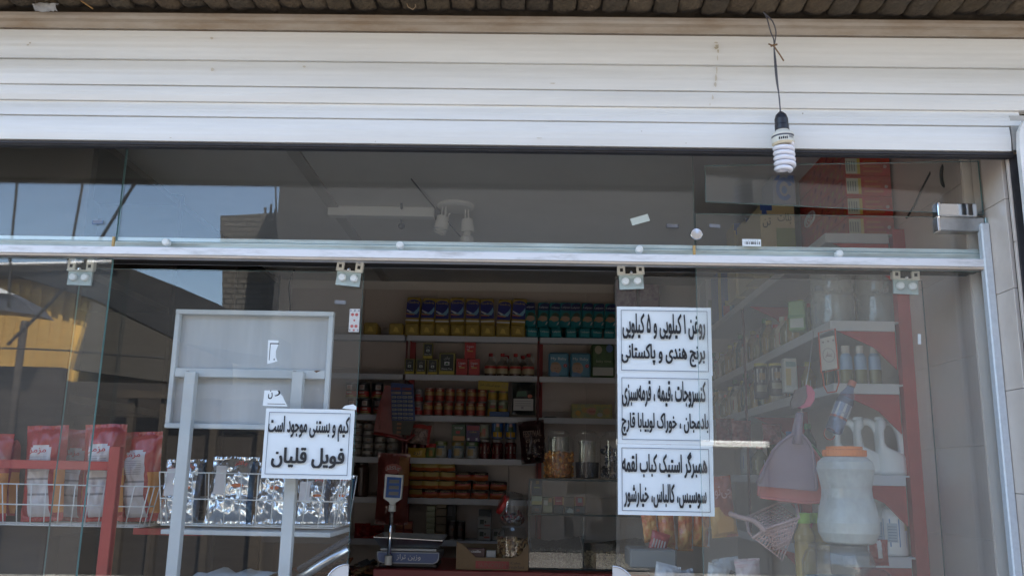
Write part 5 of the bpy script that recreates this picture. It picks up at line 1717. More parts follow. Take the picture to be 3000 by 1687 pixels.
part(MB().rbox((scx - 80 * sk, YK + .01, bz1 + .004), (scx + 80 * sk, YK + .25, bz1 + .017), mat('scale_tray_support', (.5, .5, .48), .35), .003), 'tray_support', st)
tz = bz1 + .022
pn = MB()
o_ = [(-98, -.02, .052), (98, -.02, .040), (98, .27, .052), (-98, .27, .058)]
i_ = [(-80, .02, 0), (80, .02, 0), (80, .23, 0), (-80, .23, 0)]
V_ = [(scx + x * sk, YK + y, tz + z) for x, y, z in i_] + [(scx + x * sk, YK + y, tz + z) for x, y, z in o_]
V2 = [(x, y, z - .003) for x, y, z in V_]
pn.add(V_ + V2, [(0, 1, 2, 3), (0, 4, 5, 1), (1, 5, 6, 2), (2, 6, 7, 3), (3, 7, 4, 0), (8, 11, 10, 9), (8, 9, 13, 12), (9, 10, 14, 13), (10, 11, 15, 14), (11, 8, 12, 15), (4, 12, 13, 5), (5, 13, 14, 6), (6, 14, 15, 7), (7, 15, 12, 4)], STEELG)
part(pn, 'pan', st)
pb0, pt0 = at(1137, 1660, YK - .03), at(1149, 1484, YK - .03)
part(MB().tube([pb0, pt0], .0105, CHROME, 12), 'pole', st)
part(MB().lathe([(.018, -.022), (.019, -.02), (.019, .02), (.018, .022)], IVORY, 14, Matrix.Translation(at(1138, 1640, YK - .03))), 'collar', st)
part(MB().lathe([(.018, -.016), (.019, -.014), (.019, .014), (.018, .016)], IVORY, 14, Matrix.Translation(at(1149, 1488, YK - .03))), 'collar', st)
q = [at(x, y, YK - .05) for x, y in ((1130, 1388), (1182, 1391), (1176, 1460), (1158, 1472), (1157, 1478), (1143, 1477), (1141, 1470), (1124, 1458))]
part(MB().prism([(p.x, p.z) for p in q], YK - .06, YK - .02, IVORY), 'display_housing', st)
q = [at(x, y, YK - .06) for x, y in ((1134, 1396), (1177, 1398), (1172, 1458), (1129, 1456))]
part(MB().prism([(p.x, p.z) for p in q], YK - .0615, YK - .0603, C(.035, .10, .30, .25)), 'display_panel', st)
for k in range(3):
    q = [at(x, y + 17.5 * k, YK - .06) for x, y in ((1142 - k, 1404), (1170 - k, 1405), (1169 - k, 1415), (1140 - k, 1414))]
    part(MB().prism([(p.x, p.z) for p in q], YK - .0625, YK - .0617, C(.16, .15, .13, .3)), 'readout', st)

YV = 4.78
vx0, vx1 = at(1552, 1500, YV).x, at(1900, 1500, YV).x
vz1 = zat(1403, YV, 1650); vzm = zat(1505, YV, 1650)
vc = thing('display_case', 'glass display case of nuts standing on the counter', 'display case', ((vx0 + vx1) / 2, YV, zc))
CG = glassmat('case_glass', tint=(.86, .90, .89), dust=.05, f0=.05)
ED2 = mat('case_edge', (.035, .05, .05), .25)
m = MB().add([(vx0, YV, zc + .01), (vx1, YV, zc + .01), (vx1, YV, vz1), (vx0, YV, vz1)], [(0, 1, 2, 3)], CG)
part(m, 'front_glass', vc)
part(MB().add([(vx0, YV, zc + .01), (vx0, YV, vz1), (vx0, YV + .34, vz1), (vx0, YV + .34, zc + .01)], [(0, 1, 2, 3)], CG), 'side_glass', vc)
for z, nm in ((vz1, 'top'), (vzm, 'glass_shelf')):
    part(MB().box((vx0 + .001, YV + .001, z - .006), (vx1, YV + .34, z), ED2 if nm == 'top' else CG).box((vx0, YV - .003, z - .0085), (vx1, YV - .0005, z + .0005), ED2), nm, vc)
part(MB().box((vx0 - .008, YV - .003, zc + .011), (vx0 - .0005, YV + .004, vz1), ED2).box((vx0 + .001, YV - .003, zc + .0005), (vx1, YV + .34, zc + .009), ED2), 'frame', vc)
part(MB().box((at(1705, 1500, YV + .1).x, YV + .03, zc + .012), (at(1709, 1500, YV + .1).x, YV + .3, vzm - .01), CG), 'partition', vc)
for k, (a, b, col, top, lab) in enumerate(((1556, 1705, (.10, .095, .085), 1595, 'heap of grey sunflower seeds'), (1712, 1900, (.24, .17, .09), 1600, 'heap of tan seeds'))):
    x0, x1 = at(a, 1600, YV + .03).x, at(b, 1600, YV + .03).x
    zt_ = zat(top, YV + .03, 1650)
    sm_ = mat('seed_heap_%d' % k, col, .6, 0, 0, 150, 1.0, 160, col2=tuple(c * .25 for c in col), thr=(.38, .6))
    m = MB()
    m.grid(lambda u, v: (x0 + (x1 - x0) * u, YV + .03 + .25 * v, zt_ - .03 + .05 * v - .015 * math.sin(u * 4 + k) + .006 * noise.noise(Vector((u * 12, v * 9, k)))), 30, 10, sm_)
    m.box((x0, YV + .028, zc + .012), (x1, YV + .0295, zt_ - .035), sm_)
    q = part(m, 'seeds', vc); q['kind'] = 'stuff'
seedb = MB()
for k in range(500):
    kk = k % 2
    a, b = ((1556, 1705), (1712, 1830))[kk]
    x0, x1 = at(a, 1600, YV + .03).x, at(b, 1600, YV + .03).x
    xx = rnd.uniform(x0, x1); zz_ = rnd.uniform(zc + .015, zat((1595, 1600)[kk], YV + .03, 1650) - .02)
    T = Matrix.Translation((xx, YV + .025, zz_)) @ Euler((rnd.uniform(-.4, .4), rnd.uniform(0, 3), 0)).to_matrix().to_4x4()
    seedb.rbox((-.008, -.002, -.003), (.008, .002, .003), [C(.16, .15, .13), C(.30, .22, .12), C(.07, .07, .065), C(.20, .13, .07)][(k // 2) % 2 * 2 + kk if (k // 2) % 2 == 0 else kk + (1 if kk == 0 else 2)] if False else (C(.15, .145, .13) if kk == 0 and k % 4 else C(.06, .06, .055) if kk == 0 else C(.30, .22, .12) if k % 3 else C(.17, .10, .05)), .002, T)
q = part(seedb, 'seeds', vc); q['kind'] = 'stuff'
# cartons on the case shelf
for k, (a, b, yt, yb, m_, dec, lab) in enumerate((
        (1558, 1587, 1410, 1456, C(.05, .06, .08), [(.4, .7, .7, .9, C(.4, .26, .1)), (.2, .45, .8, .52, C(.3, .3, .12))], 'dark carton with small flame mark, top left in the case'),
        (1558, 1588, 1457, 1481, C(.32, .36, .26), [(0, 0, 1, .4, C(.36, .32, .12))], 'pale green and yellow carton under the dark one'),
        (1558, 1588, 1482, 1504, C(.07, .085, .10), [(.3, .2, .7, .6, C(.16, .1, .08))], 'dark grey carton lowest at the left in the case'),
        (1591, 1618, 1460, 1504, C(.20, .20, .13), [(.1, .5, .5, .8, C(.45, .43, .4)), (.6, .7, .9, .95, C(.4, .2, .1)), (.05, .05, .95, .45, C(.36, .34, .22))], 'egg print carton second from left in the case'),
        (1622, 1651, 1458, 1481, C(.30, .06, .07), [(.0, 0, .12, 1, C(.42, .26, .1)), (.88, 0, 1, 1, C(.42, .26, .1)), (.25, .4, .75, .55, C(.45, .3, .28))], 'dark red carton with gold edges, left of the pair in the case'),
        (1622, 1651, 1482, 1504, C(.09, .095, .10), [], 'grey carton under the left dark red carton'),
        (1683, 1712, 1458, 1482, C(.30, .06, .07), [(.0, 0, .12, 1, C(.42, .26, .1)), (.88, 0, 1, 1, C(.42, .26, .1)), (.35, .4, .75, .9, C(.3, .33, .33))], 'dark red carton with gold edges, right of the pair in the case'),
        (1684, 1712, 1483, 1504, C(.08, .085, .09), [(.2, .3, .5, .6, C(.3, .1, .08))], 'grey carton under the right dark red carton'),
        (1655, 1681, 1486, 1504, C(.13, .15, .16), [([(.2, .3), (.5, .9), (.9, .6), (.95, .1), (.3, .1)], C(.40, .44, .44))], 'low carton with pale bird print in the case'))):
    Yc = YV + .06
    s2 = Yc / 2600
    o = boxpack((b - a) * s2, (yb - yt) * s2, .05, m_, dec, (), .0015).build('small_carton')
    o.location = (at((a + b) / 2, 1480, Yc).x, Yc, vzm + .001 + (1504 - yb) * s2)
    tag(o, lab, 'carton')
# big jars on the case
YJ = 4.90
sj = YJ / 2600


def bigjar(px, r, label, fill):
    t = thing('clear_jar', label, 'jar', (at(px, 1390, YJ).x, YJ, vz1 + .001))
    h = 138 * sj
    R_ = r * sj
    MB().lathe([(R_ * .9, .002), (R_, .012), (R_, h * .80), (R_ * .9, h * .88), (R_ * .74, h * .92), (R_ * .74, h * .95), (R_ * .55, h * .985), (R_ * .4, h)], glassmat('jar_glass', tint=(.95, .95, .94), dust=.025, f0=.07), 24).build('glass', t)
    fill(t, R_, h)
    return t


def f1(t, R_, h):
    fm = mat('orange_cornflakes', (.55, .22, .05), .5, 0, 0, 60, .8, 70, col2=(.16, .05, .015), thr=(.35, .65))
    mb = MB().lathe([(.001, .004), (R_ * .9, .006), (R_ * .95, .02), (R_ * .95, h * .52), (R_ * .5, h * .56), (.001, h * .54)], fm, 20)
    for k in range(90):
        a = rnd.uniform(math.pi, 2 * math.pi); z = rnd.uniform(.01, h * .55)
        T = Matrix.Translation((R_ * .95 * math.cos(a), R_ * .95 * math.sin(a), z)) @ Euler((rnd.random() * 6, rnd.random() * 6, 0)).to_matrix().to_4x4()
        mb.rbox((-.009, -.002, -.006), (.009, .002, .006), [C(.62, .26, .05), C(.48, .15, .03), C(.66, .36, .10)][k % 3], .002, T)
    q = mb.build('crisps', t); q['kind'] = 'stuff'
    MB().lathe([(R_ * .72, h * .57), (R_ * .72, h * .86)], glassmat('film_bag', tint=(.8, .78, .72), dust=.12, f0=.1), 14, cap=False).build('inner_bag', t)


def f2(t, R_, h):
    mb = MB().lathe([(.001, .004), (R_ * .5, .006), (R_ * .62, h * .3), (R_ * .6, h * .7), (R_ * .66, h * .78)], glassmat('film_bag', tint=(.8, .78, .72), dust=.12, f0=.1), 14, cap=False)
    mb.build('inner_bag', t)
    MB().lathe([(.001, .006), (R_ * .8, .008), (R_ * .85, h * .35), (.001, h * .36)], mat('dark_seeds', (.05, .04, .045), .5, 0, .4, 90, .6, 90), 16).build('contents', t)


def f3(t, R_, h):
    mb = MB()
    for k in range(150):
        a = rnd.uniform(0, 2 * math.pi); z = rnd.uniform(.01, h * .68); rr_ = R_ * .92 * math.sqrt(rnd.random())
        T = Matrix.Translation((rr_ * math.cos(a), rr_ * math.sin(a), z)) @ Euler((rnd.random() * 6, rnd.random() * 6, 0)).to_matrix().to_4x4()
        mb.rbox((-.010, -.005, -.006), (.010, .005, .006), [C(.04, .04, .05, .2), C(.12, .12, .15, .2, .6), C(.35, .35, .4, .2, .7)][k % 3], .003, T)
    q = mb.build('sweets', t); q['kind'] = 'stuff'


bigjar(1636, 42, 'clear jar half full of orange crisps on the display case', f1)
bigjar(1720, 40, 'clear jar with a plastic film bag, middle of three on the case', f2)
bigjar(1798, 40, 'clear jar of dark wrapped sweets, right on the display case', f3)
# biscuit jar, upturned lid jar, tray
YT = 4.70
s3 = YT / 2600
tx0, tx1 = at(1336, 1640, YT).x, at(1548, 1640, YT).x
tr_ = thing('card_tray', 'tan printed cardboard tray of packets on the counter', 'tray', ((tx0 + tx1) / 2, YT, zc))
CARD = mat('brown_card', (.26, .17, .09), .8, 0, .15, 10)
zt2_ = zat(1632, YT, 1440)
m = MB().prism([(tx0, zc + .001), (tx1, zc + .001), (tx1, zat(1590, YT)), (tx1 - .05, zt2_ + .01), (tx1 - .09, zt2_), (tx0 + .10, zt2_), (tx0 + .04, zat(1600, YT)), (tx0, zat(1588, YT))], YT, YT + .003, CARD)
m.box((tx0, YT + .0031, zc + .001), (tx0 + .003, YT + .25, zt2_ + .04), CARD).box((tx1 - .003, YT + .0031, zc + .001), (tx1, YT + .25, zt2_ + .04), CARD).box((tx0, YT + .247, zc + .001), (tx1, YT + .25, zt2_ + .05), CARD).box((tx0 + .0035, YT + .0035, zc + .001), (tx1 - .0035, YT + .2465, zc + .004), CARD)
part(m, 'card', tr_)
m = MB().box((tx0 + .10, YT - .0006, zc + .008), (tx0 + .27, YT - .0002, zc + .045), C(.30, .03, .03))
m.text('SUNOREM', tx0 + .115, zc + .014, tx0 + .255, zc + .036, C(.20, .10, .06), YT - .0010, .01)
m.text('Breakfast', tx1 - .11, zc + .010, tx1 - .02, zc + .026, C(.06, .04, .03), YT - .0006, .01)
m.text('Cake', tx1 - .09, zc + .032, tx1 - .04, zc + .044, C(.06, .04, .03), YT - .0006, .01)
for k in range(9):
    x = tx0 + .006 + (k % 3) * .022
    z = zc + .012 + (k // 3) * .02
    m.prism([(x, z), (x + .012, z + .008), (x + .013, z + .0095), (x + .001, z + .0015)], YT - .0006, YT - .0002, C(.05, .04, .035))
part(m, 'printing', tr_)
for k, (a, b, yt, m_, tx) in enumerate(((1362, 1420, 1628, C(.07, .03, .03), 'Gazelle'), (1425, 1452, 1640, C(.4, .42, .44), None))):
    o = boxpack((b - a) * s3, .05, .03, m_, (), [(tx, .1, .55, .8, .8, WHT)] if tx else (), .003).build('cake_packet')
    o.location = (at((a + b) / 2, 1640, YT + .05).x, YT + .03, zc + .045 + .01 * (k == 0))
    tag(o, ('dark cake packet lying in the cardboard tray', 'white packet lying in the cardboard tray')[k], 'packet')
YQ = 4.60 + .22
s4 = YQ / 2600
bj = thing('biscuit_jar', 'clear jar of small biscuits standing on the counter', 'jar', (at(1502, 1600, YQ).x, YQ, zc + .005))
R_ = 45 * s4
hj = at(1502, 1545, YQ).z - zc
MB().lathe([(R_ * .9, .0), (R_, .01), (R_, hj * .80), (R_ * .8, hj * .92), (R_ * .74, hj)], glassmat('jar_glass'), 24).build('glass', bj)
mb = MB().lathe([(.001, .004), (R_ * .85, .006), (R_ * .88, hj * .70), (.001, hj * .76)], mat('biscuit_core', (.20, .11, .05), .7, 0, .5, 40), 18)
for k in range(170):
    a = rnd.uniform(math.pi * .95, 2.05 * math.pi); z = rnd.uniform(.012, hj * .74)
    T = Matrix.Translation((R_ * .91 * math.cos(a), R_ * .91 * math.sin(a), z)) @ Euler((rnd.random() * 6, rnd.random() * 6, 0)).to_matrix().to_4x4()
    mb.rbox((-.009, -.003, -.007), (.009, .003, .007), [C(.50, .36, .18), C(.40, .24, .10), C(.55, .44, .27), C(.22, .11, .05)][k % 4], .002, T)
q = mb.build('biscuits', bj); q['kind'] = 'stuff'
lj = thing('sweet_jar', 'round clear jar with tilted red lid on the biscuit jar', 'jar', (at(1500, 1545, YQ).x, YQ, zc + .01 + hj))
r2_ = 43 * s4
MB().lathe([(r2_ * .5, 0), (r2_ * .85, .02), (r2_, r2_ * .9), (r2_ * .92, r2_ * 1.6), (r2_ * .6, r2_ * 2.1), (.001, r2_ * 2.2)], glassmat('jar_glass'), 24).build('glass', lj)
mb = MB()
for k in range(40):
    a = rnd.uniform(0, 6.28); rr_ = r2_ * .72 * math.sqrt(rnd.random())
    T = Matrix.Translation((rr_ * math.cos(a), rr_ * math.sin(a), .02 + rnd.random() * .05)) @ Euler((rnd.random() * 6, rnd.random() * 6, 0)).to_matrix().to_4x4()
    mb.rbox((-.011, -.006, -.007), (.011, .006, .007), [C(.22, .03, .03), C(.12, .05, .04), C(.3, .3, .3)][k % 3], .003, T)
q = mb.build('sweets', lj); q['kind'] = 'stuff'
T = Matrix.Translation((-.052, -.02, r2_ * 1.35)) @ Euler((R(8), R(-62), 0)).to_matrix().to_4x4()
MB().lathe([(.050, -.012), (.053, -.010), (.053, .008), (.048, .012), (.0001, .013)], C(.42, .035, .03, .35), 26, T).build('lid', lj)

# ------------------------------------------------------------------ shelves along the right wall
YN0 = 3.46
xw0 = at(2432, 955, YN0).x
ZW = [at(2540, 684, YN0).z, at(2540, 940, YN0).z, at(2590, 1124, YN0).z, at(2630, 1391, YN0).z, at(2668, 1631, YN0).z]
wsd = thing('wall_shelves', 'white shelves with red brackets running along the right wall', 'shelves', (1.35, YN0, .12))
WSH = mat('side_shelf_white', (0.62, 0.62, 0.64), 0.4)
for z in ZW:
    m = MB().rbox((xw0, YN0, z - .040), (xw0 + .004, 6.19, z), WSH, .0015).box((xw0 + .0045, YN0 + .0045, z - .008), (XR - .005, 6.19, z - .001), WSH).rbox((xw0 + .0045, YN0, z - .040), (XR - .064, YN0 + .004, z), WSH, .0015)
    part(m, 'shelf_board', wsd)
    for yb_ in (YN0 + .006, 4.82):
        part(MB().prism([(xw0 + .03, z - .0405), (XR - .064, z - .0405), (XR - .064, z - .19), (xw0 + .17, z - .105)], yb_, yb_ + .006, RED_M), 'bracket', wsd)
for y in (YN0 - .002, 4.82):
    part(MB().box((XR - .048, y, .12), (XR + .002, y + .04, ZW[0] + .02), RED_M), 'upright', wsd)
part(MB().box((xw0 - .004, 4.82, ZW[4]), (xw0 - .0005, 4.86, ZW[0] - .05), mat('dark_red_edge', (.12, .015, .015))), 'divider', wsd)

# top shelf: red cartons of snacks, stepped yellow packs, blue carton
CHIP = mat('red_chip_carton', (.50, .035, .035), .4, 0, 0, 26, col2=(.34, .06, .03), thr=(.40, .7))
for k in range(6):
    x0, x1 = at(2482, 600, YN0 + .06).x, XR - .012
    hgt = .086
    zz = ZW[0] + .001 + k * (hgt + .001)
    t = thing('snack_carton', ('lowest of the stacked red snack cartons on the top right shelf', 'second red snack carton from the bottom on the top right shelf', 'third red snack carton, its side bearing a white oval', 'fourth red snack carton from the bottom on the top right shelf', 'fifth red snack carton, mostly cut off by the shutter edge', 'topmost red snack carton hidden behind the shutter edge')[k], 'carton', ((x0 + x1) / 2, YN0 + .06, zz), 'red snack cartons on the top right shelf')
    wd = x1 - x0
    m = MB().rbox((-wd / 2, 0, 0), (wd / 2, .62, hgt), CHIP, .002)
    m.build('carton', t)
    m = MB()
    m.box((-wd / 2 + .002, -.0006, hgt * .12), (-wd / 2 + .05, -.0002, hgt * .9), C(.45, .45, .36, .5))
    m.box((-wd / 2 + .05, -.0006, hgt * .12), (-wd / 2 + .062, -.0002, hgt * .9), C(.5, .4, .08, .5))
    for q in range(4):
        m.box((-wd / 2 + .006 + q * .010, -.0010, hgt * .25), (-wd / 2 + .011 + q * .010, -.0007, hgt * .75), C(.2, .22, .2, .5))
    for q in range(3):
        m.box((-wd / 2 + .075, -.0006, hgt * (.2 + .25 * q)), (wd / 2 - .035 - .01 * q, -.0002, hgt * (.3 + .25 * q)), C(.42, .14, .05, .5))
    m.prism([(wd / 2 - .022 + .008 * math.cos(q), hgt * .5 + .008 * math.sin(q)) for q in range(6)], -.0007, -.0002, C(.5, .4, .38, .5))
    if k == 2:
        T = Matrix.Translation((-wd / 2 - .0004, .58, hgt * .5)) @ Matrix.Rotation(R(-90), 4, 'Z')
        m.prism([(.10 + .085 * math.cos(q * .42), .034 * math.sin(q * .42)) for q in range(15)], -.0006, 0, WHT, T)
        m.text('قاری', .045, -.022, .155, .022, CRED, -.0010, .02, T)
    for q in range(16):
        T = Matrix.Translation((-wd / 2 - .0004, .03 + (q % 8) * .055 + .02 * (q // 8), hgt * (.28 + .42 * (q // 8)))) @ Matrix.Rotation(R(-90), 4, 'Z')
        if k == 2 and q % 8 > 5: continue
        m.prism([(.013 * math.cos(a) * 1.2, .011 * math.sin(a + .4)) for a in (0, 1.1, 2.2, 3.3, 4.4, 5.5)], -.0005, 0, C(*[(.44, .15, .04), (.36, .20, .06), (.20, .02, .03)][q % 3], .5), T)
    m.build('printing', t)
YEB = C(.48, .40, .22, .45); GRB = C(.20, .25, .05, .45); BLB = C(.05, .10, .30, .4)
for k, (a, b, yt, Y) in enumerate(((2226, 2326, 600, 4.05), (2205, 2300, 628, 4.30), (2184, 2275, 640, 4.55), (2150, 2245, 655, 4.80))):
    x0, x1 = at(a, yt, Y).x, at(b, yt, Y).x
    zt_ = at((a + b) / 2, yt, Y).z
    h = zt_ - ZW[0]
    s_ = max(0.05, h)
    o = boxpack(x1 - x0, s_, .2, YEB, [(.45, 0, 1, .62, GRB), (0, .90, .35, 1, BLB), ([(.05, .84), (.2, .84), (.18, .9), (.05, .9)], BLB)], [('تن', .06, .62, .3, .78, HAIR), ('پلات', .5, .68, .9, .86, HAIR)] if k in (0, 3) else [('تن', .06, .62, .3, .78, HAIR)], .002).build('tissue_box')
    o.location = ((x0 + x1) / 2, Y, ZW[0] + .001)
    tag(o, ('nearest yellow and green lettered box on the top right shelf', 'second yellow and green box in the stepped row', 'third yellow and green box in the stepped row', 'farthest yellow and green box in the stepped row')[k], 'box', 'stepped yellow and green boxes')
x0, x1 = at(2262, 500, 4.05).x, at(2328, 500, 4.05).x
zb_ = at(2290, 600, 4.05).z
o = boxpack(x1 - x0, .17, .2, C(.24, .27, .34, .4), [(arc(.5, .45, .36, .34, 20, 320, 14) + arc(.5, .45, .22, .22, 320, 20, 10), C(.07, .15, .42, .4)), (arc(.5, .42, .12, .12, 0, 350, 8), C(.08, .17, .42, .4)), ([(.05, .7), (.35, .95), (.3, .7)], C(.05, .12, .4, .4)), ([(.6, .75), (.9, .98), (.95, .6)], C(.08, .16, .42, .4))], (), .002).build('carton')
o.location = ((x0 + x1) / 2, 4.05, zb_ + .002)
tag(o, 'white carton with blue swirls behind the hanging bulb', 'carton')
# far end of the top shelf, seen above the notices
PINKP = mat('pink_print_pack', (.34, .24, .24), .4, 0, 0, 16, col2=(.22, .12, .15), thr=(.4, .6))
for k, (a, b, yt, m_, dec, lab) in enumerate(((1806, 1868, 800, PINKP, [(.2, .1, .8, .3, C(.4, .36, .34))], 'tall pink patterned pack at the right end of the top back shelf'), (1872, 1935, 815, PINKP, [(.1, .5, .9, .7, C(.30, .18, .2))], 'second tall pink patterned pack above the top notice'))):
    o = boxpack((b - a) * S, (985 - yt) * S, .2, m_, dec, (), .01).build('tissue_pack')
    o.location = (at((a + b) / 2, 900, YIT).x, YIT + .02, ZR[0] + .001); tag(o, lab, 'pack')
for k, (a, b, yt, Y, m_, dec, tx, lab) in enumerate((
        (1958, 2040, 818, 5.9, C(.42, .41, .38, .4), [(.1, .1, .6, .6, C(.30, .33, .26)), (.3, .2, .5, .4, C(.1, .2, .06)), (.7, .2, .9, .45, C(.4, .1, .08))], [], 'white carton with green print at the far end of the right shelf'),
        (2012, 2060, 795, 5.5, C(.04, .10, .26, .4), [(0, 0, .2, 1, C(.38, .32, .08)), (.3, .1, .7, .3, C(.42, .05, .05)), (.4, .3, .8, .4, C(.4, .35, .1))], [], 'blue and yellow pack beside the white carton on the right shelf'))):
    s_ = Y / 2600
    z0 = ZW[0] + .001
    o = boxpack((b - a) * s_, at((a + b) / 2, yt, Y).z - z0, .2, m_, dec, tx, .004).build('carton')
    o.location = (max(at((a + b) / 2, 850, Y).x, xw0 + (b - a) * s_ / 2 + .006), Y, z0); tag(o, lab, 'carton')

# rows of bottles and jars receding along the right wall shelves
BODIES = [mat('amber_oil', (.30, .20, .05), .2), mat('cream_plastic', (.55, .50, .40), .35), mat('dark_green_bottle', (.03, .06, .035), .15), mat('olive_jar', (.20, .19, .08), .2), mat('grey_bottle', (.38, .40, .42), .3)]
CAPS = [C(.5, .44, .1, .4), C(.55, .55, .52, .4), C(.05, .2, .06, .4), C(.5, .1, .06, .4), C(.08, .14, .35, .4)]
LABS = [C(.55, .53, .46, .4), C(.40, .08, .06, .4), C(.50, .36, .12, .4), C(.10, .16, .34, .4)]
BOT = [(.8, 0), (1, .03), (1, .62), (.55, .78), (.38, .84), (.38, .90)]


def rowbottle(key, r, h, bm_, cm_, lm_):
    t = thing('sauce_bottle', 'x', 'bottle')
    MB().lathe([(a * r, b * h) for a, b in BOT], bm_, 14).build('body', t)
    stamp(MB(), r * 1.02, h, [(-170, 80, .18, .52, lm_)]).build('label', t)
    MB().lathe([(r * .44, h * .89), (r * .46, h * .90), (r * .44, h), (.0001, h * 1.005)], cm_, 12).build('cap', t)
    KIDS[t.name] = list(t.children)
    return t


protos = [rowbottle(k, *a) for k, a in enumerate(((.036, .19, BODIES[0], CAPS[0], LABS[0]), (.040, .17, BODIES[1], CAPS[1], LABS[1]), (.034, .22, BODIES[2], CAPS[2], LABS[2]), (.042, .15, BODIES[3], CAPS[3], LABS[0]), (.038, .2, BODIES[4], CAPS[4], LABS[3])))]
used = set()
WHERE = {1: 'second', 2: 'third'}
DESC = ['amber oil bottle with yellow cap', 'cream plastic bottle with white cap', 'dark green bottle with green cap', 'squat olive jar with red cap', 'grey bottle with blue cap']
for lv, seq, y0, st_ in ((1, [3, 0, 0, 3, 1, 3, 0, 2, 3, 0, 1, 3, 2, 0, 0, 3, 1, 0, 3, 2], 3.90, .110), (2, [1, 0, 0, 2, 0, 3, 2, 0, 1, 2, 0, 3, 1, 0, 2], 4.40, .112)):
    cnt = {}
    for k, p in enumerate(seq):
        y = y0 + k * st_
        cnt[p] = cnt.get(p, 0) + 1
        lab = '%s %s from the front, %s right wall shelf' % (ORD[cnt[p] - 1], DESC[p], WHERE[lv])
        loc = (xw0 + .055 + rnd.uniform(0, .02), y, ZW[lv] + .001)
        if p in used:
            dup(protos[p], loc, lab, R(rnd.uniform(-20, 20)))['group'] = 'bottles along the right wall shelves'
        else:
            used.add(p); protos[p].location = loc; protos[p]['label'] = lab; protos[p]['group'] = 'bottles along the right wall shelves'
for p in range(5):
    if p not in used:
        protos[p].location = (xw0 + .06, 3.75, ZW[1] + .001); protos[p]['label'] = 'grey bottle with blue cap nearest the front, second right shelf'
        protos[p]['group'] = 'bottles along the right wall shelves'
# behind them a second, plainer row
for lv in (1, 2):
    for k in range(7):
        o = dup(protos[(k * 2 + lv) % 4], (xw0 + .17, 4.0 + k * .3, ZW[lv] + .001), '%s bottle from the front in the rear row, %s right wall shelf' % (ORD[k], WHERE[lv]), R(k * 40))
        o['group'] = 'bottles along the right wall shelves'
# labelled jars and white carton, third shelf
for k, (px, py0, py1, Y) in enumerate(((2232, 1066, 1172, 4.22), (2276, 1066, 1166, 4.02))):
    p0 = at(px, py1, Y)
    r, h = 21 * Y / 2600, (at(px, py0, Y).z - ZW[2])
    t = thing('powder_jar', ('left black and white labelled jar on the third right wall shelf', 'right black and white labelled jar on the third right wall shelf')[k], 'jar', (p0.x, Y, ZW[2] + .001), 'black and white jars')
    MB().lathe([(r * .9, 0), (r, .005), (r, h * .88), (r * .9, h * .92)], BLKR, 18).build('body', t)
    stamp(MB(), r * 1.015, h, [(-80, 60, .46, .84, C(.55, .54, .5)), (-50, 30, .2, .38, C(.32, .30, .22)), (-25, 20, .52, .72, C(.42, .28, .14))]).build('label', t)
    MB().lathe([(r * .92, h * .92), (r * .92, h), (.0001, h * 1.003)], CAPS[0], 16).build('lid', t)
p0 = at(2320, 1150, 3.86)
o = boxpack(.055, at(2320, 1050, 3.86).z - ZW[2], .05, C(.52, .52, .48, .4), [(.1, .2, .5, .7, C(.5, .38, .16)), (.1, .75, .9, .9, C(.2, .3, .3))], (), .003).build('carton')
o.location = (p0.x, 3.86, ZW[2] + .001); tag(o, 'slim white carton right of the black and white jars', 'carton')
# near end of the third shelf: three spray bottles
for k, px in enumerate((2482, 2524, 2566)):
    Y = YN0 + .08
    t = thing('cleaner_bottle', '%s pale blue and yellow cleaner bottle beside the red framed card' % ('left', 'middle', 'right')[k], 'bottle', (at(px, 1120, Y).x, Y, ZW[2] + .001), 'cleaner bottles on the third right shelf')
    r, h = 17 * Y / 2600, at(px, 1012, Y).z - ZW[2]
    MB().lathe([(r * .9, 0), (r, .006), (r, h * .38)], BODIES[3], 16).lathe([(r, h * .38), (r, h * .7), (r * .6, h * .8)], C(.30, .42, .58, .3), 16).build('body', t)
    MB().lathe([(r * .72, h * .79), (r * .74, h * .98), (.0001, h)], C(.58, .55, .50, .4), 14).build('cap', t)
# near end of second shelf: large clear containers, green pack
for k, (px, r, y0) in enumerate(((2440, 62, 752), (2570, 58, 760))):
    Y = YN0 + .16
    rr_ = r * Y / 2600
    h = at(px, y0, Y).z - ZW[1]
    t = thing('clear_container', ('left large clear plastic container on the second right shelf', 'right large clear plastic container on the second right shelf')[k], 'container', (at(px, 900, Y).x, Y, ZW[1] + .001))
    MB().lathe([(rr_ * .9, 0), (rr_, .01), (rr_, h * .4), (rr_ * .93, h * .45), (rr_, h * .5), (rr_, h * .82), (rr_ * .5, h * .95), (rr_ * .4, h)], glassmat('cloudy_container', tint=(.85, .86, .85), dust=.30, f0=.06), 20).build('body', t)
    MB().lathe([(rr_ * .44, h * .97), (rr_ * .44, h * 1.05), (.001, h * 1.06)], CAPS[1], 14).build('cap', t)
o = boxpack(.07, .13, .05, C(.16, .28, .10, .4), [(.1, .1, .9, .4, C(.45, .46, .40)), (0, .45, 1, .52, C(.08, .2, .06))], (), .006).build('green_pack')
p0 = at(2335, 960, 3.72); o.location = (p0.x, 3.72, ZW[1] + .001); o.rotation_euler = (0, 0, R(-30)); tag(o, 'green and white pack on the second right wall shelf', 'pack')

# bleach jugs and blue labelled bottles
JUGM = mat('white_jug_plastic', (.84, .84, .82), .35, 0, .06, 6)


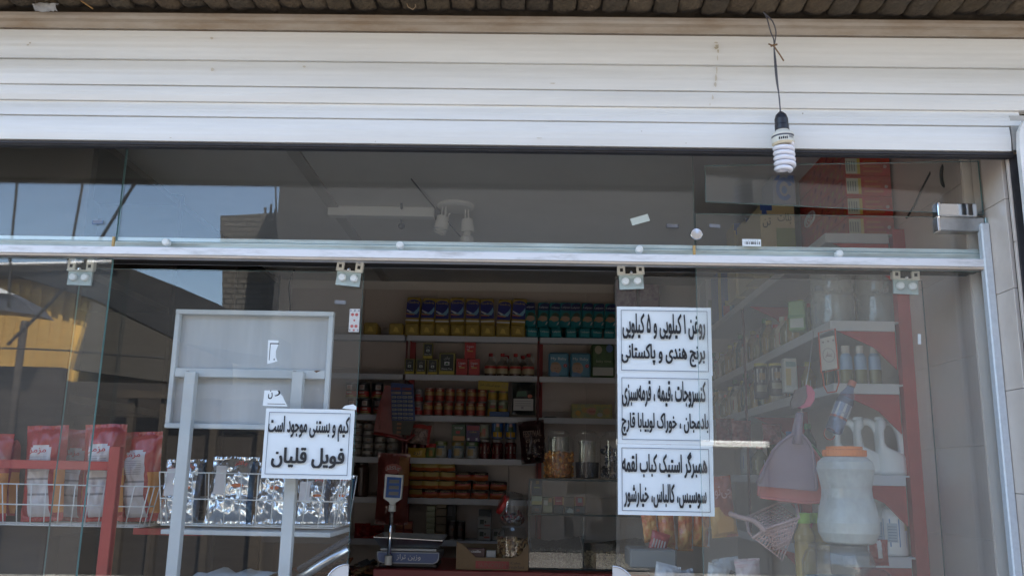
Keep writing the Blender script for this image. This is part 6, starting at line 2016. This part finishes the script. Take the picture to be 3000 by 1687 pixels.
def jug():
    t = thing('bleach_jug', 'x', 'jug')
    h = .212
    W2 = .045
    mb = MB()

    def sect(z):
        t_ = z / h
        l = -.052
        r_ = .052 if t_ < .34 else (.052 - (.080) * min(1, (t_ - .34) / .18) if t_ < .52 else -.028 + .012 * (t_ > .85))
        return l + .006 * (t_ > .8) * (t_ - .8) * 5, r_
    prev = None
    n = 14
    rings = []
    for i in range(n + 1):
        z = h * i / n
        l, r_ = sect(z)
        cx_, hw = (l + r_) / 2, (r_ - l) / 2
        dd = W2 * (1 if i < n - 2 else .7)
        rings.append([(cx_ + hw * (abs(math.cos(a)) ** .6) * (1 if math.cos(a) > 0 else -1), .045 + dd * (abs(math.sin(a)) ** .6) * (1 if math.sin(a) > 0 else -1), z) for a in [2 * math.pi * k / 16 for k in range(16)]])
    vs = [p for rg in rings for p in rg]
    fs = [(i * 16 + k, i * 16 + (k + 1) % 16, (i + 1) * 16 + (k + 1) % 16, (i + 1) * 16 + k) for i in range(n) for k in range(16)] + [tuple(range(15, -1, -1)), tuple(n * 16 + k for k in range(16))]
    mb.add(vs, fs, JUGM, True)
    mb.build('body', t)
    hp_ = smooth([Vector((-.03, .045, h * .93)), Vector((.0, .045, h * .96)), Vector((.026, .045, h * .88)), Vector((.040, .045, h * .68)), Vector((.044, .045, h * .46)), Vector((.042, .045, h * .30))], 5)
    MB().tube(hp_, [.014 + .004 * i / len(hp_) for i in range(len(hp_))], JUGM, 10).build('handle', t)
    MB().lathe([(.022, h), (.022, h + .006), (.018, h + .012)], JUGM, 14, Matrix.Translation((-.032, .045, -.002))).build('neck', t)
    return t


jg = jug(); KIDS[jg.name] = list(jg.children)
for k, (px, lab) in enumerate(((2632, 'right white bleach jug beside the red upright'), (2564, 'middle white bleach jug on the fourth right shelf'), (2500, 'left white bleach jug partly behind the orange lid'))):
    Y = YN0 + .02 + .09 * k * .4
    loc = (at(px - 8, 1380, Y).x, Y, ZW[3] + .001)
    if k == 0:
        jg.location = loc; jg['label'] = lab; jg['group'] = 'white bleach jugs'; jg.rotation_euler = (0, 0, R(-6))
    else:
        dup(jg, loc, lab, R(-6 - 4 * k))
for k, (px, yt) in enumerate(((2662, 1470), (2582, 1447))):
    Y = YN0 + .06 + .1 * k
    r, h = (32, 34)[k] * Y / 2600, .205
    t = thing('detergent_bottle', ('right white bottle with blue label on the lowest right shelf', 'left white bottle with blue label, half behind the big jar')[k], 'bottle', (min(at(px, 1620, Y).x, XR - .052 - r), Y, ZW[4] + .001), 'blue labelled detergent bottles')
    MB().lathe([(r * .92, 0), (r, .006), (r, h * .72), (r * .85, h * .82), (r * .45, h * .92), (r * .4, h * .96)], JUGM, 20).build('body', t)
    stamp(MB(), r * 1.012, h, [(-88, 88, .16, .66, C(.08, .22, .48, .35)), (30, 62, .45, .62, C(.55, .5, .2))]).build('label', t)
    m = stamp(stamp(MB(), r * 1.018, h, [(-58, -8, .24, .58, C(.42, .50, .58))]), r * 1.024, h, [(-53, -13, .26 + .05 * q, .275 + .05 * q, C(.2, .26, .34)) for q in range(6)])
    m.build('printing', t)
    MB().lathe([(r * .46, h * .94), (r * .46, h * 1.05), (.0001, h * 1.06)], C(.6, .6, .58, .4), 14).build('cap', t)

# ------------------------------------------------------------------ goods hanging and standing in the right window
YHG = 3.20


def outline(pts, Y, T0, m, mb=None):
    c = [at(x, y, Y) for x, y in pts]
    return (mb or MB()).prism([(p.x, p.z) for p in c], Y, Y + T0, m)


def pan_(name, label, pts, wall, Y, m, dx=0, dy=0):
    pts = [(x + dx, y + dy) for x, y in pts]
    c0 = at(pts[0][0], pts[0][1], Y)
    t = thing(name, label, 'dustpan', c0)
    part(outline(pts, Y, .004, m), 'tray', t)
    rim = [at(x + dx, y + dy, Y - .004) for x, y in wall]
    part(MB().tube(smooth(rim, 3), .0055, m, 7), 'rim', t)
    h0, h1 = at(2343 + dx, 1212 + dy, Y - .004), at(2336 + dx, 1300 + dy, Y - .006)
    part(MB().tube([h0, (h0 + h1) / 2, h1], [.010, .011, .018], m, 8), 'handle', t)
    return t


DP = [(2333, 1207), (2354, 1207), (2350, 1272), (2381, 1318), (2398, 1428), (2392, 1438), (2222, 1423), (2215, 1411), (2265, 1318), (2318, 1272)]
DW = [(2222, 1414), (2265, 1320), (2318, 1274), (2350, 1274), (2380, 1320), (2393, 1430)]
MAUVE = mat('mauve_plastic', (.28, .20, .235), .4, 0, .1, 8)
CORAL = mat('coral_plastic', (.62, .17, .15), .35, 0, .1, 8)
pan_('dustpan', 'mauve grey plastic dustpan hanging in front in the right window', DP, DW, YHG, MAUVE)
cp = [(2320, 1290), (2352, 1290), (2386, 1322), (2412, 1372), (2415, 1470), (2405, 1474), (2228, 1457), (2220, 1448), (2229, 1385), (2270, 1330)]
pan_('dustpan', 'coral red plastic dustpan hanging behind the mauve one', cp, [(2222, 1452), (2230, 1385), (2270, 1330), (2322, 1290), (2352, 1290), (2388, 1325), (2413, 1375), (2414, 1470), (2228, 1455)], YHG + .03, CORAL)
pan_('dustpan', 'green plastic dustpan mostly hidden behind the coral one', [(x + 12, y + 6) for x, y in cp], [(2240, 1458), (2242, 1391), (2282, 1336), (2334, 1296), (2366, 1296), (2402, 1330), (2426, 1380), (2427, 1470)], YHG + .06, mat('green_plastic', (.08, .22, .08), .4))
# hanging string from the shelf edge
a, b = at(2346, 1215, YHG + .01), at(2385, 960, YN0 + .01)
tag(MB().tube([b, (a + b) / 2 + Vector((.004, 0, 0)), a], .0018, WIRE_W, 5).build('string'), 'thin pale string the dustpans hang from', 'string')

LAT = mat('pink_lattice_plastic', (.50, .33, .31), .4, 0, .08, 9)


def lattice(mb, q, nu, nv, r, solid=.22):
    A, B, C_, D_ = [at(x, y, Y) for x, y, Y in q]
    P_ = lambda u, v: (A.lerp(B, u)).lerp(D_.lerp(C_, u), v)
    for i in range(nu + 1):
        mb.tube([P_(i / nu, v / 4) for v in range(5)], r, LAT, 5)
    for j in range(nv + 1):
        mb.tube([P_(u / 4, j / nv) for u in range(5)], r, LAT, 5)


bk = thing('lattice_scoop', 'pink plastic lattice basket with a handle hanging in the right window', 'basket', at(2240, 1550, 3.14))
m = MB(); lattice(m, ((2190, 1518, 3.30), (2280, 1475, 3.34), (2335, 1515, 3.30), (2238, 1550, 3.16)), 9, 7, .0028)
part(m, 'back_lattice', bk)
m = MB(); lattice(m, ((2206, 1572, 3.12), (2240, 1548, 3.12), (2338, 1517, 3.14), (2292, 1640, 3.16)), 4, 11, .003)
lattice(m, ((2240, 1548, 3.12), (2338, 1517, 3.14), (2312, 1590, 3.15), (2270, 1610, 3.14)), 9, 6, .003)
part(m, 'front_lattice', bk)
P_ = [at(x, y, Y) for x, y, Y in ((2186, 1520, 3.28), (2195, 1560, 3.16), (2207, 1575, 3.12), (2242, 1548, 3.115), (2340, 1516, 3.14), (2330, 1470, 3.34), (2280, 1472, 3.34), (2188, 1516, 3.30))]
part(MB().tube(P_, .0055, LAT, 7, closed=True), 'rim', bk)
P_ = [at(x, y, 3.11) for x, y in ((2135, 1501), (2160, 1512), (2200, 1522), (2222, 1536), (2240, 1556))]
part(MB().tube(smooth(P_, 4), [.006] + [.0085] * 15 + [.010], LAT, 8), 'handle', bk)

# big jar with orange lid
YJ2 = 3.12
s5 = YJ2 / 2600
jc = at(2489, 1592, YJ2)
j = thing('powder_jar', 'big cloudy jar of white powder with orange screw lid', 'jar', jc)
prof = [(60, 0), (70, 5), (82, 30), (84, 58), (78, 95), (70, 125), (68, 150), (73, 178), (79, 204), (75, 224), (62, 236), (53, 240)]
MB().lathe([(r * s5, z * s5) for r, z in prof], glassmat('cloudy_jar', tint=(.86, .87, .85), dust=.55, f0=.06, dustcol=(.76, .77, .75), dscale=5), 28, Matrix.Translation((0, 0, .001))).build('body', j)
MB().lathe([(.001, 3 * s5)] + [(r * s5 * .97, z * s5 + .002) for r, z in prof[:4]] + [(74 * s5, 74 * s5), (30 * s5, 92 * s5), (.001, 86 * s5)], mat('white_powder', (.86, .85, .80), .9, 0, .12, 14, .5, 20), 24).build('powder', j)
m = MB()
ORL = mat('orange_lid', (.80, .24, .06), .4)
m.lathe([(58 * s5, 240 * s5), (59 * s5, 242 * s5), (59 * s5, 258 * s5), (50 * s5, 260 * s5), (50 * s5, 268 * s5), (.0001, 270 * s5)], ORL, 40)
for k in range(36):
    a = k * math.pi / 18
    m.box((-.0012, -.001, 242 * s5), (.0012, .001, 258 * s5), ORL, Matrix.Rotation(a, 4, 'Z') @ Matrix.Translation((0, -59.4 * s5, 0)))
m.build('lid', j)
lc = at(2462, 1760, 3.13)
t = thing('storage_jar', 'large clear jar under the orange lidded jar, lower right window', 'jar', lc)
hh = jc.z - lc.z - .003
MB().lathe([(.11, 0), (.118, .01), (.118, hh * .7), (.105, hh * .88), (.095, hh * .92), (.095, hh)], glassmat('jar_glass2', tint=(.85, .87, .86), dust=.07, f0=.07), 26).build('body', t)
MB().lathe([(.001, .005), (.105, .006), (.108, hh * .42), (.001, hh * .44)], mat('white_lumps', (.5, .54, .58), .8, 0, .4, 40, .5, 40), 20).build('contents', t)
MB().lathe([(.098, hh), (.098, hh + .001), (.0001, hh + .002)], glassmat('jar_glass2'), 24).build('lid', t)
rc = at(2560, 1700, 3.06)
t = thing('red_lid_jar', 'dull red domed lid at the bottom right beside the red upright', 'jar', rc)
MB().lathe([(.055, -.09), (.06, -.08), (.06, .0), (.055, .02), (.035, .036), (.0001, .042)], mat('dull_red_plastic', (.20, .045, .035), .45, 0, .15, 9), 24).build('lid', t)
p0 = at(2600, 1640, 3.3)
hang('snack_bag', 'red and white packet between big jar and blue labelled bottles', 'packet', 2548, 2600, 1580, 1655, 3.30, .03, mat('red_glossy_film', (.3, .03, .03)), lambda u, v: WHT if .35 < u < .6 and v > .3 else mat('red_glossy_film', (.3, .03, .03)), None, .4, 31)

# pink brush, sagging bottle, red framed card
t = thing('scrub_brush', 'pink backed scrubbing brush hanging above the dustpans', 'brush', at(2372, 1190, YHG))
part(outline([(2363, 1126), (2378, 1132), (2388, 1150), (2386, 1172), (2374, 1190), (2352, 1196), (2342, 1192), (2358, 1182), (2366, 1162)], YHG, .03, mat('pink_plastic', (.55, .12, .18), .4)), 'back', t)
part(outline([(2362, 1128), (2365, 1162), (2356, 1182), (2340, 1192), (2322, 1196), (2318, 1180), (2332, 1140)], YHG + .006, .02, mat('grey_bristle', (.20, .16, .15), .9, 0, .4, 90, .6, 120, (1, 1, 6))), 'bristles', t)
YBT = 3.24
bt0 = at(2470, 1190, YBT)
t = thing('water_bottle', 'clear bottle with white label hanging tilted by orange wire', 'bottle', bt0, None, 0, (0, R(24), 0))
MB().lathe([(.026, -.10), (.030, -.095), (.031, .02), (.026, .045), (.014, .07), (.013, .082)], glassmat('blue_pet', tint=(.62, .68, .82), dust=.10, f0=.06, dustcol=(.35, .38, .5)), 20).build('body', t)
stamp(MB(), .0318, .1, [(-90, 90, -.42, .08, C(.55, .53, .50, .4)), (-90, 90, -.5, -.42, C(.45, .14, .08, .4)), (-60, 60, -.3, -.24, C(.3, .3, .32))]).build('label', t)
MB().lathe([(.0145, .08), (.0145, .10), (.0001, .101)], C(.45, .12, .06, .4), 14).build('cap', t)
fc = thing('hanging_card', 'white printed card in a red wire frame hanging by the shelves', 'card', at(2426, 1040, 3.30))
RW = mat('orange_red_wire', (.50, .09, .04), .4)
q = [at(x, y, 3.30) for x, y in ((2400, 992), (2444, 982), (2454, 1078), (2408, 1086))]
part(MB().prism([(p.x, p.z) for p in q], 3.30, 3.302, C(.52, .50, .46, .5)), 'card', fc)
q2 = [at(x, y, 3.298) for x, y in ((2398, 975), (2446, 962), (2456, 1080), (2406, 1092))]
part(MB().tube(q2, .0032, RW, 6, closed=True).tube([at(2410, 1092, 3.298), at(2414, 1130, 3.298), at(2424, 1150, 3.298), at(2450, 1146, 3.298), at(2458, 1120, 3.298), at(2455, 1085, 3.298)], .0028, RW, 6).tube([at(2430, 1270, 3.27) + Vector((.02 * math.cos(k * .6), 0, .022 * math.sin(k * .6))) for k in range(11)], .0022, RW, 5), 'frame', fc)
m = MB()
cc = at(2428, 1040, 3.2985)
m.tube([cc + Vector((.022 * math.cos(k * .524), 0, .026 * math.sin(k * .524))) for k in range(12)], .0009, C(.2, .2, .22), 4, closed=True)
m.text('عطر', cc.x - .013, cc.z - .010, cc.x + .013, cc.z + .012, C(.25, .2, .2), 3.2985, .01)
for k in range(3):
    p = at(2408 + k * 15, 1000 - k * 3, 3.2985)
    m.box((p.x, 3.2975, p.z - .006), (p.x + .007, 3.2982, p.z), C(.28, .25, .25))
part(m, 'printing', fc)

# green capped oil bottles
for k, px in enumerate((2362, 2404)):
    Y = 3.24 + .05 * k
    tp_ = at(px, 1500, Y)
    t = thing('oil_bottle', ('left cooking oil bottle with lime green cap', 'right cooking oil bottle with lime cap, behind the big jar')[k], 'bottle', (tp_.x - .01, Y, tp_.z - .30), 'oil bottles with lime caps')
    r = .036
    MB().lathe([(r * .9, 0), (r, .01), (r, .19), (r * .94, .2), (r, .21), (r * .98, .225), (r * .6, .25), (r * .5, .265)], mat('cooking_oil', (.42, .29, .08), .18, 0, .15, 8, coat=.4), 18).build('body', t)
    MB().lathe([(r * .68, .263), (r * .7, .265), (r * .7, .298), (.0001, .30)], C(.30, .50, .05, .35), 18).build('cap', t)
# orange crisps packet and row of hanging red packets
SNK = mat('orange_red_snack_film', (.50, .10, .03), .3, 0, 0, 20, col2=(.55, .30, .08), thr=(.42, .6), coat=.3)


def e4(e, wd, hg):
    e.text('چی|توز', -.38 * wd, hg * .62, .40 * wd, hg * .84, C(.45, .22, .2), -.030, .02)
    e.prism([(-.3 * wd + .62 * wd * f, hg * (.26 + .1 * math.sin(f * 3))) for f in (0, .25, .5, .75, 1)] + [(.3 * wd, .1 * hg), (-.3 * wd, .08 * hg)], -.032, -.0316, C(.50, .24, .04, .4))


hang('snack_bag', 'orange brown crisps packet hanging right of the lowest notice', 'snack bag', 2086, 2158, 1395, 1572, 3.5, .05, mat('orange_brown_film', (.34, .08, .04), .3, 0, .3, 10), lambda u, v: C(.48, .26, .06, .3) if v < .42 + .1 * math.sin(u * 7) else mat('orange_brown_film', (.3, .08, .04)), e4, .3, 41, (0, R(-6), 0))
for k, (a, b, yt, yb, tl) in enumerate(((1886, 1935, 1480, 1585, -8), (1930, 1985, 1470, 1610, -4), (1982, 2030, 1475, 1612, 2), (2026, 2078, 1480, 1600, 4))):
    hang('snack_bag', '%s orange red packet hanging below the lowest notice' % ('first from left', 'second', 'third', 'fourth and rightmost')[k], 'snack bag', a, b, yt, yb, 3.75 + .02 * k, .04, SNK, (lambda u, v: WHT if u > .86 else SNK), None, .5, 51 + k, (0, R(tl), R(15)))
hang('snack_bag', 'small red packet with pale bars drooping below the row', 'snack bag', 1892, 1946, 1556, 1628, 3.70, .03, C(.36, .05, .045, .3), None, lambda e, w_, h_: [e.box((-.36 * w_ + k * .15 * w_, -.02, .35 * h_), (-.29 * w_ + k * .15 * w_, -.0195, .7 * h_), C(.42, .36, .36)) for k in range(5)], .3, 57, (0, R(16), 0))
o = MB().rbox((-.09, 0, 0), (.09, .2, .07), mat('grey_tray_plastic', (.20, .22, .22), .4), .006)
c = at(1915, 1664, 3.6); o = o.build('plastic_tray'); o.location = c; tag(o, 'grey plastic tray standing low behind the right door', 'tray')
PCH = mat('white_pouch_film', (.50, .53, .56), .3, 0, .2, 12)
for k, (a, b, yt, yb, Y, m_, tl, lab) in enumerate(((1905, 1978, 1650, 1740, 3.45, PCH, 12, 'white pouch at the bottom behind the right door handle'), (1985, 2050, 1668, 1750, 3.5, PCH, -14, 'white pouch lying low between door handle and pane edge'), (2062, 2125, 1650, 1745, 3.4, PCH, 10, 'white pouch at the bottom just right of the pane edge'), (2105, 2180, 1632, 1740, 3.45, PCH, -10, 'white pouch with dark flower print at the bottom'), (2160, 2232, 1636, 1740, 3.35, mat('pink_white_pouch', (.60, .50, .52), .3, 0, 0, 9, col2=(.52, .16, .22), thr=(.4, .5), stretch=(.3, 1, 3)), -4, 'pink striped white pouch at the bottom of the right window'))):
    hang('food_pouch', lab, 'pouch', a, b, yt, yb, Y, .04, m_, None, (lambda e, w_, h_: [e.prism([(.1 * w_ + .10 * w_ * math.cos(q) + .05 * w_ * math.cos(q * 3), .6 * h_ + .08 * h_ * math.sin(q)) for q in [z * .8 for z in range(8)]], -.026, -.0255, C(.12, .1, .1))]) if k == 3 else None, .35, 61 + k, (0, R(tl), 0))
wdn = thing('window_ledge', 'grey ledge along the bottom of the right window holding pouches', 'ledge', (at(2250, 1700, 3.3).x, 3.3, .12))
zl = at(2250, 1745, 3.3).z
part(MB().rbox((at(1850, 1700, 3.3).x, 3.03, zl - .03), (XR - .32, 3.42, zl), mat('ledge_grey', (.25, .25, .25), .5), .004), 'board', wdn)
part(MB().box((at(1870, 1700, 3.3).x, 3.06, .12), (at(1870, 1700, 3.3).x + .04, 3.4, zl - .031), BRN).box((1.10, 3.06, .12), (1.14, 3.4, zl - .031), BRN), 'support', wdn)
# red packets piled on the fourth shelf further back
for k, (a, b, yt, yb, Y) in enumerate(((2098, 2150, 1225, 1300, 4.6), (2145, 2200, 1232, 1305, 4.3), (2235, 2290, 1240, 1300, 3.9))):
    hang('snack_bag', ('left', 'middle', 'right')[k] + ' dark red packet heaped on the fourth right wall shelf', 'packet', a, b, yt, yb, Y, .06, mat('deep_red_film', (.22, .025, .02), .3, 0, .4, 8), None, None, .6, 71 + k)
for k in range(5):
    o = dup(protos[(2, 4, 2, 3, 4)[k]] if (2, 4, 2, 3, 4)[k] in used or True else None, (xw0 + .06, 4.0 + k * .28, ZW[3] + .001), '%s bottle from the front on the fourth right wall shelf' % ORD[k], 0)
    o['group'] = 'bottles along the right wall shelves'
